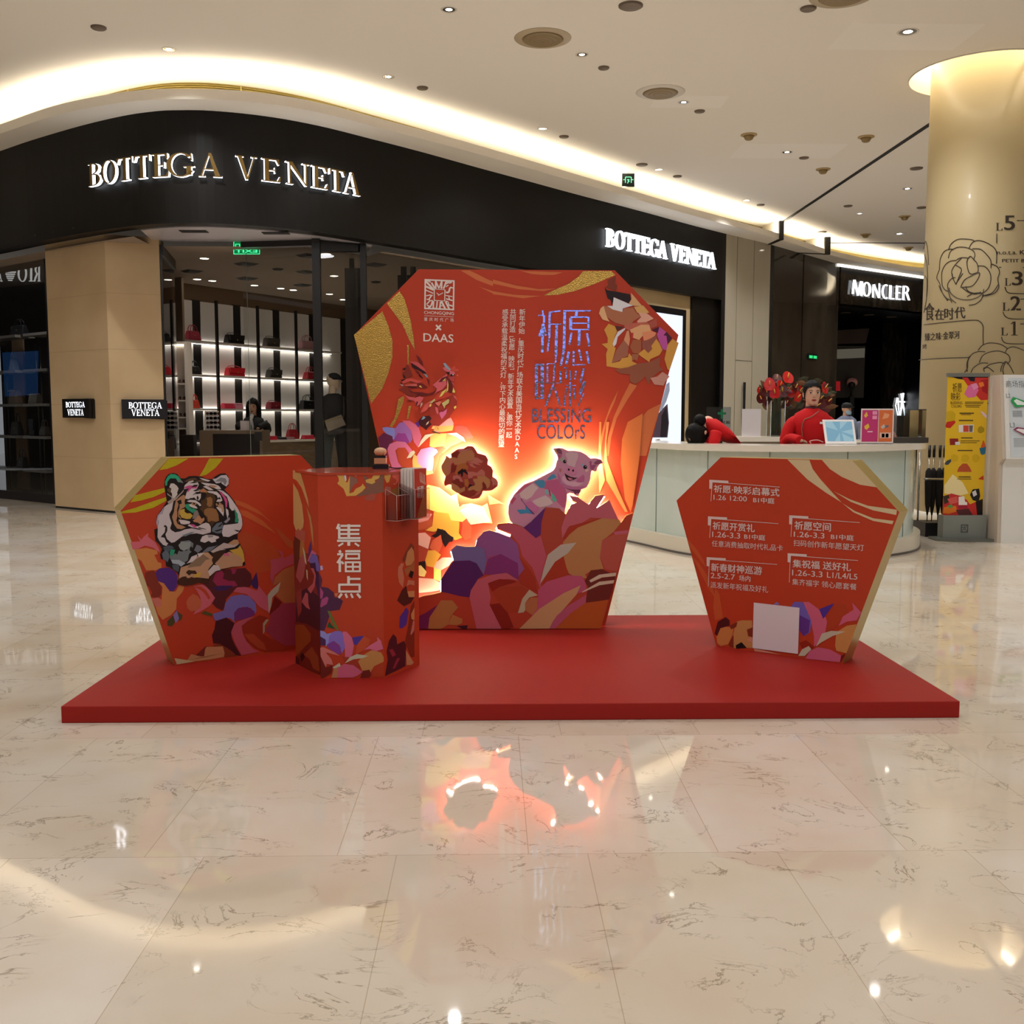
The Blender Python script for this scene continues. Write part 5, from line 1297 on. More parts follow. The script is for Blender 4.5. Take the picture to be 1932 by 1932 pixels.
zb, ztp = ony(361, 335, fpx(361).y).z, ony(361, 291, fpx(361).y).z
curved_sign('big brass shop sign with lit white edges on the black curved fascia', [(a/2.76, b/2.76) for a, b in L1s], 'BOTTEGAVENETA', zb, ztp, BRASS)
L2s = [(165, 230), (240, 315), (320, 392), (393, 452), (455, 522), (525, 595), (592, 665), (695, 760), (765, 820), (822, 893), (893, 945), (945, 1005), (998, 1065)]
zb, ztp = ony(1240, 487, fpx(1240).y).z, ony(1240, 455, fpx(1240).y).z
curved_sign('smaller white lit shop sign at the right end of the black fascia', [(1100+a/4.39, 1100+b/4.39) for a, b in L2s], 'BOTTEGAVENETA', zb, ztp, LETW)
# two small box signs on the stone pillar
def box_sign(label, pl, x0, y0, x1, y1, depth, rows):
    a, b = pl.at(x0, y0, depth), pl.at(x1, y1, depth)
    a0 = pl.at((x0+x1)/2, y1); sg = thing('box_sign', label, 'shop sign', tuple(a0))
    u0, u1 = (a-pl.p).dot(pl.u), (b-pl.p).dot(pl.u)
    MB().prism([pl.uv(u0, b.z-pl.p.z, depth), pl.uv(u1, b.z-pl.p.z, depth), pl.uv(u1, a.z-pl.p.z, depth), pl.uv(u0, a.z-pl.p.z, depth)], -pl.n*(depth-.002)).build('case', mat('sign_black', '#0d0b0a', rough=.35), sg)
    MB().prism([pl.uv(u0+.02, b.z-pl.p.z+.012, depth*.45), pl.uv(u1+.016, b.z-pl.p.z-.012, depth*.45), pl.uv(u1+.016, a.z-pl.p.z-.012, depth*.45), pl.uv(u0+.02, a.z-pl.p.z-.012, depth*.45)], -pl.n*(depth*.44)).build('back_plate', MATS['sign_black'], sg)
    mb = MB()
    for txt, (tx0, ty0, tx1, ty1) in rows:
        tot = sum(SER[c][0]+.05 for c in txt); p0, p1 = pl.at(tx0, ty1, depth+.002), pl.at(tx1, ty0, depth+.002); W = (p1-p0).dot(pl.u); H = p1.z-p0.z; x = 0
        for c in txt:
            w = SER[c][0]/tot*W; letter_on(mb, c, p0+pl.u*x, pl.u, V(0, 0, 1), pl.n, w, H, 0); x += (SER[c][0]+.05)/tot*W
    mb.build('letters', LETW, sg)
Z4 = lambda x, y: (x/3.22, 400+y/3.22)
s1 = Plane((*pA, 0), (V(0, 0, 1).cross(V(*(pB-pA), 0)))*-1); s2 = Plane((*pB, 0), (V(0, 0, 1).cross(V(*(pC-pB), 0)))*-1)
for pl in (s1, s2):
    if pl.n.y > 0: pl.n = -pl.n; pl.u = -pl.u
box_sign('small black box sign on the left face of the stone pillar', s1, *Z4(376, 1136), *Z4(542, 1250), .09, [('BOTTEGA', (*Z4(400, 1153), *Z4(515, 1187))), ('VENETA', (*Z4(410, 1198), *Z4(508, 1236)))])
box_sign('wider black box sign on the right face of the stone pillar', s2, *Z4(737, 1138), *Z4(1013, 1256), .09, [('BOTTEGA', (*Z4(782, 1157), *Z4(985, 1193))), ('VENETA', (*Z4(798, 1200), *Z4(970, 1238)))])

# ---------------------------------------------------------------- inside the first shop
SCEIL = 3.80
TAUPE = mat('shop_taupe', '#6d5844', rough=.75); SCM = mat('shop_ceiling', '#8f7f70', rough=.9)
BA = V(-5.571, 19.229, 0); BD = V(.53, .848, 0); BP = Plane(BA, (.848, -.53, 0))
Z5 = lambda x, y: (290+x/4.0256, 400+y/4.0256)
def s_of(px, off=0.0): return (BP.at(px, 760, off)-BA).dot(BD)
inn = offs(FASL, .24)
i0 = min(range(len(inn)), key=lambda i: abs(inn[i].x+9.6)); i1 = min(range(len(inn)), key=lambda i: abs(inn[i].x-3.3))
bk = [V(3.6, 22.0), V(.4, 28.8), V(-1.9, 25.1), V(-6.6, 17.6), V(-7.4, 18.4), V(-9.3, 20.6)]
st(MB().poly([V(p.x-.12, max(p.y+.55, 15.06), SCEIL) if -4.75 < p.x < -1.72 else V(p.x, p.y, SCEIL) for p in inn[i0:i1+1]] + [V(p.x, p.y, SCEIL) for p in bk]).build('ceiling_shop', SCM))
e0, e1 = BA-BD*1.9, BA+BD*11.0
st(MB().slab([V(e0.x, e0.y), V(e1.x, e1.y)], [V(e0.x-.1, e0.y+.06), V(e1.x-.1, e1.y+.06)], 0, SCEIL).build('wall_shop_back', TAUPE))
st(MB().slab([V(3.45, 21.7), V(.4, 28.7)], [V(3.6, 21.8), V(.55, 28.8)], 0, SCEIL).build('wall_shop_right', TAUPE))
q0, q1 = ony(296, 760, 18.75), ony(349, 760, 18.35)
st(MB().slab([V(q0.x-.3, q0.y+.2), V(q1.x, q1.y)], [V(q0.x-.3, q0.y+.3), V(q1.x, q1.y+.12)], 0, SCEIL).build('wall_shop_left', mat('shop_wall_beige', '#8a7660', rough=.7)))
# steel soffit of the entrance
sl = [p for p in inn if -4.75 < p.x < -1.72]
STEEL = mat('steel_soffit', '#cfcad2', rough=.42, metal=.6)
st(MB().slab(sl, [V(p.x + (-.12), max(p.y+.55, 15.08)) for p in sl], FB-.012, FB).build('trim_11', STEEL))
VENTB = mat('vent_black', '#0a0908', rough=.6)
for (x, y, w, d, lb) in ((305, 147, .36, .16, 'dark slot vent on the left of the steel entrance soffit'), (928, 160, .36, .16, 'dark slot vent on the right of the steel entrance soffit')):
    p = onz(*Z5(x, y), FB-.014); o = MB().box((p.x-w/2, p.y-d/2, FB-.02), (p.x+w/2, p.y+d/2, FB-.012)).build('slot_vent', VENTB); tag(o, lb, 'vent')
# lamps of the shop ceiling
sh = None
SL = [(385, 352), (330, 510), (445, 522), (765, 557), (965, 580), (1060, 592), (1335, 623), (1438, 665), (1310, 318), (1462, 290), (1370, 485)]
wh = ['left of the green sign', 'far left over the bag shelves', 'second from left over the bag shelves', 'in the middle over the bag shelves', 'right of the curved light streak over the shelves', 'near the right end of the shelves', 'right of the first black post, lower one', 'right of the first black post, lowest', 'just right of the entrance beam', 'bright, between the two black posts at the top', 'dim, between the two black posts']
for (x, y), wd_ in zip(SL, wh):
    zc_ = FB-.013 if x == 1462 else SCEIL; p = onz(*Z5(x, y), zc_); t = thing('shop_downlight', 'small shop ceiling lamp '+wd_, 'ceiling light', (p.x, p.y, zc_))
    if sh is None:
        a = MB().lathe([(.075, -.004), (.085, 0)], (0, 0, 0), 20).build('trim_ring', RING, t); b = MB().lathe([(.065, -.005), (.0, -.005)], (0, 0, 0), 20).build('lamp', glow('shop_lamp', '#fff2dc', 9.0), t); sh = (a, b)
    else:
        a, b = (s.copy() for s in sh)
        for s in (a, b): COL.objects.link(s); s.parent = t
    for s in (a, b): s.matrix_parent_inverse = Matrix.Identity(4)
    if x == 1462: t.scale = (.55, .55, 1)
for i, (x, y) in enumerate(((-4.6, 17.2), (-3.2, 19.0), (-1.0, 19.5), (.6, 22.0), (-8.0, 17.9))):
    l = bpy.data.lights.new('shop_spot', 'SPOT'); l.energy = (90, 90, 70, 60, 40)[i]; l.color = (1, .9, .78); l.spot_size = math.radians(130); l.spot_blend = .9; l.shadow_soft_size = .12
    o = bpy.data.objects.new('shop_spot', l); COL.objects.link(o); o.location = (x, y, SCEIL-.06)
v0 = None
for (x, y, r, lb) in ((705, 392, .21, 'black diamond vent in the shop ceiling below the green sign'), (710, 502, .21, 'black diamond vent in the shop ceiling above the shelf middle'), (1160, 452, .19, 'black diamond vent left of the first black post'), (1130, 552, .19, 'black diamond vent above the right bag shelves'), (1175, 328, .2, 'black diamond vent beside the first black post, topmost'), (290, 447, .2, 'black diamond vent at the left end of the shop ceiling'), (1685, 397, .2, 'black diamond vent right of the second black post'), (943, 430, .1, 'small black ceiling cone in the middle of the shop'), (1688, 528, .1, 'small black ceiling cone right of the second black post')):
    p = onz(*Z5(x, y), SCEIL); t = thing('ceiling_vent', lb, 'vent', (p.x, p.y, SCEIL))
    if v0 is None: v0 = MB().lathe([(0, -.03), (.6, -.03), (1, 0)], (0, 0, 0), 4, smooth=False).build('grille', VENTB, t); o = v0
    else: o = v0.copy(); COL.objects.link(o); o.parent = t
    o.matrix_parent_inverse = Matrix.Identity(4); o.scale = (r, r, 1)
# green exit sign seen from behind
GY = 15.35; GPl = Plane((0, GY, 0), (0, -1, 0)); g0, g1 = GPl.at(*Z5(607, 180)), GPl.at(*Z5(805, 320))
ex = thing('exit_sign', 'green glowing exit sign with reversed letters in the shop entrance', 'exit sign', ((g0.x+g1.x)/2, GY, g1.z))
MB().box((g0.x, GY, g1.z), (g1.x, GY+.012, g0.z)).build('plate', mat('exit_plate', '#0c5a34', rough=.3, emit='#18a058', es=.45), ex)
mb = MB(); BR = glow('exit_bright', '#4dffa8', 1.5)
def mirror_text(body, x0, y0, x1, y1): put_text(mb, body, GPl.at(*Z5(x1, y0), .004), GPl.at(*Z5(x0, y0), .004), GPl.at(*Z5(x1, y1), .004), bold=.03)
mirror_text('EXIT', 622, 285, 785, 308); mirror_text('安全出口', 620, 238, 795, 276)
strokes(mb, GPl, Z5, '608,182,608,320,5 804,182,804,320,5 606,319,806,319,5', .005); mb.build('letters', BR, ex)

# shelving with lit back panels
SHZ = (2.75, 2.14, 1.52); SHB = mat('shelf_black', '#14110f', rough=.4); PANW = mat('shelf_panel', '#d6d2ce', rough=.6); SHW = mat('shelf_board', '#bdb7b0', rough=.4)
sl0, sl1 = s_of(318), s_of(622)
shv = thing('display_shelving', 'tall lit wall shelving with black posts and white back panels', 'shelving', tuple(BA+BD*1.5))
wide = [s_of(Z5(x, 0)[0]) for x in (48, 335, 640, 935, 1205, 1440)]
for i, s in enumerate(wide[:-1]):
    a, b = s+.10, wide[i+1]-.10
    MB().prism([BP.uv(0, 0, .02)+BD*0 if False else BA+BD*t_+V(0, 0, z)+BP.n*.03 for t_, z in ((a, .25), (b, .25), (b, 3.50), (a, 3.50))], -BP.n*.025).build('back_panel', PANW, shv)
for s in wide: MB().prism([BA+BD*t_+V(0, 0, z)+BP.n*.02 for t_, z in ((s-.11, 0), (s+.11, 0), (s+.11, 3.52), (s-.11, 3.52))], -BP.n*.018).build('dark_strip', SHB, shv)
SHL = glow('shelf_light', '#fff6ea', 12.0)
for k, z in enumerate(SHZ+(.88,)):
    MB().prism([BA+BD*t_+V(0, 0, z)+BP.n*.36 for t_ in (sl0, sl1)]+[BA+BD*t_+V(0, 0, z)+BP.n*.03 for t_ in (sl1, sl0)], (0, 0, -.035)).build('shelf', SHW, shv)
    MB().ribbon([BA+BD*t_+V(0, 0, z-.037)+BP.n*.05 for t_ in (sl0, sl1)], [BA+BD*t_+V(0, 0, z-.037)+BP.n*.085 for t_ in (sl0, sl1)]).build('light_line', SHL, shv)
    MB().ribbon([BA+BD*t_+V(0, 0, z+.004)+BP.n*.035 for t_ in (sl1, sl0)], [BA+BD*t_+V(0, 0, z+.004)+BP.n*.055 for t_ in (sl1, sl0)]).build('light_line', SHL, shv)
for x in (480, 790, 1078, 200): s = s_of(Z5(x, 0)[0], .33); MB().prism([BA+BD*(s+a)+V(0, 0, 0)+BP.n*b for a, b in ((-.022, .40), (.022, .40), (.022, .355), (-.022, .355))], (0, 0, 3.50)).build('post', SHB, shv)

# ---- handbags: body, flap or zip top, handles, clasp
GOLDM = mat('clasp_gold', '#b79a5a', rough=.3, metal=.9)
LEA = {}
def leather(c):
    return mat('leather_'+c, '#'+c, rough=.42, spec=.4)
def bag(label, kind, w, h, d, col, loc, rz, group=None, name='handbag'):
    t = thing(name, label, 'handbag', loc, rz, group); m = leather(col); mk = MB()
    def part(mb, nm, mt):
        o = mb.build(nm, mt, t); o.matrix_parent_inverse = Matrix.Identity(4); return o
    bh = h*(.62 if kind == 'tote' else .92)
    n = 5; tp = .78 if kind == 'tote' else .93
    prof = [(-w/2, 0), (w/2, 0)] + [(w/2*(1+(tp-1)*i/n), bh*i/n) for i in range(1, n+1)] + [(-w/2*(1+(tp-1)*i/n), bh*i/n) for i in range(n, 0, -1)]
    secs = []
    b = len(mk.v)
    for sgn, ys in ((-1, 1), (1, 1)):
        pass
    F = [V(x, -d/2*(1-.45*(z/bh)**1.5), z) for x, z in prof]; B = [V(x, d/2*(1-.45*(z/bh)**1.5), z) for x, z in prof]
    N = len(prof); mk.v = [tuple(p) for p in F+B]
    for f in [list(range(N)), [N+i for i in reversed(range(N))]] + [[(i+1) % N, i, N+i, N+(i+1) % N] for i in range(N)]: mk.f.append(f); mk.m.append(0); mk.sm.append(False); mk.c.append(None)
    o = part(mk, 'body', m); bv = o.modifiers.new('soft', 'BEVEL'); bv.width = min(w, h, d)*.12; bv.segments = 3
    if kind == 'tote':
        for sy in (-1, 1):
            pts = [V(-w*.24, sy*d*.22, bh*.92), V(-w*.22, sy*d*.2, bh+(h-bh)*.55), V(0, sy*d*.16, h), V(w*.22, sy*d*.2, bh+(h-bh)*.55), V(w*.24, sy*d*.22, bh*.92)]
            part(MB().tube(cr(pts, 5), .0075, 6), 'handle', m)
        part(MB().box((-w*.30, -d*.37, bh*.50), (w*.30, -d*.33, bh*.57)), 'belt', m)
        part(MB().cbox((0, -d*.39, bh*.53), (w*.08, .008, h*.05)), 'clasp', GOLDM)
    elif kind == 'flap':
        fl = MB().prism([V(-w*.485, -d*.53, bh*.98), V(w*.485, -d*.53, bh*.98), V(w*.44, -d*.56, bh*.42), V(w*.2, -d*.57, bh*.34), V(-w*.2, -d*.57, bh*.34), V(-w*.44, -d*.56, bh*.42)], (0, .012, 0))
        part(fl, 'flap', m); part(MB().ball((0, -d*.585, bh*.44), w*.035, 10, sc=(1, .5, 1)), 'clasp', GOLDM)
        part(MB().tube(cr([V(-w*.46, 0, bh*.9), V(-w*.30, .01, h*1.08), V(w*.2, .02, h*1.1), V(w*.46, 0, bh*.9), V(w*.52, -.01, bh*.35)], 6), .006, 6), 'strap', m)
    elif kind == 'clutch':
        part(MB().box((-w*.46, -d*.52, bh*.86), (w*.46, -d*.46, bh*.90)), 'zip', GOLDM)
    return t
FRZ = math.atan2(BP.u.y, BP.u.x)
def shelfbag(cx, w, h, k, kind, col, label, off=.19):
    px = Z5(cx, 0)[0]; p = BP.at(px, 700, off); s = (BP.at(px+.5, 700, off)-BP.at(px-.5, 700, off)).length
    mw = w/4.0256*s*.86; mh = h/4.0256*p.y/FPX*1.0
    bag(label, kind, mw, mh, min(.17, mw*.55), col, (p.x, p.y, SHZ[k] if k < 3 else .88), FRZ+.0, 'handbags on the lit shelves')
shelfbag(303, 112, 118, 0, 'tote', 'a8384a', 'pink red handbag with two handles, top shelf left')
shelfbag(615, 140, 74, 0, 'flap', '181614', 'black flap bag on the top shelf, second from left')
shelfbag(895, 110, 72, 0, 'flap', '4e4844', 'grey box bag on the top shelf, third from left')
shelfbag(1165, 125, 110, 0, 'tote', 'b58a90', 'dusty pink tote on the top shelf, right end')
shelfbag(302, 98, 100, 1, 'tote', '191716', 'black handbag with a round handle, second shelf left')
shelfbag(613, 140, 70, 1, 'flap', 'c4202c', 'bright red flap bag on the second shelf')
shelfbag(910, 105, 68, 1, 'flap', '37332f', 'dark grey flap bag on the second shelf, below the grey one')
shelfbag(1188, 98, 95, 1, 'tote', '98242e', 'dark red tote on the second shelf, right end')
shelfbag(302, 72, 104, 2, 'tote', 'c4442e', 'coral orange bag on the third shelf, left')
shelfbag(553, 92, 46, 2, 'clutch', 'c42844', 'red rounded clutch on the third shelf beside a pink one')
shelfbag(632, 72, 46, 2, 'clutch', 'c07c8c', 'pale pink clutch on the third shelf behind the shop clerk')
shelfbag(900, 92, 58, 2, 'flap', '7e1f2c', 'maroon flap bag on the third shelf right of the clerk')
shelfbag(1165, 132, 110, 2, 'tote', '17181a', 'black tote on the third shelf, right end')
# table with bags
p0, p1 = onz(495, 831, .93), onz(640, 827.3, .93)
d = (p1-p0).normalized(); nb = V(-d.y, d.x, 0)
tb = thing('display_table', 'low wooden display table with bags in front of the lit shelves', 'table', tuple((p0+p1)/2-V(0, 0, .93)))
MB().prism([p0, p1, p1+nb*.7, p0+nb*.7], (0, 0, -.04)).build('top', mat('table_top', '#cfc6ba', rough=.35), tb)
MB().prism([p0+V(.03, .03, -.04), p1+V(-.03, .03, -.04), p1+nb*.66+V(0, 0, -.04), p0+nb*.66+V(0, 0, -.04)], (0, 0, -.89)).build('base', mat('table_wood', '#74604a', rough=.5, noise=(6, '#65523e', 4, (1, 1, 8))), tb)
def tablebag(cx, w, h, kind, col, label, t_=.3):
    px = Z5(cx, 0)[0]; f = (px-495)/(640-495); p = p0.lerp(p1, f)+nb*t_; s = p.y/FPX/4.0256
    bag(label, kind, w*s, h*s, .12, col, tuple(p), math.atan2(d.y, d.x), 'bags on the display table')
tablebag(905, 110, 66, 'flap', '7d5c58', 'brown pink flap bag at the left of the display table', .45)
tablebag(925, 100, 34, 'clutch', 'b82034', 'red clutch lying in front on the display table', .15)
tablebag(1020, 60, 22, 'clutch', '2a2224', 'small dark pouch in the middle of the display table', .2)
tablebag(1080, 60, 20, 'clutch', '8c6a70', 'small mauve pouch right of the dark pouch on the display table', .2)
tablebag(1165, 110, 118, 'tote', '8e2028', 'dark red tote standing at the right of the display table', .45)
tablebag(1200, 110, 34, 'clutch', 'c0283c', 'red clutch at the right end of the display table', .15)
# cash desk
c0, c1 = ony(376, 812, 17.5), ony(495, 814, 17.5)
cdk = thing('cash_desk', 'taupe framed cash desk with a dark inset front, in the shop entrance', 'desk', ((c0.x+c1.x)/2, 17.5, 0))
CDH = c0.z
MB().box((c0.x, 17.5, CDH-.06), (c1.x, 18.1, CDH)).box((c0.x, 17.5, 0), (c0.x+.22, 18.1, CDH-.06)).box((c1.x-.05, 17.5, 0), (c1.x, 18.1, CDH-.06)).build('frame', mat('desk_taupe', '#7d6a56', rough=.45), cdk)
MB().box((c0.x+.22, 17.53, 0), (c1.x-.05, 18.05, CDH-.06)).build('front', mat('desk_dark', '#241c17', rough=.4), cdk)
MB().box((c0.x-.5, 17.7, 0), (c0.x-.16, 17.9, CDH-.08)).build('side_cabinet', MATS['desk_dark'], cdk)
a = ony(Z5(650, 0)[0], 700, 17.62); b = ony(Z5(716, 0)[0], 700, 17.62)
o = MB().box((a.x, 17.6, CDH), (b.x, 17.63, CDH+.16)).build('desk_card', mat('card_pale', '#cfc4c4', rough=.5)); tag(o, 'small pale standing card on the cash desk', 'card')
# eyewear stand left of the clerk
a, b = ony(Z5(378, 0)[0], 700, 18.4), ony(Z5(480, 0)[0], 700, 18.4); z0_, z1_ = ony(400, Z5(0, 1655)[1], 18.4).z, ony(400, Z5(0, 1510)[1], 18.4).z
ey = thing('eyewear_stand', 'white stand with rows of sunglasses left of the shop clerk', 'stand', ((a.x+b.x)/2, 18.4, 0))
MB().box((a.x, 18.4, 0), (b.x, 18.46, z1_)).build('panel', mat('stand_white', '#d8d3cf', rough=.5), ey)
for r in range(4):
    for c in range(3):
        gx, gz = a.x+.05+c*(b.x-a.x-.02)/3, z0_+.05+r*(z1_-z0_)/4.2; mb = MB()
        for k in (0, 1): mb.lathe([(.0, 0), (.026, .0), (.026, .006), (0, .006)], (gx+k*.058, 18.395, gz), 10, M=Matrix.Rotation(math.pi/2, 3, 'X'))
        mb.tube([(gx, 18.392, gz+.008), (gx+.058, 18.392, gz+.008)], .004, 4)
        g = mb.build('sunglasses', mat(('glasses_black', 'glasses_brown')[(r+c) % 2], ('#15110f', '#4a2a1c')[(r+c) % 2], rough=.2)); tag(g, 'pair of dark sunglasses on the white eyewear stand', 'sunglasses', 'sunglasses on the white stand')
# lit shoe niche seen through the left glass
n0, n1 = ony(Z5(103, 0)[0], 700, 18.0), ony(Z5(228, 0)[0], 700, 17.9); zt_, zb_ = ony(330, Z5(0, 998)[1], 18).z, ony(330, Z5(0, 1640)[1], 18).z
nz = thing('shoe_niche', 'narrow lit white shoe niche left of the glass door', 'shelving', ((n0.x+n1.x)/2, 18.0, 0))
MB().box((n0.x, 18.2, zb_), (n1.x, 18.23, zt_)).box((n0.x-.03, 17.95, 0), (n0.x, 18.23, zt_+.03)).box((n1.x, 17.95, 0), (n1.x+.05, 18.23, zt_+.03)).box((n0.x, 17.95, zt_), (n1.x, 18.23, zt_+.03)).build('carcass', mat('niche_white', '#d9cfc4', rough=.6), nz)
shz = [ony(330, Z5(0, y)[1], 18).z for y in (1300, 1428, 1555, 1640)]
for z in shz: MB().box((n0.x, 17.96, z-.025), (n1.x, 18.2, z)).build('shelf', MATS['niche_white'], nz)
MB().box((n0.x+.02, 18.17, zt_-.03), (n1.x-.02, 18.19, zt_-.01)).build('light_line', glow('niche_light', '#fff0dc', 5.0), nz)
for i, (z, lb) in enumerate(zip(shz[:3], ('upper', 'middle', 'lower'))):
    for k in (0, 1):
        x = n0.x+(n1.x-n0.x)*(.55+.25*k); mb = MB()
        mb.tube([(x, 18.12, z+.012), (x, 18.06, z+.016), (x, 18.0, z+.012)], [.022, .026, .016], 8); mb.tube([(x, 18.13, z+.0), (x, 18.13, z+.05)], [.008, .018], 6); mb.tube([(x, 18.13, z+.05), (x, 18.07, z+.03)], [.02, .024], 6)
        s = mb.build('shoe', mat('shoe_tan', '#6b4a38', rough=.4)); tag(s, f'small brown heeled shoe on the {lb} shelf of the white niche', 'shoe', f'shoes on the {lb} niche shelf')
# glass, posts and rails of the entrance
GL = glass('shop_glass', '#f4f6f4', .045); PB = mat('post_black', '#100d0b', rough=.3)
def pane(name, label, a, b, z0, z1, parent=None):
    return MB().poly([V(a[0], a[1], z0), V(b[0], b[1], z0), V(b[0], b[1], z1), V(a[0], a[1], z1)]).build(name, GL, parent)
dl = thing('glass_door_leaf', 'open clear glass door leaf beside the stone pillar', 'glass door', (-4.68, 14.95, 0))
MB().box((-.006, 0, .02), (.006, 1.5, 3.66), M=Matrix.Translation((-4.68, 14.95, 0)) @ Matrix.Rotation(.18, 4, 'Z')).build('pane', GL, dl)
MB().box((-.03, 0, 3.66), (.03, 1.5, 3.80), M=Matrix.Translation((-4.68, 14.95, 0)) @ Matrix.Rotation(.18, 4, 'Z')).build('top_rail', PB, dl)
MB().box((-.012, -.012, .0), (.012, .006, 3.66), M=Matrix.Translation((-4.68, 14.95, 0)) @ Matrix.Rotation(.18, 4, 'Z')).build('edge', PB, dl)
for sg in (-1, 1):
    MB().tube([(-4.70+sg*.0, 15.05, 1.10), (-4.70+sg*.11, 15.05, 1.10), (-4.70+sg*.11, 15.05, .90)], .013, 6).build('handle', PB, dl)
MB().cbox((-4.70, 15.05, 1.10), (.06, .05, .10)).build('lock', PB, dl)
f0, f1 = ony(462, 700, 15.2), ony(592, 700, 14.95)
fx = thing('glass_screen', 'clear glass entrance screen with a small black lock, left of the first black post', 'glass screen', ((f0.x+f1.x)/2, 15.1, 0))
pane('pane', None, f0, f1, .02, 3.72, fx)
MB().cbox((ony(485, 700, 15.15).x, 15.14, ony(485, 823, 15.15).z), (.10, .05, .13)).build('lock', PB, fx)
MB().tube([(ony(470, 700, 15.18).x, 15.17, 0), (ony(470, 700, 15.18).x, 15.17, 3.72)], .004, 4).build('joint', mat('glass_edge', '#8a948c', rough=.2), fx)
a, b = ony(460, 700, 15.05), ony(594, 700, 14.85)
o = MB().prism([V(a.x, a.y, 3.785), V(b.x, b.y, 3.785), V(b.x, b.y, 3.865), V(a.x, a.y, 3.865)], (.0, .12, 0)).build('door_header', PB); tag(o, 'black horizontal door beam in front of the green sign', 'beam')
for x0, x1, y, lb in ((592, 607, 14.75, 'first black entrance post, in front of the mannequin'), (682, 693, 15.15, 'second black entrance post, left edge of the tall red board')):
    a, b = ony(x0, 700, y), ony(x1, 700, y); o = MB().box((a.x, y, 0), (b.x, y+.10, 3.865)).build('entrance_post', PB); tag(o, lb, 'post')
a, b = ony(606, 700, 14.85), ony(686, 700, 15.2); o = MB().prism([V(a.x, a.y, 3.70), V(b.x, b.y, 3.76), V(b.x, b.y, 3.86), V(a.x, a.y, 3.86)], (0, .1, 0)).build('door_header', PB); tag(o, 'black beam joining the two black entrance posts', 'beam')
o = pane('shop_window_pane', None, ony(607, 700, 14.85), ony(683, 700, 15.2), .02, 3.7); tag(o, 'clear glass pane between the two black posts', 'glass pane')
a, b = ony(653, 700, 15.9), ony(684, 700, 15.9); zz = ony(660, 506, 15.9).z
o = MB().box((a.x, 15.9, 0), (b.x, 15.96, zz)).build('folding_screen', mat('screen_brown', '#2a2018', rough=.35)); tag(o, 'dark brown upright screen behind the second post', 'screen')
a, b = ony(662, 700, 16.1), ony(677, 700, 16.1); o = MB().box((a.x, 16.1, 0), (a.x+.07, 16.15, 3.79)).build('screen_post', PB); tag(o, 'thin black ceiling post above the brown screen', 'post')
w = offs(along(694, 1112, 24), .36)
o = MB().wall(w, .02, FB).build('shop_window_pane', GL); tag(o, 'long curved shop window behind the tall red board', 'glass pane')
for x0, x1, y, z0, lb in ((757, 768, 17.0, 0, 'left black hanging post of the first pair behind the window'), (775, 785, 17.0, 0, 'right black hanging post of the first pair behind the window'), (858, 868, 18.4, 0, 'left black hanging post of the second pair behind the window'), (873, 881, 18.4, 0, 'right black hanging post of the second pair behind the window')):
    a, b = ony(x0, 600, y), ony(x1, 600, y); o = MB().box((a.x, y, z0), (b.x, y+.05, SCEIL)).build('window_post', PB); tag(o, lb, 'post')
a, b = ony(751, 600, 17.1), ony(784, 600, 17.1); o = MB().box((a.x, 17.1, 0), (b.x, 17.14, ony(760, 519, 17.1).z)).build('folding_screen', MATS['screen_brown']); tag(o, 'dark brown screen behind the top left corner of the tall board', 'screen')

# ---- left display window
wg = [V(-6.86, 16.27), V(-10.2, 19.0)]
st(MB().slab(wg[::-1], [p+V(.0, .06) for p in wg[::-1]], 0, .14).slab([wg[0]+V(.0, -.01), wg[0]+V(-.05, .03)][::-1], [wg[0]+V(.06, .06), wg[0]+V(.0, .1)][::-1], 0, FB).build('trim_12', mat('frame_blueblack', '#14131a', rough=.3)))
a, b = wg[1], wg[0]
st(MB().poly([V(a.x, a.y, .14), V(b.x, b.y, .14), V(b.x, b.y, FB), V(a.x, a.y, FB)]).build('window_1', glass('window_glass', '#dfe4e6', .10)))
wd1 = (wg[1]-wg[0]).normalized(); wn = V(-wd1.y, wd1.x)*(-1 if (-wd1.y*0+wd1.x*1) > 0 else 1)
wn = V(wd1.y, -wd1.x) if V(wd1.y, -wd1.x).y > 0 else V(-wd1.y, wd1.x)
WB = Plane((wg[0].x+wn.x*.55, wg[0].y+wn.y*.55, 0), (-wn.x, -wn.y, 0))
q = [wg[0]+wn*1.3+V(.6, 0), wg[1]+wn*1.3]; st(MB().slab(q[::-1], [p+wn*.1 for p in q[::-1]], 0, FB).build('wall_window_back', mat('window_back', '#1a1613', rough=.6)))
rk = thing('window_rack', 'shelf rack with bags in the dark left display window', 'shelving', tuple(WB.p))
for i, y in enumerate((631, 698, 762, 822, 884)):
    for x0, x1 in ((-40, 28), (43, 88)):
        a, b = WB.at(x0, y), WB.at(x1, y-1.5 if False else y); zz = a.z if x0 < 0 else b.z; a.z = b.z = WB.at(30, y).z
        MB().prism([a, b, b+V(wn.x, wn.y, 0)*.35, a+V(wn.x, wn.y, 0)*.35], (0, 0, -.045)).build('shelf', mat('rack_shelf', '#a8a29c', rough=.35), rk)
for x in (6, 13, 70, 78):
    a = WB.at(x, 700, -.18); a.z = 0; MB().tube([a, a+V(0, 0, 2.62)], .016, 6).build('upright', mat('rack_metal', '#57534f', rough=.3, metal=.8), rk)
a, b = WB.at(24, 700, -.42), WB.at(45, 700, -.42)
MB().prism([V(a.x, a.y, .05), V(b.x, b.y, .05), V(b.x, b.y, 3.0), V(a.x, a.y, 3.0)], (wn.x*.03, wn.y*.03, 0)).build('back_strip', mat('rack_strip', '#9a7f66', rough=.7), rk)
WRZ = math.atan2(WB.u.y, WB.u.x)
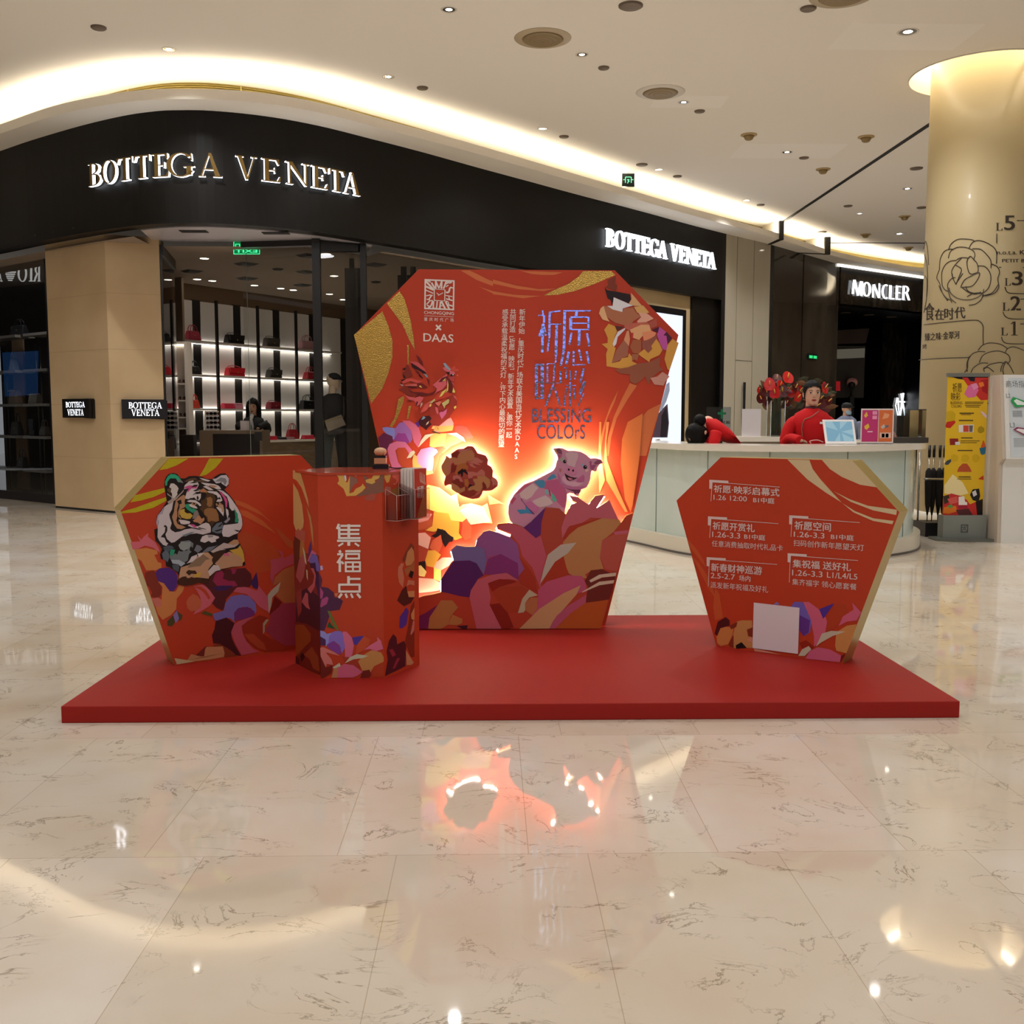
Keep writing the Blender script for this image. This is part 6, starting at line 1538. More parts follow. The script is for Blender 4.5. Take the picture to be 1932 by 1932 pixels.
for x, y, w, h, kind, col, lb in ((27, 822, 30, 36, 'tote', '4a4540', 'grey striped bag on the fourth window shelf, left'), (61, 822, 20, 30, 'flap', '15181c', 'glossy black bag on the fourth window shelf, middle'), (80, 822, 22, 26, 'tote', '6c6660', 'grey bag with a loop handle on the fourth window shelf, right'),
        (35, 884, 26, 30, 'tote', '3c3834', 'dark rounded bag on the fifth window shelf'), (40, 631, 50, 26, 'tote', '15161e', 'navy bag on the top window shelf'), (27, 698, 16, 30, 'tote', '9aa4b0', 'pale grey bag on the second window shelf'), (27, 748, 30, 26, 'clutch', 'a08878', 'tan pouch hanging by the third window shelf'), (64, 762, 30, 18, 'clutch', 'b0aaa0', 'pale clutch on the third window shelf')):
    p = WB.at(x, 700, -.16); s = p.y/FPX; bag(lb, kind, w*s, h*s*1.15, .13, col, (p.x, p.y, WB.at(30, y).z if y in (631, 698, 762, 822, 884) else WB.at(30, 762).z), WRZ, 'bags in the left display window')
l = bpy.data.lights.new('window_spot', 'SPOT'); l.energy = 25; l.color = (1, .95, .9); l.spot_size = 1.6; l.shadow_soft_size = .1
o = bpy.data.objects.new('window_spot', l); COL.objects.link(o); o.location = (wg[0].x-.7, wg[0].y+1.0, 3.7)
# ---------------------------------------------------------------- column print (thin painted lines and writing on the skin of the column)
CA = lambda x, y: (1700+x/3.862, 60+y/3.862)
CB = lambda x, y: (1700+x/3.7155, 540+y/3.7155)
prt = thing('column_print', 'brown line drawings of camellias, floor numbers and words printed round the cream column', 'wall print', (CX-CR, CY, 0))
def flower(name, F, curves, w=1.55):
    mb = MB()
    for c in curves.strip().split('\n'):
        q = [tuple(float(v) for v in t.split(',')) for t in c.split()]; col_line(mb, [F(*p) for p in q], w, 5)
    return mb.build(name, INKB, prt)
flower('camellia_drawing', CA, '''345,1590 365,1545 410,1513 460,1508 520,1515 535,1530
495,1575 520,1535 560,1520 620,1535 680,1575 697,1620 695,1690
345,1650 360,1600 410,1570 470,1570 520,1590 538,1620 530,1660
280,1730 285,1660 310,1605 345,1585 385,1583
520,1580 580,1585 630,1630 655,1670 655,1720
300,1850 296,1760 320,1700 360,1670 405,1665
405,1660 440,1645 490,1648
375,1790 370,1740 400,1690 440,1650
400,1840 380,1800 372,1760
400,1840 420,1790 440,1730 400,1700
480,1690 485,1660 505,1635 530,1660 555,1690 562,1740 545,1760
505,1635 480,1670 490,1740 510,1765 550,1755
400,1835 430,1790 450,1760
435,1860 460,1810 510,1780 570,1755 560,1800 520,1850 465,1860 435,1860
560,1705 610,1710 645,1750 655,1800 640,1860 600,1900 540,1905 490,1890 470,1855
655,1690 700,1710 718,1750 705,1800 712,1860 680,1905 610,1925
280,1730 260,1790 280,1830 300,1900 340,1960
300,1850 320,1880 345,1890
345,1890 340,1840 365,1800 395,1790
345,1890 360,1940 400,1975
480,1930 530,1905 590,1905 600,1930''')
flower('camellia_drawing', CB, '''265,-5 285,40 320,85 345,95 355,115
335,10 350,50 400,85 470,95 530,80 570,50 580,20
430,10 470,40 520,55 560,40
475,133 520,125 560,95 575,60
580,65 640,45 680,-10''')
flower('camellia_drawing', CB, '''445,605 465,575 470,520 500,475 545,458 590,460
540,450 570,415 620,398 690,405 730,425 750,440
730,470 745,440 790,425 862,450
550,535 570,490 620,462 690,455 750,480 765,520 745,545
465,600 462,540 480,490
490,605 510,570 560,540 610,540
585,580 620,550 690,535 720,540
585,600 580,575 610,570 650,600
700,600 705,565 735,528 770,570 790,610
735,528 715,580 720,620
600,820 650,826 676,824
610,880 640,884 675,880
625,640 635,690 665,735''')
flower('camellia_drawing', lambda x, y: (1740+x, y), '''4,480 9,500 10,540 7,570 3,590
3,470 6,455 10,470 12,500
5,520 9,530 8,560''', 1.2)
flower('divider_line', CA, '698,1470 697,1540\n697,1600 698,1640\n715,1715 900,1718\n760,1860 770,1890 800,1905 900,1908\n845,1375 910,1376')
flower('divider_line', CB, '160,270 400,245 520,238 555,250 575,280 575,340 577,412\n125,517 300,505 480,500\n728,5 740,35 770,50 862,52\n715,180 730,210 770,228 862,230\n705,355 715,385 750,402 862,405\n840,90 862,90\n838,265 862,264')
def col_text(mb, body, F, x0, y0, x1, y1, serif=False, bold=0.0, skew=0.0):
    if serif:
        W, polys = SER[body]
        for p in polys:
            P = [oncol(*F(x0+(x1-x0)*x/W, y1+(y0-y1)*y)) for x, y in p]
            if (P[1]-P[0]).cross(P[2]-P[1]).dot(C0-P[0]) < 0: P.reverse()
            mb.poly(P)
        return
    vs, fs, _ = glyphs(body, 0)
    for dx in ((0,) if not bold else (-bold, 0, bold)):
        mb.add([oncol(*F(x0+(x1-x0)*(x+dx), y1+(y0-y1)*y+skew*x)) for x, y in vs], fs)
mb = MB()
for ch, F, (lx0, ly0, lx1, ly1), (nx0, ny0, nx1, ny1) in (('5', CA, (690, 1392, 740, 1448), (755, 1338, 828, 1445)), ('3', CA, (755, 1795, 800, 1850), (812, 1745, 885, 1848)), ('2', CB, (710, 115, 760, 172), (770, 70, 838, 170)), ('1', CB, (700, 290, 748, 345), (768, 248, 820, 345))):
    col_text(mb, 'L', F, lx0, ly0, lx1, ly1, True); col_text(mb, ch, F, nx0, ny0, nx1, ny1, ch == '1', bold=.05)
mb.build('floor_number', INKB, prt)
mb = MB()
for i, (c, x0, x1, y0, y1) in enumerate((('食', 168, 232, 118, 240), ('在', 238, 300, 158, 236), ('时', 304, 370, 152, 232), ('代', 376, 450, 145, 226))): col_text(mb, c, CB, x0, y0, x1, y1, bold=.03)
mb.build('heading', INKB, prt)
mb = MB(); col_text(mb, '臻之味·金翠河', CB, 165, 330, 410, 385, bold=.004, skew=-18); col_text(mb, '烤', CB, 148, 405, 180, 440)
col_text(mb, 'n.o.t.a. Kids', CA, 700, 1592, 960, 1622, bold=.003); col_text(mb, 'PETIT BATEAU', CA, 738, 1655, 1060, 1680, bold=.003)
mb.build('small_print', INKB, prt)

# ---------------------------------------------------------------- information desk
dbase = [(1.45, 12.6), (1.28, 11.7), (1.55, 10.84), (1.94, 9.98), (2.61, 9.56), (3.38, 9.56), (4.04, 9.93), (4.50, 10.40), (4.80, 11.2), (4.80, 12.2)]
DCV = [V(p.x, p.y) for p in cr([V(a, b, 0) for a, b in dbase], 8)]
dk = thing('information_desk', 'curved white information desk with frosted glass front behind the stage', 'reception desk', (3.1, 10.8, 0))
MB().slab(offs(DCV, .10), offs(DCV, .5), .0, .16).build('plinth', mat('desk_plinth', '#d5ccb8', rough=.3), dk)
MB().slab(offs(DCV, .09), offs(DCV, .14), .0, .02).build('floor_strip', mat('strip_grey', '#5c5650', rough=.4), dk)
MB().slab(offs(DCV, .17), offs(DCV, .23), .16, 1.05).build('front_glass', mat('frosted_glass', '#bccac0', rough=.12, spec=.6, noise=(1.2, '#c8d2c8', 4)), dk)
MB().slab(offs(DCV, .06), offs(DCV, .62), 1.045, 1.105).build('counter_top', mat('desk_top', '#e0d8c8', rough=.2, coat=.3), dk)
mb = MB(); q = offs(DCV, .167)
for i in (17, 25, 32, 41, 52): MB().tube([(q[i].x, q[i].y, .16), (q[i].x, q[i].y, 1.045)], .004, 4).build('glass_joint', mat('joint_grey', '#7f8a84', rough=.4), dk)
MB().slab(offs(DCV, .58), offs(DCV, .61), .02, 1.045).build('inner_panel', mat('desk_inner', '#8d857a', rough=.6), dk)
# lower back counter carrying the flowers
a, b = ony(1395, 833, 12.6), ony(1485, 833, 12.6)
bc = thing('back_counter', 'pale back counter behind the information desk, carrying the flowers', 'counter', ((a.x+b.x)/2, 12.6, 0))
bz = ony(1430, 824, 12.6).z
MB().box((a.x-.1, 12.55, bz-.06), (b.x+.65, 13.15, bz)).build('top', MATS['desk_top'], bc); MB().box((a.x-.05, 12.6, 0), (b.x+.6, 13.1, bz-.06)).build('body', mat('counter_body', '#9a8f7c', rough=.5), bc)

# ---------------------------------------------------------------- figures
def loft(mb, secs, n=20, mi=0, f=None):
    """secs: (centre, rx, ry[, tilt matrix]); closed skin through rings"""
    b = len(mb.v); N = len(secs)
    for s in secs:
        c, rx, ry = s[:3]; M = s[3] if len(s) > 3 else Matrix.Identity(3)
        for k in range(n):
            a = 2*math.pi*k/n; mb.v.append(tuple(Vector(c) + M @ V(rx*math.cos(a), ry*math.sin(a), 0)))
    for i in range(N-1):
        for k in range(n):
            q = [b+i*n+k, b+i*n+(k+1) % n, b+(i+1)*n+(k+1) % n, b+(i+1)*n+k]
            if f and not f(sum((Vector(mb.v[j]) for j in q), V(0, 0, 0))/4): continue
            mb.f.append(q); mb.m.append(mi); mb.sm.append(True); mb.c.append(None)
    for i, rv in ((0, True), (N-1, False)):
        if f: continue
        q = [b+i*n+k for k in range(n)]; mb.f.append(q[::-1] if rv else q); mb.m.append(mi); mb.sm.append(True); mb.c.append(None)
HS_ = [(0.0, .026, .026, -.050), (.012, .040, .044, -.036), (.035, .052, .066, -.018), (.065, .0605, .082, -.006), (.10, .066, .091, .002), (.135, .070, .095, .006), (.165, .067, .090, .009), (.192, .055, .074, .010), (.210, .036, .048, .010), (.219, .012, .016, .010)]
def head(mb, M, s=1.0, face=True, mi=(0, 1, 2, 3)):
    """M places the chin height of the head; front is -y. mi: skin, dark (eyes, brows), white, lips"""
    W = lambda p: M @ (Vector(p)*s)
    R3 = M.to_3x3()
    loft(mb, [(W((0, y, z)), rx*s, ry*s, R3) for z, rx, ry, y in HS_], 24, mi[0])
    loft(mb, [(W((0, .028, -.09)), .058*s, .055*s, R3), (W((0, .022, -.04)), .050*s, .050*s, R3), (W((0, .012, .02)), .050*s, .054*s, R3), (W((0, .01, .06)), .048*s, .05*s, R3)], 16, mi[0])
    for sx in (-1, 1): mb.ball(W((sx*.070, .012, .095)), .026*s, 10, mi[0], (.35, .75, 1.15), M)
    if face:
        nv = [(-.010, -.086, .112), (.010, -.086, .112), (.017, -.086, .070), (-.017, -.086, .070), (0, -.113, .074), (0, -.090, .118)]
        mb.add([W(p) for p in nv], [(0, 3, 4, 5), (1, 5, 4, 2), (3, 2, 4)], mi[0], True)
        for sx in (-1, 1):
            mb.ball(W((sx*.030, -.0845, .108)), .0115*s, 10, mi[2], (1.15, .35, .62), M); mb.ball(W((sx*.030, -.0885, .108)), .0062*s, 8, mi[1], (1, .4, 1), M)
            mb.tube([W((sx*.014, -.092, .127)), W((sx*.030, -.091, .132)), W((sx*.046, -.081, .127))], .0028*s, 5, mi[1]); mb.tube([W((sx*.019, -.090, .112)), W((sx*.030, -.0915, .116)), W((sx*.043, -.083, .111))], .0018*s, 5, mi[1])
        mb.tube([W((-.021, -.078, .043)), W((-.008, -.087, .0455)), W((0, -.088, .0445)), W((.008, -.087, .0455)), W((.021, -.078, .043))], [.002*s, .0046*s, .0046*s, .0046*s, .002*s], 6, mi[3])
        mb.tube([W((-.017, -.080, .0385)), W((0, -.087, .0365)), W((.017, -.080, .0385))], [.002*s, .0055*s, .002*s], 6, mi[3])
def hair_cap(mb, M, s=1.0, front=.158, low=.03, grow=1.07, mi=0):
    """hair as a shell over the skull; the hairline drops from the forehead to the nape"""
    R3 = M.to_3x3(); I = M.inverted(); H = [h for h in HS_ if h[0] >= .03]; rings = []
    for i in range(len(H)-1):
        for k in range(4):
            t = k/4; z, rx, ry, y = (H[i][q]+(H[i+1][q]-H[i][q])*t for q in range(4)); rings.append((z, rx, ry, y))
    rings += [H[-1], (.226, .010, .012, .010)]
    up = lambda z: z+.008*max(0, (z-.14)/.08)
    def keep(p):
        q = (I @ p)/s; f = max(0, min(1, (q.y+.085)/.095)); f = f*f*(3-2*f); return q.z > front + (low-front)*f - .010*abs(math.sin(q.x*30))*(1-f)
    loft(mb, [(M @ (V(0, y+.002, up(z))*s), (rx*grow+.002)*s, (ry*grow+.002)*s, R3) for z, rx, ry, y in rings], 48, mi, f=keep)
def hand(mb, M, side=1, curl=.35, mi=0, s=1.0):
    """palm along +y from the wrist, fingers ahead; thumb from the palm's side"""
    W = lambda p: M @ (Vector(p)*s); R3 = M.to_3x3()
    RX = Matrix.Rotation(-math.pi/2, 3, 'X')
    loft(mb, [(W((0, 0, 0)), .026*s, .018*s, R3 @ RX), (W((0, .035, 0)), .038*s, .015*s, R3 @ RX), (W((0, .075, 0)), .040*s, .013*s, R3 @ RX), (W((0, .092, -.003)), .036*s, .010*s, R3 @ RX)], 12, mi)
    for i, (x, L) in enumerate(((-.028, .062), (-.010, .074), (.010, .070), (.028, .055))):
        a = curl*(1+.15*i); p = [V(x*side, .085, 0)]; d = 0
        for seg in (.45, .3, .25): d += a*.7; p.append(p[-1]+V(0, math.cos(d)*L*seg, -math.sin(d)*L*seg))
        mb.tube([W(q) for q in p], [.0092*s, .0085*s, .0078*s, .0055*s], 7, mi)
    mb.tube([W((-.030*side, .022, 0)), W((-.052*side, .045, -.010)), W((-.056*side, .072, -.018)), W((-.052*side, .088, -.022))], [.013*s, .0105*s, .009*s, .006*s], 7, mi)
SKIN = mat('skin', '#c89a80', rough=.5, spec=.35); DARKE = mat('eye_dark', '#1a1210', rough=.3); EYEW = mat('eye_white', '#d8d2cc', rough=.3); LIP = mat('lips', '#94302e', rough=.4); HAIRB = mat('hair_black', '#0c0908', rough=.6, spec=.15)
SKM = [SKIN, DARKE, EYEW, LIP]
def T(x, y, z, rz=0.0, rx=0.0, ry=0.0): return Matrix.Translation((x, y, z)) @ Matrix.Rotation(rz, 4, 'Z') @ Matrix.Rotation(rx, 4, 'X') @ Matrix.Rotation(ry, 4, 'Y')
def legs(mb, x, y, zt, rz=0, mi=0, w=.085):
    c, s = math.cos(rz), math.sin(rz)
    for sx in (-1, 1):
        mb.tube([(x+c*sx*w, y+s*sx*w, zt), (x+c*sx*w*.98, y+s*sx*w*.98, zt*.55), (x+c*sx*w*.95, y+s*sx*w*.95, .06)], [.095, .068, .045], 12, mi)
def shoes(x, y, rz, parent, w=.085):
    c, s = math.cos(rz), math.sin(rz)
    for sx in (-1, 1):
        mb = MB(); bx, by = x+c*sx*w*.95, y+s*sx*w*.95
        mb.tube([(bx-s*-.06, by-c*.0+.06*c, .04), (bx+s*.02, by-c*.02, .045), (bx+s*.12, by-c*.12, .03), (bx+s*.17, by-c*.17, .025)], [.035, .042, .04, .02], 10); mb.build('shoe', mat('shoe_black', '#0e0c0b', rough=.3), parent)
# receptionist in red
rx, ry_ = ony(1532, 766, 10.55).x, 10.55; cz = ony(1532, 764, ry_).z
p = thing('person', 'person standing behind the information desk in a red tunic with a name badge', 'person', (rx, ry_, 0))
HM = T(rx, ry_, cz+.0, -.10, .0) @ Matrix.Diagonal((1.08, 1, 1, 1)); HSC = 1.12
mb = MB(); head(mb, HM, HSC); sh_z = cz-.085
for sx in (-1, 1): hand(mb, T(rx+sx*.20, ry_-.30, 1.135, sx*.35, -.15), sx, .3)
legs(mb, rx, ry_, .92); mb.build('body', SKM, p)
mb = MB(); hair_cap(mb, HM, HSC, .170, .05, 1.09); mb.ball(HM @ (V(0, .105, .12)*HSC), .045, 14); mb.build('hair', HAIRB, p)
REDC = mat('tunic_red', '#b8171a', rough=.75, spec=.2, bump=(90, .15)); REDT = mat('tunic_trim', '#7c1a1c', rough=.6)
mb = MB(); loft(mb, [((rx, ry_, .86), .185, .13), ((rx, ry_, 1.0), .17, .12), ((rx, ry_, 1.14), .165, .115), ((rx, ry_-.005, 1.27), .19, .125), ((rx, ry_, sh_z-.06), .205, .115), ((rx, ry_+.01, sh_z), .165, .09), ((rx, ry_+.015, sh_z+.035), .095, .07), ((rx, ry_+.013, sh_z+.05), .070, .063)], 28)
for sx in (-1, 1): mb.tube(cr([V(rx+sx*.13, ry_+.01, sh_z-.062), V(rx+sx*.215, ry_+.02, sh_z-.135), V(rx+sx*.265, ry_-.0, sh_z-.30), V(rx+sx*.245, ry_-.12, 1.155), V(rx+sx*.205, ry_-.30, 1.135)], 4), [.055, .06, .064, .066]+[.064]*4+[.058]*4+[.05]*4+[.045], 14)
tun = mb.build('tunic', REDC, p)
mb = MB()
def onto(x, z): return V(rx+x, ry_-math.sqrt(max(.0, 1-(x/.2)**2))*.122-.006, z)
mb.tube(cr([onto(.03, sh_z+.02), onto(-.04, sh_z-.035), onto(-.11, sh_z-.07), onto(-.13, sh_z-.16), onto(-.125, 1.2), onto(-.12, 1.06)], 5), .0055, 6); mb.build('piping', mat('trim_gold', '#8c5a48', rough=.5), tun)
MB().lathe([(.066, 0), (.061, .03), (.058, .03), (.062, 0)], (rx, ry_+.014, sh_z+.044), 24).build('collar', mat('collar_dark', '#4a1214', rough=.6), tun)
MB().box((rx+.045, ry_-.138, 1.30), (rx+.125, ry_-.128, 1.322)).build('name_badge', mat('badge_white', '#e2dcd8', rough=.4), tun)
mb = MB(); loft(mb, [((rx, ry_, .40), .19, .15), ((rx, ry_, .60), .18, .14), ((rx, ry_, .90), .175, .125)], 24); mb.build('skirt', mat('skirt_dark', '#1d1718', rough=.7), p)
shoes(rx, ry_, 0, p)
# colleague bending down
bx, by_ = ony(1318, 818, 10.5).x, 10.5; bzh = ony(1318, 834, by_).z
p = thing('person', 'person in red bending low behind the information desk, dark tied hair towards the viewer', 'person', (bx+.40, by_+.1, 0))
Zc = V(-.66, -.62, -.42).normalized(); fd = V(-.15, -.1, -1); fd = (fd - Zc*fd.dot(Zc)).normalized(); Yl = -fd; Xl = Yl.cross(Zc)
hc = V(bx, by_, bzh+.085) - Zc*.11
HM = Matrix(((Xl.x, Yl.x, Zc.x, hc.x), (Xl.y, Yl.y, Zc.y, hc.y), (Xl.z, Yl.z, Zc.z, hc.z), (0, 0, 0, 1)))
mb = MB(); head(mb, HM, 1.2, True)
nx = bx+.60; legs(mb, nx, by_+.12, .85, 1.57)
hand(mb, T(bx-.02, by_+.06, .78, 1.2, -.9), 1, .5); hand(mb, T(bx+.06, by_-.20, .78, 1.2, -.9), -1, .5); mb.build('body', SKM, p)
mb = MB(); hair_cap(mb, HM, 1.2, .09, .0, 1.12); mb.ball(HM @ V(.01, .125, .055), .066, 14); mb.build('hair', HAIRB, p)
mb = MB(); B0_ = hc + V(.012, .005, -.012); RY = Matrix.Rotation(1.25, 3, 'Y')
loft(mb, [(B0_, .078, .082, RY), (B0_+V(.05, .01, .018), .112, .15, RY), (B0_+V(.15, .02, .0), .125, .20, RY), (B0_+V(.28, .03, -.06), .12, .185, Matrix.Rotation(1.0, 3, 'Y')), (B0_+V(.38, .05, -.18), .125, .18, Matrix.Rotation(.55, 3, 'Y')), (B0_+V(.44, .07, -.36), .15, .19), (V(nx, by_+.12, .80), .15, .19)], 24)
for sy, dz in ((-1, 0), (1, .0)): mb.tube(cr([B0_+V(.08, sy*.15, -.02), B0_+V(.04, sy*.19, -.14), B0_+V(-.02, sy*.16, -.27), V(bx+.02, by_+(.06 if sy > 0 else -.20), .80)], 4), [.062]*4+[.055]*4+[.045]*5, 12)
mb.build('tunic', REDC, p)
mb = MB(); loft(mb, [((nx, by_+.12, .36), .17, .19), ((nx, by_+.12, .6), .16, .19), ((nx, by_+.12, .84), .155, .185)], 20); mb.build('skirt', MATS['skirt_dark'], p); shoes(nx, by_+.12, -1.57, p)
# clerk of the first shop
kx, ky = ony(478, 770, 18.3).x, 18.3; kz = ony(478, 779, ky).z
p = thing('person', 'person with long dark hair, dark suit and pale scarf at the shop cash desk', 'person', (kx, ky, 0))
HM = T(kx, ky, kz, 0, .22); mb = MB(); head(mb, HM, 1.15); z_ = kz-.10; legs(mb, kx, ky, .9)
for sx in (-1, 1): hand(mb, T(kx+sx*.13, ky-.26, CDH+.03, -sx*.4, -.1), sx, .35)
mb.build('body', SKM, p)
mb = MB(); hair_cap(mb, HM, 1.15, .165, .0, 1.13)
for sx in (-1, 1): mb.tube([HM @ V(sx*.072, .0, .20), HM @ V(sx*.092, .01, .10), HM @ V(sx*.094, .02, 0), (kx+sx*.10, ky-.02, z_-.03), (kx+sx*.10, ky-.05, z_-.12)], [.03, .04, .042, .04, .02], 10)
mb.build('hair', HAIRB, p)
SUIT = mat('suit_black', '#121214', rough=.7); mb = MB()
loft(mb, [((kx, ky, .8), .18, .13), ((kx, ky, 1.1), .175, .12), ((kx, ky, z_-.10), .205, .12), ((kx, ky, z_), .17, .09), ((kx, ky+.01, z_+.05), .075, .06)], 24)
for sx in (-1, 1): mb.tube(cr([V(kx+sx*.175, ky, z_-.05), V(kx+sx*.25, ky+.0, z_-.22), V(kx+sx*.24, ky-.10, CDH+.10), V(kx+sx*.14, ky-.25, CDH+.045)], 4), [.066]*4+[.06]*4+[.05]*5, 12)
mb.build('jacket', SUIT, p)
mb = MB(); mb.tube([(kx, ky-.07, z_+.07), (kx-.015, ky-.125, z_-.02), (kx+.012, ky-.135, z_-.14), (kx+.0, ky-.13, z_-.26)], [.035, .028, .022, .03], 8); mb.build('scarf', mat('scarf_pale', '#b9b4b2', rough=.7), p)
MB().box((kx+.09, ky-.128, z_-.13), (kx+.15, ky-.12, z_-.11)).build('name_badge', MATS['badge_white'], p)
mb = MB(); legs(mb, kx, ky, .92, 0, 0, .09); mb.build('trousers', SUIT, p); shoes(kx, ky, 0, p)
# dressed mannequin between the posts
mx, my = ony(629, 720, 16.0).x, 16.0; mz = ony(629, 735, my).z
t = thing('mannequin', 'dark suited mannequin with a flat cap, seen from behind between the black posts', 'mannequin', (mx, my, 0))
pzm = mz-1.52; MB().box((mx-.35, my-.3, 0), (mx+.35, my+.3, pzm)).build('plinth', mat('plinth_dark', '#2a2420', rough=.5), t)
HM = T(mx-.0, my, mz, 2.2, 0); mb = MB(); head(mb, HM, 1.12, False); mb.build('figure', mat('mannequin_skin', '#b8a088', rough=.4), t)
mb = MB(); loft(mb, [(HM @ V(0, y-.012, z), rx_*1.16, ry2*1.2, HM.to_3x3()) for z, rx_, ry2, y in [(.150, .072, .096, .0), (.185, .076, .10, .0), (.225, .062, .08, .004), (.252, .03, .04, .004), (.258, .004, .004, .004)]], 22); mb.prism([HM @ V(a, b, .155) for a, b in ((-.06, -.09), (.06, -.09), (.045, -.155), (-.045, -.155))], (0, 0, .012)); mb.build('cap', mat('cap_black', '#141214', rough=.8), t)
zs = mz-.11; MS = mat('mannequin_suit', '#1c191a', rough=.8); mb = MB(); rr = Matrix.Rotation(.45, 3, 'Z')
loft(mb, [((mx, my, pzm+.82), .18, .14, rr), ((mx, my, pzm+1.0), .175, .13, rr), ((mx, my, zs-.25), .20, .135, rr), ((mx, my, zs-.08), .225, .125, rr), ((mx, my, zs), .18, .10, rr), ((mx, my, zs+.05), .08, .07, rr)], 24)
for sx in (-1, 1): mb.tube(cr([Vector((mx, my, zs-.05)) + rr @ V(sx*.19, 0, 0), Vector((mx, my, zs-.32)) + rr @ V(sx*.26, .02, 0), Vector((mx, my, pzm+.80)) + rr @ V(sx*.25, .05, 0)], 5), [.07]*5+[.058]*6, 12)
mb.build('jacket', MS, t)
mb = MB()
for sx in (-1, 1): o_ = rr @ V(sx*.095, 0, 0); o2 = rr @ V(sx*.13, 0, 0); mb.tube([(mx+o_.x, my+o_.y, pzm+.85), (mx+o2.x, my+o2.y, pzm+.45), (mx+o2.x, my+o2.y, pzm+.02)], [.10, .075, .06], 12)
mb.build('trousers', mat('mannequin_trousers', '#242020', rough=.8), t)
MB().tube(cr([V(mx+.16, my-.05, zs+.0), V(mx+.17, my-.16, zs-.3), V(mx+.10, my-.22, ony(640, 800, 15.75).z+.06)], 5), .012, 6).build('bag_strap', mat('strap_dark', '#3a3028', rough=.6), t)
bp_ = ony(636, 808, 15.72); hb = bag('taupe square shoulder bag on the back of the mannequin', 'clutch', .29, .19, .09, '8a7c6a', tuple(bp_), .1); hb.rotation_euler = (0, -.35, .1)
# visitor with a cap and mask in the second shop
vx, vy = ony(1597, 776, 20.0).x, 20.0; vz = ony(1597, 782.5, vy).z
p = thing('person', 'person far behind the desk in a black cap, pale mask and blue grey jacket', 'person', (vx, vy, 0))
HM = T(vx, vy, vz, .5, 0); mb = MB(); head(mb, HM, 1.05); legs(mb, vx, vy, .9)
for sx in (-1, 1): hand(mb, T(vx+sx*.26, vy-.04, .80, 0, -1.5), sx, .4)
mb.build('body', SKM, p)
mb = MB(); loft(mb, [(HM @ V(0, y-.008, z), a*1.12, b*1.14, HM.to_3x3()) for z, a, b, y in [(.130, .072, .096, .0), (.185, .076, .10, .0), (.225, .055, .07, .004), (.24, .01, .012, .004)]], 20); mb.prism([HM @ V(a, b, .14) for a, b in ((-.06, -.08), (.06, -.08), (.05, -.17), (-.05, -.17))], (0, 0, .012)); mb.build('cap', MATS['cap_black'], p)
mb = MB(); loft(mb, [(HM @ V(0, -.065, -.002), .04, .035, HM.to_3x3()), (HM @ V(0, -.05, .04), .058, .062, HM.to_3x3()), (HM @ V(0, -.045, .082), .055, .058, HM.to_3x3())], 16); mb.build('mask', mat('mask_blue', '#8fb0c4', rough=.8), p)
zs = vz-.09; mb = MB(); loft(mb, [((vx, vy, .78), .20, .15), ((vx, vy, 1.1), .21, .15), ((vx, vy, zs-.12), .24, .15), ((vx, vy, zs), .19, .11), ((vx, vy, zs+.07), .09, .08)], 22)
for sx in (-1, 1): mb.tube(cr([V(vx+sx*.2, vy, zs-.06), V(vx+sx*.28, vy, zs-.3), V(vx+sx*.26, vy-.03, .84)], 5), [.08]*5+[.065]*6, 12)
mb.build('jacket', mat('jacket_bluegrey', '#7d86a0', rough=.85), p)
mb = MB(); legs(mb, vx, vy, .85, 0, 0, .095); mb.build('trousers', SUIT, p); shoes(vx, vy, 0, p)
# ---------------------------------------------------------------- on and around the information desk
CT = 1.107
def upright(px0, px1, py_top, y, z0=CT):
    a, b = ony(px0, py_top, y), ony(px1, py_top, y); return a.x, b.x, (a.z+b.z)/2
Z6 = lambda x, y: (1360+x/4.4925, 430+y/4.4925)
# vase with anthuriums on the back counter
vy_ = 12.8; x0, x1, zt_ = upright(*[Z6(x, 0)[0] for x in (412, 530)], Z6(0, 1465)[1], vy_)
vz_ = bz; vx_ = (x0+x1)/2; vr = (x1-x0)/2
vs = thing('glass_vase', 'tall clear square glass vase holding red flowers on the back counter', 'vase', (vx_, vy_, vz_))
VG = glass('vase_glass', '#e6eef0', .14)
mb = MB(); w = vr
for a, b in (((-w, -w), (w, -w)), ((w, -w), (w, w)), ((w, w), (-w, w)), ((-w, w), (-w, -w))): mb.poly([V(vx_+a[0], vy_+a[1], vz_), V(vx_+b[0], vy_+b[1], vz_), V(vx_+b[0], vy_+b[1], zt_), V(vx_+a[0], vy_+a[1], zt_)])
mb.poly([V(vx_-w, vy_-w, vz_+.01), V(vx_+w, vy_-w, vz_+.01), V(vx_+w, vy_+w, vz_+.01), V(vx_-w, vy_+w, vz_+.01)]); mb.build('body', VG, vs)
mb = MB()
for a in ((-w, -w), (w, -w), (w, w), (-w, w)): mb.tube([V(vx_+a[0], vy_+a[1], vz_), V(vx_+a[0], vy_+a[1], zt_)], .006, 4)
mb.build('edge', mat('vase_edge', '#c8d4dc', rough=.1, metal=.6), vs)
fl = thing('flower_arrangement', 'full bunch of red anthuriums and dark leaves standing in the glass vase', 'flowers', (vx_, vy_, zt_))
AR = mat('anthurium_red', '#b81c18', rough=.25, spec=.6); AD = mat('anthurium_dark', '#4c0c10', rough=.35); SPY = mat('spadix_yellow', '#d8a048', rough=.6); LF1 = mat('leaf_dark', '#3c3a26', rough=.6); LF2 = mat('leaf_wine', '#5a1a20', rough=.6); TWG = mat('twig_brown', '#6a4426', rough=.8)
RF = random.Random(3)
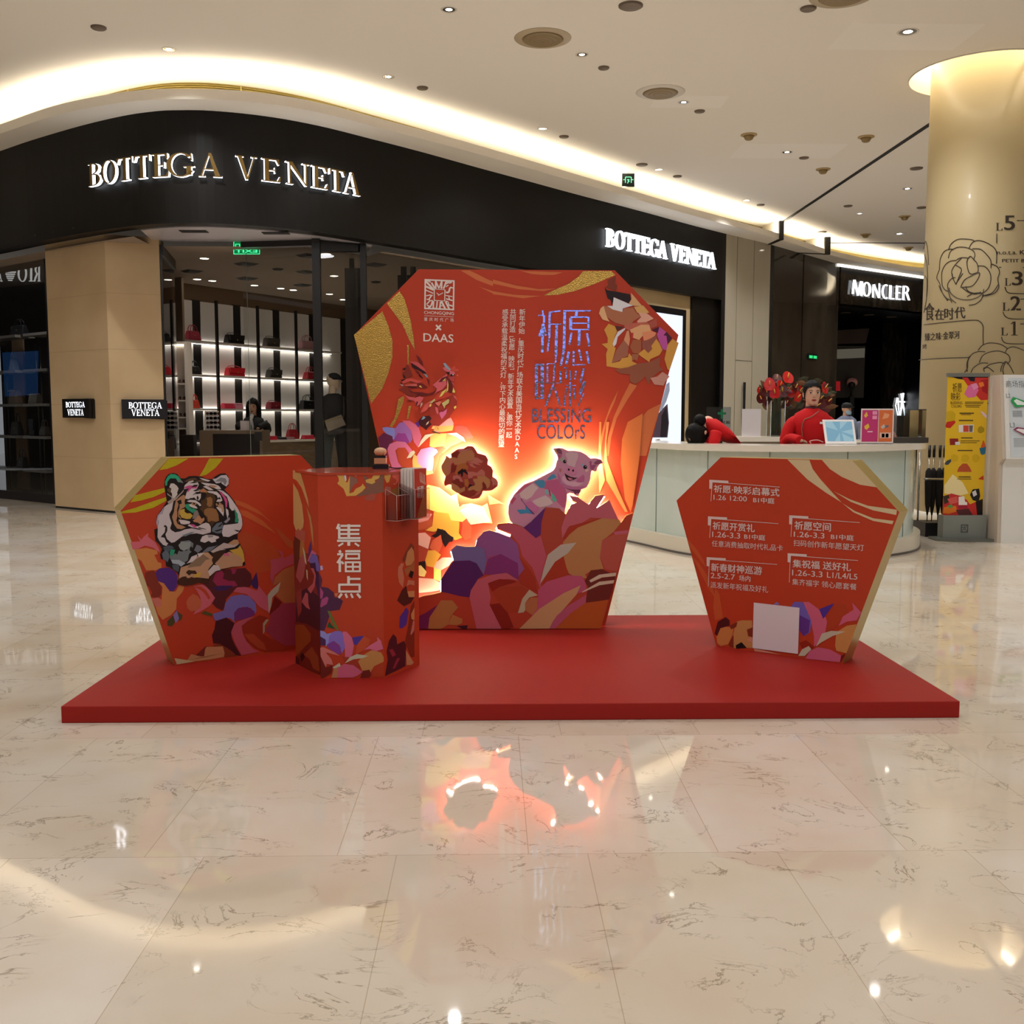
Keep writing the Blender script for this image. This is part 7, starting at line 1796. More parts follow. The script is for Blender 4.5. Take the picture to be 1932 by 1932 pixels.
def spathe(c, r, nrm, up, m, parent):
    n_ = nrm.normalized(); x = up.cross(n_).normalized(); y = n_.cross(x); mb = MB(); pts = []
    for k in range(20):
        t = 2*math.pi*k/20; rr_ = r*(1-.28*math.cos(t)**6*(1 if math.cos(t) > 0 else -.55)); pts.append(c+x*(math.sin(t)*rr_*.82)+y*(-math.cos(t)*rr_)*-1*-1+n_*(.18*r*math.sin(t)**2))
    mid = c+n_*-.04*r; mb.add(pts+[mid], [(k, (k+1) % 20, 20) for k in range(20)], 0, True); o = mb.build('anthurium', m, parent)
    MB().tube([c+n_*.01, c+n_*.03+y*r*.3, c+n_*.05+y*r*.62], [.009, .008, .004], 6).build('spadix', SPY, o)
cz0 = zt_
for (px, py, r, red, ny) in ((1452, 727, .125, 1, .1), (1486, 714, .13, 1, .5), (1476, 740, .13, 0, .2), (1504, 750, .10, 1, -.1), (1437, 752, .11, 0, -.3), (1466, 716, .11, 0, .6), (1458, 757, .10, 0, -.2), (1484, 760, .09, 0, -.2), (1500, 732, .1, 0, .3), (1555, 733, .12, 1, .3), (1547, 752, .1, 0, 0), (1434, 737, .07, 1, .0), (1462, 742, .12, 1, .0), (1490, 742, .11, 1, .2), (1472, 728, .1, 1, .3), (1508, 738, .1, 1, .1), (1446, 740, .11, 0, .1), (1540, 765, .09, 0, -.2), (1520, 762, .1, 0, -.2), (1562, 757, .09, 0, 0)):
    r *= .68; c = ony(px, py, vy_-.22+RF.random()*.30); dx = c.x-vx_; spathe(c, r, V(dx*1.2+RF.uniform(-.3, .3), -1, ny), V(dx*.8, .1, 1), AR if red else AD, fl)
for k in range(92):
    px, py = RF.uniform(1432, 1572), RF.uniform(716, 776)
    if (px-1500)**2/78**2 + (py-752)**2/40**2 > 1: continue
    c = ony(px, py, vy_-.1+RF.random()*.35); d = V(c.x-vx_+RF.uniform(-.15, .15), RF.uniform(-.5, .2), RF.uniform(-.1, .5)).normalized(); s = V(-d.z, RF.uniform(-.4, .4), d.x).normalized(); L = RF.uniform(.10, .19)
    MB().add([c-d*L*.5, c+s*L*.22-d*L*.08, c+s*L*.18+d*L*.22, c+d*L*.55, c-s*L*.18+d*L*.22, c-s*L*.22-d*L*.08, c+V(0, -.02, 0)], [(0, 1, 6), (1, 2, 6), (2, 3, 6), (3, 4, 6), (4, 5, 6), (5, 0, 6)], 0, True).build('leaf', (LF1, LF2, TWG)[k % 3], fl)
mb = MB()
for k in range(9): a = k*.7; MB().tube([V(vx_+.05*math.cos(a), vy_+.05*math.sin(a), vz_+.03), V(vx_+.03*math.cos(a), vy_+.03*math.sin(a), zt_), V(vx_+.22*math.cos(a), vy_+.1*math.sin(a), zt_+.18)], .006, 5).build('stem', mat('stem_green', '#4a5a2c', rough=.6), fl)
# pale stand-up card on the back counter
x0, x1, zz = upright(*[Z6(x, 0)[0] for x in (186, 342)], Z6(0, 1535)[1], 12.62)
o = MB().box((x0, 12.62, bz), (x1, 12.65, zz)).build('notice_stand', mat('notice_pale', '#cfc8c8', rough=.4)); tag(o, 'plain pale notice stand on the back counter, left of the vase', 'notice')
# clear sign with a green cross
def desk_y(px): return min((p.y for p in offs(DCV, .35) if abs((V(p.x, p.y, CT)-C0).dot(_rt)/(V(p.x, p.y, CT)-C0).dot(_fw)*FPX+966-px) < 14), default=10.0)
y = 11.35; a, b = ony(1333, 768, y), ony(1379, 768, y); zb_ = CT
sg = thing('clear_sign', 'clear acrylic sign with a green cross above the bent down person', 'sign', ((a.x+b.x)/2, y, 0))
z_lo = ony(1350, 806, y).z
MB().box((a.x, y, z_lo), (b.x, y+.012, a.z)).build('plate', glass('clear_plate', '#dfe6f0', .10), sg)
mb = MB(); CP = Plane((0, y, 0), (0, -1, 0)); strokes(mb, CP, lambda x, y: (x, y), '1362,772,1362,790,4.6 1354,780,1370,780,4.6', .002); mb.build('cross', mat('cross_green', '#0f6a44', rough=.4), sg)
mb = MB(); put_text(mb, '便民箱', CP.at(1353, 794, .002), CP.at(1377, 794, .002), CP.at(1353, 800, .002), bold=.02); mb.build('lettering', mat('print_black', '#15120f', rough=.5), sg)
for x_ in (a.x, b.x-.02): MB().box((x_, y, .0), (x_+.02, y+.02, z_lo)).build('foot', MATS['vase_edge'], sg)
# tablet
ty = 9.98; a, b, c = ony(Z6(862, 0)[0], Z6(0, 1625)[1], ty+.10), ony(Z6(1125, 0)[0], Z6(0, 1622)[1], ty+.10), None
x0, x1 = ony(Z6(890, 0)[0], 835, ty).x, ony(Z6(1152, 0)[0], 835, ty).x; zt_ = a.z
tb = thing('tablet', 'white tablet showing a pale blue picture, leaning on the information desk', 'tablet', ((x0+x1)/2, ty, CT))
P = [V(x0, ty, CT+.004), V(x1, ty, CT+.004), V(b.x, ty+.10, zt_), V(a.x, ty+.10, zt_)]
nb_ = (P[1]-P[0]).cross(P[3]-P[0]).normalized()
MB().prism(P, -nb_*.010).build('case', mat('tablet_white', '#e8e4e2', rough=.25), tb)
lp = lambda u, w, o=.0006: P[0].lerp(P[1], u).lerp(P[3].lerp(P[2], u), w)+nb_*o
MB().poly([lp(.07, .10), lp(.93, .10), lp(.93, .92), lp(.07, .92)]).build('screen', mat('tablet_screen', '#0a1014', emit='#8fc0d8', es=.75, rough=.1), tb)
mb = MB()
for q in ([(.07, .92), (.30, .92), (.45, .55), (.07, .70)], [(.55, .92), (.80, .92), (.52, .58)], [(.93, .60), (.93, .35), (.55, .50)], [(.30, .10), (.48, .10), (.50, .45)], [(.60, .10), (.85, .10), (.93, .18), (.56, .44)]): mb.poly([lp(u, w, .001) for u, w in q])
mb.build('picture', mat('tablet_pale', '#0a1014', emit='#b0d8e6', es=.75, rough=.1), tb)
MB().box(((x0+x1)/2-.06, ty+.10, CT), ((x0+x1)/2+.06, ty+.16, CT+.01)).prism([V((x0+x1)/2-.05, ty+.15, CT), V((x0+x1)/2+.05, ty+.15, CT), V((x0+x1)/2+.05, ty+.08, CT+.14), V((x0+x1)/2-.05, ty+.08, CT+.14)], (0, .006, 0)).build('stand', mat('stand_grey', '#b8b4b0', rough=.3), tb)
mb = MB(); mb.tube(cr([V(x0-.13, ty+.05, CT+.008), V(x0-.15, ty+.02, CT+.03), V(x0-.08, ty+.02, CT+.04), V(x0-.01, ty+.05, CT+.02)], 5), .004, 6); mb.build('cable', mat('cable_pink', '#c89a96', rough=.5), tb)
# poster holder
y = 10.12; x0, x1, zt_ = upright(*[Z6(x, 0)[0] for x in (1192, 1470)], Z6(0, 1532)[1], y)
ph = thing('poster_holder', 'clear upright holder with a pink and an orange leaflet on the information desk', 'poster holder', ((x0+x1)/2, y, CT))
MB().box((x0, y, CT), (x1, y+.006, zt_)).build('panel', mat('holder_white', '#dcd2cc', rough=.3), ph); MB().box((x0, y, CT), (x1, y+.10, CT+.006)).build('base', VG, ph)
HP = Plane((0, y, 0), (0, -1, 0)); W_ = x1-x0; H_ = zt_-CT
hp = lambda u, w, o=.002: V(x0+W_*u, y-o, CT+H_*w)
MB().poly([hp(.03, .06), hp(.52, .06), hp(.52, .96), hp(.03, .96)]).build('leaflet_print', mat('print_pink', '#b8326c', rough=.4), ph)['label'] = 'pink leaflet'
MB().poly([hp(.54, .06), hp(.96, .06), hp(.96, .96), hp(.54, .96)]).build('leaflet_print', mat('print_orange', '#cf6a38', rough=.4), ph)['label'] = 'orange leaflet'
mb = MB()
for col, q in (('d8b040', [(.08, .80), (.16, .92), (.20, .80), (.13, .74)]), ('e090b0', [(.34, .70), (.48, .70), (.48, .80), (.34, .80)]), ('e090b0', [(.34, .83), (.48, .83), (.48, .93), (.34, .93)]), ('d8b040', [(.10, .50), (.22, .58), (.26, .48), (.18, .40), (.12, .42)]), ('e8c0cc', [(.20, .33), (.36, .33), (.36, .36), (.20, .36)]), ('b8b0a8', [(.60, .48), (.70, .56), (.74, .48), (.66, .42)]), ('6a6a74', [(.74, .44), (.84, .48), (.84, .54), (.74, .52)]), ('d8b0a0', [(.58, .16), (.92, .16), (.92, .32), (.58, .32)]), ('3a2420', [(.64, .18), (.73, .18), (.73, .29), (.64, .29)]), ('3a2420', [(.76, .18), (.85, .18), (.85, .29), (.76, .29)]), ('e09a70', [(.64, .70), (.82, .74), (.86, .84), (.70, .88)])):
    mb.poly([hp(u, w, .003) for u, w in q], col=lin(col))
mb.build('printed_artwork', INK, ph, ink=True)
# orange leaning card, black tray, clear box
o = MB().prism([ony(1684, 826, 10.5), ony(1700, 826, 10.5), ony(1684, 800, 10.6)], (0, .04, 0)).build('folded_card', mat('card_orange', '#c8602c', rough=.5)); o.location.z = CT+.001-min(v.co.z for v in o.data.vertices); tag(o, 'orange folded card right of the poster holder on the desk', 'card')
a, b = ony(1686, 826, 10.42), ony(1752, 826, 10.42); o = MB().box((a.x, 10.42, CT), (b.x, 10.72, CT+.055)).build('tray', mat('tray_dark', '#3a332d', rough=.4)); tag(o, 'dark flat tray at the right end of the information desk', 'tray')
a, b = ony(1690, 772, 10.5), ony(1745, 772, 10.5); db = thing('clear_box', 'clear open acrylic box with a beige card, right end of the information desk', 'box', ((a.x+b.x)/2, 10.5, CT+.055))
mb = MB(); zt_ = a.z
for (p, q) in (((a.x, 10.46), (b.x, 10.46)), ((b.x, 10.46), (b.x, 10.68)), ((b.x, 10.68), (a.x, 10.68)), ((a.x, 10.68), (a.x, 10.46))): mb.poly([V(*p, CT+.056), V(*q, CT+.056), V(*q, zt_), V(*p, zt_)])
mb.build('pane', VG, db); MB().box((b.x-.11, 10.60, CT+.057), (b.x-.02, 10.605, zt_-.01)).build('card', mat('card_beige', '#c8a468', rough=.6), db)

# ---------------------------------------------------------------- banner stand, directory, umbrellas
BY = 11.3; NP = Plane((0, BY, 0), (0, -1, 0)); B7 = CB
def npt(x, y, o=0): return NP.at(*B7(x, y), o)
bn = thing('banner_stand', 'narrow yellow poster banner on a grey base, beside the umbrella rack', 'banner stand', (5.26, BY, 0))
q = [npt(*p) for p in ((332, 632), (614, 632), (568, 1645), (286, 1645))]
bw0, bw1 = q[0].x, q[1].x; zt_, zb_ = q[0].z, .27
bw0 = (q[0].x+q[3].x)/2; bw1 = (q[1].x+q[2].x)/2
BF = lambda u, w: (bw0+(bw1-bw0)*u, zb_+(zt_-zb_)*(1-w))
# art is read in the banner's own corners
def nb2(x, y, o=.001):
    w = (y-632)/(1645-632); l = 332+(286-332)*w; r = 614+(568-614)*w; u = (x-l)/(r-l); X, Zz = BF(u, w); return V(X, BY-o, Zz)
MB().prism([V(bw0, BY, zb_), V(bw1, BY, zb_), V(bw1, BY, zt_), V(bw0, BY, zt_)], (0, .004, 0)).build('poster', mat('banner_yellow', '#e0b41c', rough=.45), bn)
MB().box((bw0-.012, BY-.012, zt_-.005), (bw1+.012, BY+.02, zt_+.035)).build('top_rail', mat('banner_rail', '#7f8078', rough=.35, metal=.4), bn)
MB().box((bw0-.015, BY-.06, .03), (bw1+.02, BY+.08, zb_+.01)).build('base', mat('banner_base', '#8c918a', rough=.35, metal=.3), bn)
MB().prism([V(bw0-.10, BY+.12, .0), V(bw0-.10, BY-.10, .0), V(bw0+.06, BY-.2, 0), V(bw1+.10, BY-.2, 0), V(bw1+.12, BY+.12, 0)], (0, 0, .03)).build('foot_plate', mat('banner_foot', '#6d7068', rough=.4, metal=.3), bn)
mb = MB()
BART = '''
1a1420 334,632 614,632 612,660 520,650 440,655 400,650 372,640
c8342c 430,640 500,640 614,640 610,800 560,805 530,770 480,780 470,700
d86a9a 445,760 470,700 520,680 545,730 520,780 470,785
e08ab0 490,690 530,680 545,710 510,730
a81c24 560,660 612,650 608,760 570,740
e0782c 545,680 575,670 585,700 555,710
1a1420 470,640 520,636 518,670 485,665
c8a418 318,885 360,878 385,905 375,950 320,960
c02a1c 312,985 322,960 378,950 382,965 345,1005 313,1000
a88c18 536,1015 545,995 565,990 583,1005 582,1030 560,1042 540,1035
e0d8d0 404,982 510,978 508,1035 404,1035
c8482c 436,985 474,985 474,1032 436,1032
6a6058 476,985 505,985 500,1032 478,1032
8a2420 340,1080 400,1080 402,1125 342,1128
d8d4cc 378,1105 412,1102 412,1125 380,1127
2a6a8a 548,1150 594,1140 590,1190 570,1200 556,1190
d0582c 556,1150 575,1090 585,1110 592,1140
e0c0c8 556,880 580,890 602,915 600,935 575,915
3a4450 304,1260 320,1240 350,1228 360,1235 330,1270 310,1272
b8502c 390,1322 402,1290 430,1262 460,1262 480,1290 494,1322
d0a818 350,1205 370,1192 395,1205 402,1222 390,1245 365,1250 348,1240
d0a818 425,1205 445,1192 470,1205 476,1222 465,1245 440,1250 422,1240
d0a818 500,1205 520,1192 545,1205 552,1222 540,1245 515,1250 497,1240
c83a20 538,1375 575,1348 578,1382
f0dca0 300,1420 360,1340 430,1400 470,1480 400,1500 300,1480
c8302c 292,1500 350,1480 420,1500 460,1530 480,1560 570,1520 568,1645 286,1645
3a3028 290,1500 330,1490 340,1540 300,1560
d85a50 320,1520 390,1500 395,1545 340,1560
e07a20 296,1580 380,1570 390,1610 330,1630 290,1625
58a04c 320,1570 350,1560 360,1580 335,1590
1c1a1c 480,1490 500,1450 545,1445 552,1500 540,1540 500,1530
d8d4d4 495,1470 520,1455 530,1490 505,1505
58282c 380,1600 470,1590 500,1640 400,1645
1c1414 520,1540 570,1520 568,1645 530,1640
f0e8e0 400,1505 440,1500 445,1540 460,1545 460,1565 400,1565
a0203a 398,1568 462,1566 462,1590 398,1592
'''
k = 0
for ln in BART.strip().split('\n'):
    t_ = ln.split(); mb.poly([nb2(*[float(v) for v in s.split(',')], .001+k*4e-5) for s in t_[1:]], col=lin(t_[0])); k += 1
mb.build('printed_artwork', INK, bn, ink=True)
mb = MB()
def btext(s, x0, y0, x1, y1, b=0.0): put_text(mb, s, nb2(x0, y0, .004), nb2(x1, y0, .004), nb2(x0, y1, .004), bold=b)
btext('祈愿', 362, 680, 428, 745); btext('映彩', 352, 748, 418, 805); btext('BLESSING', 348, 812, 430, 832); btext('COLORS', 352, 838, 424, 856)
for (x0, y0, x1, y1) in ((448, 815, 580, 819), (446, 825, 575, 829), (448, 838, 560, 842), (455, 850, 548, 854), (410, 893, 510, 901), (420, 905, 490, 909), (405, 945, 505, 953), (420, 1072, 500, 1079), (415, 1095, 550, 1099), (415, 1108, 530, 1112), (395, 1163, 500, 1170), (400, 1356, 485, 1363), (390, 1372, 490, 1376)):
    mb.poly([nb2(x0, y1, .004), nb2(x1, y1, .004), nb2(x1, y0, .004), nb2(x0, y0, .004)])
mb.build('lettering', mat('banner_ink', '#4a3a10', rough=.5), bn)
mb = MB(); LB = lambda u, w: V((bw0+bw1)/2-.04+.08*u, BY-.0625, .09+.09*w)
for a_, b_ in (((0, 0), (1, .12)), ((0, .88), (1, 1)), ((0, 0), (.12, 1)), ((.88, 0), (1, 1)), ((.34, .34), (.66, .42)), ((.34, .58), (.66, .66)), ((.34, .34), (.42, .66)), ((.58, .34), (.66, .66)), ((.2, .1), (.26, .4)), ((.45, .66), (.52, .9)), ((.7, .66), (.78, .9)), ((.66, .2), (.9, .28)), ((.1, .62), (.34, .7))):
    mb.poly([LB(a_[0], a_[1]), LB(b_[0], a_[1]), LB(b_[0], b_[1]), LB(a_[0], b_[1])])
mb.build('emblem', mat('emblem_dark', '#4c514c', rough=.5), bn)
# directory kiosk
a, c = onz(*CB(690, 1795)), onz(*CB(735, 1800))
dr = thing('directory_kiosk', 'tall white directory kiosk with floor maps at the right edge of the photo', 'directory', (5.95, 11.05, 0))
DYb, DYt = 11.02, 11.02
KX0 = ony(*CB(702, 1500), 11.05).x
prof = [(11.02, 0), (11.05, .86), (10.98, .92), (11.12, ony(1888, 707, 11.12).z), (11.34, ony(1888, 707, 11.12).z), (11.40, 0)]
MB().prism([V(KX0, y, z) for y, z in prof], (1.05, 0, 0)).build('body', mat('kiosk_white', '#dcdad2', rough=.35), dr)
MB().prism([V(KX0-.035, y+.01, z) for y, z in prof], (.034, 0, 0)).build('side', mat('kiosk_side', '#c2b4a2', rough=.45), dr)
zt_ = prof[3][1]
dpt = lambda u, w, o=.003: V(KX0+.05+u*.92, 10.98+(11.12-10.98)*w-o, .92+(zt_-.92)*w)
MB().poly([dpt(0, .02), dpt(1, .02), dpt(1, .96), dpt(0, .96)]).build('map_panel', mat('map_white', '#c9d0d2', rough=.2), dr)
def dk2(x, y, o=.004):
    u = (ony(*CB(x, y), 11.05).x-KX0-.05)/.92; w = (y-1200)/(622-1200); return dpt(u, w, o)
mb = MB(); put_text(mb, '商场指南', dk2(752, 662), dk2(925, 662), dk2(752, 710)); put_text(mb, 'L2', dk2(748, 752), dk2(776, 752), dk2(748, 780)); put_text(mb, 'L3', dk2(758, 952), dk2(792, 952), dk2(758, 985))
for i in range(9):
    mb.poly([dk2(782, 872+i*5), dk2(850, 872+i*5), dk2(850, 870+i*5), dk2(782, 870+i*5)]); mb.poly([dk2(775, 1062+i*7), dk2(850, 1062+i*7), dk2(850, 1060+i*7), dk2(775, 1060+i*7)])
mb.build('lettering', mat('map_grey', '#6a6e70', rough=.5), dr)
mb = MB()
for col, q in (('2c9a52', [(772, 800), (790, 775), (862, 800), (930, 800), (930, 850), (862, 838), (800, 848)]), ('e0e8e0', [(792, 802), (812, 790), (862, 812), (920, 815), (920, 832), (815, 830)]), ('8a3c5c', [(772, 1000), (800, 982), (862, 990), (930, 985), (930, 1042), (850, 1040)]), ('e4dcd8', [(790, 1001), (810, 992), (862, 1000), (920, 998), (920, 1030), (850, 1030)])): mb.poly([dk2(x, y, .005+.0004*k) for x, y in q], col=lin(col)); k += 1
mb.build('printed_artwork', INK, dr, ink=True)
# umbrella rack
UY = 11.75; ux0, ux1 = ony(1752, 900, UY).x, ony(1782, 900, UY).x
ur = thing('umbrella_rack', 'low metal umbrella rack between the desk and the yellow banner', 'rack', ((ux0+ux1)/2, UY, 0))
MB().box((ux0-.08, UY-.15, 0), (ux1+.08, UY+.2, .16)).build('tray', mat('rack_black', '#141416', rough=.35), ur)
zr = ony(1765, 902, UY).z
mb = MB(); mb.tube(cr([V(ux0-.12, UY-.16, zr), V(ux1-.02, UY-.16, zr), V(ux1+.01, UY-.16, zr+.03), V(ux1+.01, UY-.16, zr+.25)], 5), .012, 8); mb.build('rail', mat('rack_steel', '#a8a8a4', rough=.25, metal=.8), ur)
for x in (ux0-.06, ux1+.06): MB().tube([V(x, UY+.12, .1), V(x, UY+.12, zr+.3)], .012, 8).build('upright', MATS['rack_steel'], ur)
u0_ = None; zu = ony(1765, 840, UY).z
for i, lb in enumerate(('leftmost folded black umbrella in the rack, nearest the desk', 'second folded black umbrella from the desk in the rack', 'third folded black umbrella from the desk in the rack', 'folded black umbrella in the rack nearest the yellow banner')):
    x = ux0+.0+(ux1-ux0)*i/3; t = thing('umbrella', lb, 'umbrella', (x, UY+.02*(i % 2), .165), 0, 'black umbrellas in the rack')
    if u0_ is None:
        H_ = zu-.165
        A = [MB().tube([(0, 0, .0), (0, 0, H_-.10)], .006, 6).build('shaft', MATS['rack_steel'], t), MB().lathe([(.008, .07), (.03, .2), (.042, .45), (.036, .58), (.012, .62)], (0, 0, 0), 10).build('canopy', mat('umbrella_black', '#121014', rough=.8), t), MB().tube([(0, 0, H_-.14), (0, 0, H_)], [.017, .017], 8).build('handle', mat('umbrella_handle', '#0c0b0b', rough=.3), t)]
        u0_ = A
    else:
        A = [s.copy() for s in u0_]
        for s in A: COL.objects.link(s); s.parent = t
    for s in A: s.matrix_parent_inverse = Matrix.Identity(4)

# ---------------------------------------------------------------- lit display box in the pale stone wall
w0, w1 = offs([fpx(1200), fpx(1294)], .145); uu = V((w1-w0).x, (w1-w0).y, 0).normalized(); LP_ = Plane((w0.x, w0.y, 0), (uu.y, -uu.x, 0))
if LP_.n.y > 0: LP_.n = -LP_.n; LP_.u = -LP_.u
F4 = lambda x, y: (1100+x/4.39, 420+y/4.39)
lb_ = thing('display_box', 'tall bright display box with a dark coated figure, in the pale stone wall', 'display box', (w0.x, w0.y, 0))
zt_ = LP_.at(*F4(700, 705)).z; L0 = (LP_.at(*F4(330, 700))-LP_.p).dot(LP_.u); L1_ = (LP_.at(*F4(845, 730))-LP_.p).dot(LP_.u)
MB().prism([LP_.uv(L0, .55, .03), LP_.uv(L1_, .55, .03), LP_.uv(L1_, zt_, .03), LP_.uv(L0, zt_, .03)], -LP_.n*.03).build('frame', mat('box_frame', '#0e0d10', rough=.3), lb_)
i1_ = (LP_.at(*F4(815, 760))-LP_.p).dot(LP_.u)
MB().poly([LP_.uv(L0+.1, .68, .032), LP_.uv(i1_, .68, .032), LP_.uv(i1_, zt_-.13, .032), LP_.uv(L0+.1, zt_-.13, .032)]).build('lit_face', glow('box_light', '#e8f0ff', 1.35), lb_)
mb = MB()
for col, q in (('5a4a5c', [(575, 1780), (600, 1620), (640, 1560), (700, 1500), (712, 1660), (700, 1780)]), ('2c2630', [(640, 1780), (650, 1600), (690, 1520), (706, 1660), (690, 1780)]), ('aab8d8', [(632, 1560), (690, 1340), (716, 1320), (718, 1390), (690, 1480), (650, 1560)])): mb.poly([LP_.at(*F4(x, y), .034+.0006*len(mb.f)) for x, y in q], col=lin(col))
mb.build('printed_figure', INK, lb_, ink=True)

# ---------------------------------------------------------------- second shop: lettering, light line, emblem, inside
HP_ = Plane((h0.x, h0.y, 0), (0, 0, 1)); hd = V((h1-h0).x, (h1-h0).y, 0).normalized(); HP_ = Plane((h0.x, h0.y, 0), (hd.y, -hd.x, 0))
if HP_.n.y > 0: HP_.n = -HP_.n; HP_.u = -HP_.u
sg = thing('shop_sign', 'white lit shop lettering on the black marble header beside the column', 'shop sign', tuple(HP_.at(1660, 570)))
MLET = (('M', ['1112,558 1124,440 1140,440 1128,560', '1124,440 1144,440 1166,536 1157,572', '1155,572 1164,530 1182,452 1194,454 1170,574', '1182,452 1206,454 1203,576 1183,574']), ('O', ['ring 1238,520 38,62 18,52 -12']), ('N', ['1288,480 1300,480 1298,590 1284,588', '1290,482 1306,478 1352,592 1334,594', '1340,470 1352,472 1352,592 1342,590']), ('C', ['arc 1400,540 36,62 18,52 60 300']), ('L', ['1430,485 1450,487 1446,602 1426,600', '1440,594 1472,596 1472,606 1438,606']), ('E', ['1486,488 1504,490 1500,608 1482,606', '1500,490 1530,494 1530,504 1500,500', '1498,544 1522,547 1522,555 1498,552', '1496,598 1528,600 1528,610 1496,608']), ('R', ['1544,490 1562,492 1556,612 1538,610', 'arc 1562,522 34,32 18,24 -95 95', '1568,552 1584,548 1606,614 1588,612']))
for nm, parts in MLET:
    mb = MB()
    for s in parts:
        if s.startswith(('ring', 'arc')):
            t_ = s.split(); cx, cy = (float(v) for v in t_[1].split(',')); ax, ay = (float(v) for v in t_[2].split(',')); bx2, by2 = (float(v) for v in t_[3].split(','))
            a0, a1 = (0, 360) if t_[0] == 'ring' else (float(t_[4]), float(t_[5]))
            polys = ringp(cx, -cy, ax, ay, bx2, by2, a0, a1, 18); polys = [[(x, -y) for x, y in p] for p in polys]
        else: polys = [[tuple(float(v) for v in q.split(',')) for q in s.split()]]
        for p in polys:
            P = [HP_.at(*Z6(*q), .07) for q in p]
            if (P[1]-P[0]).cross(P[2]-P[1]).dot(HP_.n) < 0: P.reverse()
            mb.prism(P, -HP_.n*.012)
    mb.build('letter', LETW, sg)
a, b = HP_.at(1581, 502, .06), HP_.at(1745, 526, .06)
o = MB().prism([a, b, b+V(0, 0, .07), a+V(0, 0, .07)], -HP_.n*.03).build('light_strip', glow('strip_white', '#fff8ec', 3.0)); tag(o, 'white light strip along the top of the black marble header', 'light')
em = thing('lit_emblem', 'small bright emblem of slanted strokes on the dark wall by the column', 'emblem', tuple(HP_.at(1703, 785)))
EPn = Plane(HP_.p+V(-.9, 2.4, 0), HP_.n); mb = MB()
strokes(mb, EPn, Z6, '1548,1400,1520,1590,16 1528,1405,1562,1590,14 1500,1440,1512,1590,12 1572,1470,1578,1590,14 1484,1470,1606,1478,12 1494,1440,1484,1500,10 1600,1478,1600,1520,12 1480,1500,1500,1590,10', .02)
mb.build('strokes', LETW, em)
EPb = [EPn.at(1668, 700, -.02), EPn.at(1748, 700, -.02)]
o = st(MB().prism([V(EPb[0].x, EPb[0].y, 0), V(EPb[1].x, EPb[1].y, 0), V(EPb[1].x, EPb[1].y, 4.4), V(EPb[0].x, EPb[0].y, 4.4)], -HP_.n*.1).build('wall_second_inner', M2))
for i, (x, y) in enumerate(((1057, 719), (1257, 738), (1450, 755))):
    p_ = onz(*Z6(x, y), hz0-.002); t = thing('downlight', ('left', 'middle', 'right')[i]+' of the three small lamps under the black marble header', 'ceiling light', (p_.x, p_.y, hz0))
    MB().lathe([(.11, -.012), (0.0, -.012)], (p_.x, p_.y, hz0), 16).build('lamp', BULB, t); MB().lathe([(.11, -.014), (.14, -.008), (.14, 0)], (p_.x, p_.y, hz0), 16).build('trim_ring', GREYD, t)
IY = HP_.p+V(.2, 3.0, 0); IPn = Plane(IY, (0, -1, 0))
sp_ = thing('advert_screen', 'grey softly lit display panel inside the dark second shop', 'panel', tuple(IPn.at(1605, 760)))
q = [IPn.at(*Z6(x, y)) for x, y in ((972, 1440), (1210, 1440), (1225, 1000), (972, 1000))]; MB().prism(q, (0, .06, 0)).build('panel', mat('panel_grey', '#3e3c3a', rough=.25), sp_)
q = [IPn.at(*Z6(x, y), .01) for x, y in ((980, 1110), (1218, 1100), (1222, 1020), (980, 1030))]; MB().poly(q).build('lit_band', glow('panel_glow', '#8a8474', .35), sp_)
q = [IPn.at(*Z6(x, y)) for x, y in ((965, 985), (1230, 975), (1260, 850), (965, 870))]; o = MB().prism(q, (0, .3, 0)).build('display_ledge', mat('ledge_brown', '#3a2a22', rough=.5)); tag(o, 'dark brown ledge above the grey lit panel in the second shop', 'ledge')
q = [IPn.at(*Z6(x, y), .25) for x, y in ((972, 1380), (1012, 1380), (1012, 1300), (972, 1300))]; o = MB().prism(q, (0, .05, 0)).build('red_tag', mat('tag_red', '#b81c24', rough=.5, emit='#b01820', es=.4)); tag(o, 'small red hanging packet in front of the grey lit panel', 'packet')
hs = thing('hat_stand', 'round pink hat on a dark stand in front of the grey lit panel', 'hat stand', tuple(IPn.at(1604, 740, .3)))
c = IPn.at(*Z6(1112, 1310), .3); MB().ball(c, .16, 16, sc=(1, .8, .85)).build('hat', mat('hat_pink', '#c88c8a', rough=.8), hs); MB().ball(c+V(-.03, -.06, -.07), .11, 12).tube([c+V(-.02, 0, -.1), V(c.x-.02, c.y, IPn.at(1604, 748).z)], .03, 8).build('form', mat('form_black', '#0e0d0d', rough=.5), hs)
MB().box((c.x-.06, c.y-.06, 0), (c.x+.06, c.y+.06, IPn.at(1604, 748).z)).build('stand', MATS['form_black'], hs)
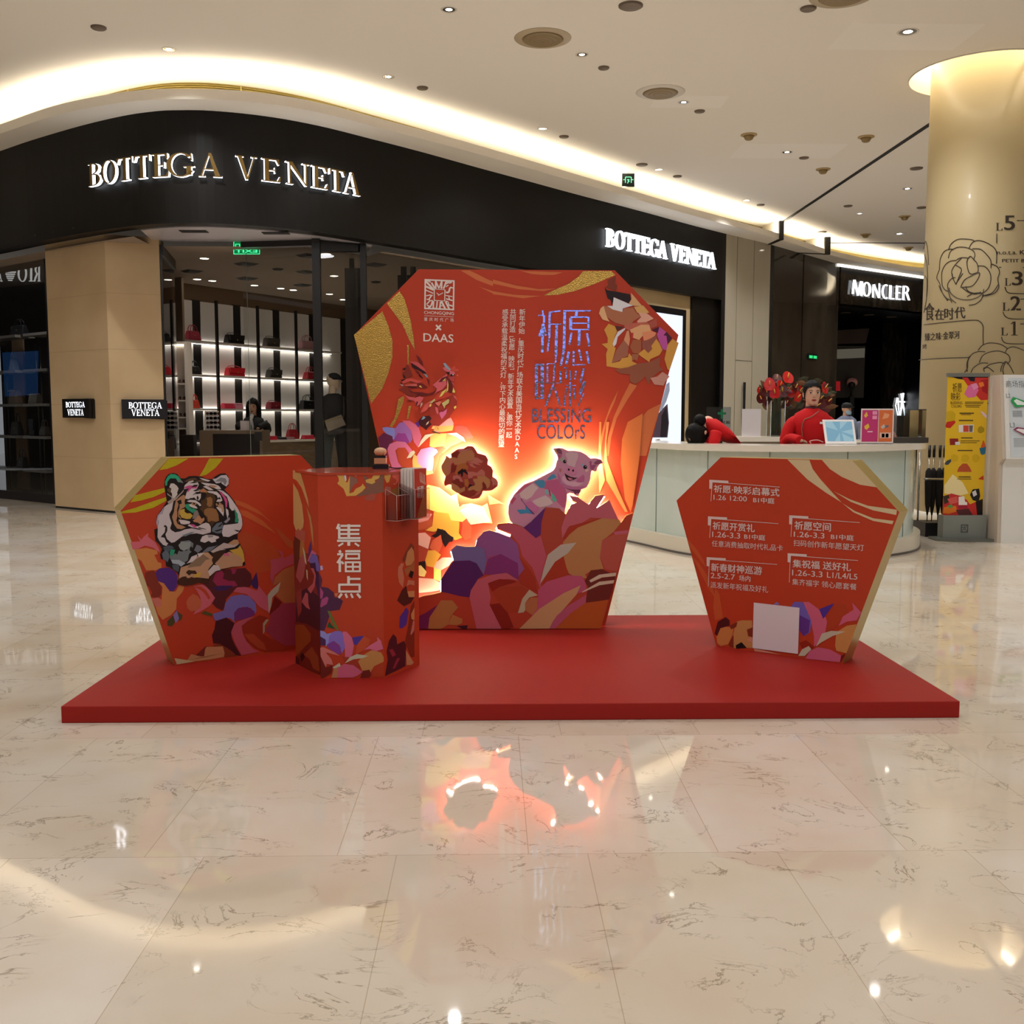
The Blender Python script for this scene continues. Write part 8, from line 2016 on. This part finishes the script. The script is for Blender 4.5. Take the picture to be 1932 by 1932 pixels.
# green reflection in the dark marble wall, built as an added lit box
wq = offs([fpx(1521), fpx(1538)], -.004); o = thing('exit_sign', 'small added green lit box in place of a reflection in the dark marble wall', 'exit sign', (wq[0].x, wq[0].y, 2.7))
zt_, zb_ = ony(1528, 667, wq[0].y).z, ony(1528, 677, wq[0].y).z
MB().slab([wq[0], wq[1]], offs([wq[0], wq[1]], -.03), zb_, zt_).build('case', MATS['sign_case'], o); z_ = offs([wq[0], wq[1]], -.034)
MB().slab([z_[0].lerp(z_[1], .08), z_[0].lerp(z_[1], .45)], offs([z_[0].lerp(z_[1], .08), z_[0].lerp(z_[1], .45)], -.002), zb_+.02, zb_+.09).slab([z_[0].lerp(z_[1], .55), z_[0].lerp(z_[1], .92)], offs([z_[0].lerp(z_[1], .55), z_[0].lerp(z_[1], .92)], -.002), zb_+.02, zb_+.09).build('green_reflection', glow('green_lit', '#30e080', 1.2), o)

# ---------------------------------------------------------------- across the hall (seen only as reflections): lit screen, sign of the opposite shop
o = MB().box((-.6, -9.98, 2.7), (4.6, -9.9, 5.3)).build('led_screen', glow('led_blue', '#9fb4ff', 1.5)); tag(o, 'wide pale blue lit screen on the rear hall wall', 'screen')
ga, gb = wg[0], wg[1]; gn = V(-(gb-ga).y, (gb-ga).x, 0).normalized()
def refl(x, y, D):
    v = C0 + ray(x, y)*D; p_ = V(ga.x, ga.y, 0); return v - gn*(2*(v-p_).dot(gn))
D_ = (-19-C0.x)
def onleft(x, y):                           # where the mirrored line of sight meets the left hall wall
    d0 = ray(x, y); d1 = d0 - gn*(2*d0.dot(gn)); t0 = ((V(ga.x, ga.y, 0)-C0).dot(gn))/d0.dot(gn); g_ = C0+d0*t0; return g_ + d1*((-18.9-g_.x)/d1.x)
sg = thing('shop_sign', 'white lit lettering of the opposite shop, mirrored in the left display window', 'shop sign', tuple(onleft(38, 517)))
Z9 = lambda x, y: (x/6.0375, 460+y/6.0375)
LETR = glow('letter_far', '#f4f4f0', 2.6)
for ch, (x0, x1) in (('R', (385, 465)), ('I', (330, 385)), ('O', (205, 310)), ('A', (-70, 30)), ('R', (-160, -80))):
    W, polys = SER[ch]; mb = MB()
    for p in polys:
        P = [onleft(*Z9(x1+(x0-x1)*x/W, 430-178*y)) for x, y in p]; mb.prism(P, (.05, 0, 0))
    mb.build('letter', LETR, sg)
mb = MB()
for k in range(7): wv = (170, 150, 130, 110, 92, 76, 50)[k]; y0 = 272+k*23; P = [onleft(*Z9(120-wv*.5, y0)), onleft(*Z9(120+wv*.5, y0)), onleft(*Z9(120+wv*.46, y0+13)), onleft(*Z9(120-wv*.46, y0+13))]; mb.prism(P, (.05, 0, 0))
mb.prism([onleft(*Z9(108, 262)), onleft(*Z9(132, 262)), onleft(*Z9(132, 300)), onleft(*Z9(108, 300))], (.05, 0, 0)); mb.build('bird_emblem', LETR, sg)
q = [onleft(*Z9(x, y)) for x, y in ((30, 1240), (440, 1220), (430, 1720), (60, 1740))]
o = MB().prism(q, (.04, 0, 0)).build('led_screen', glow('led_deep', '#2c5c98', .9)); tag(o, 'deep blue lit screen of the opposite shop, mirrored in the left display window', 'screen')
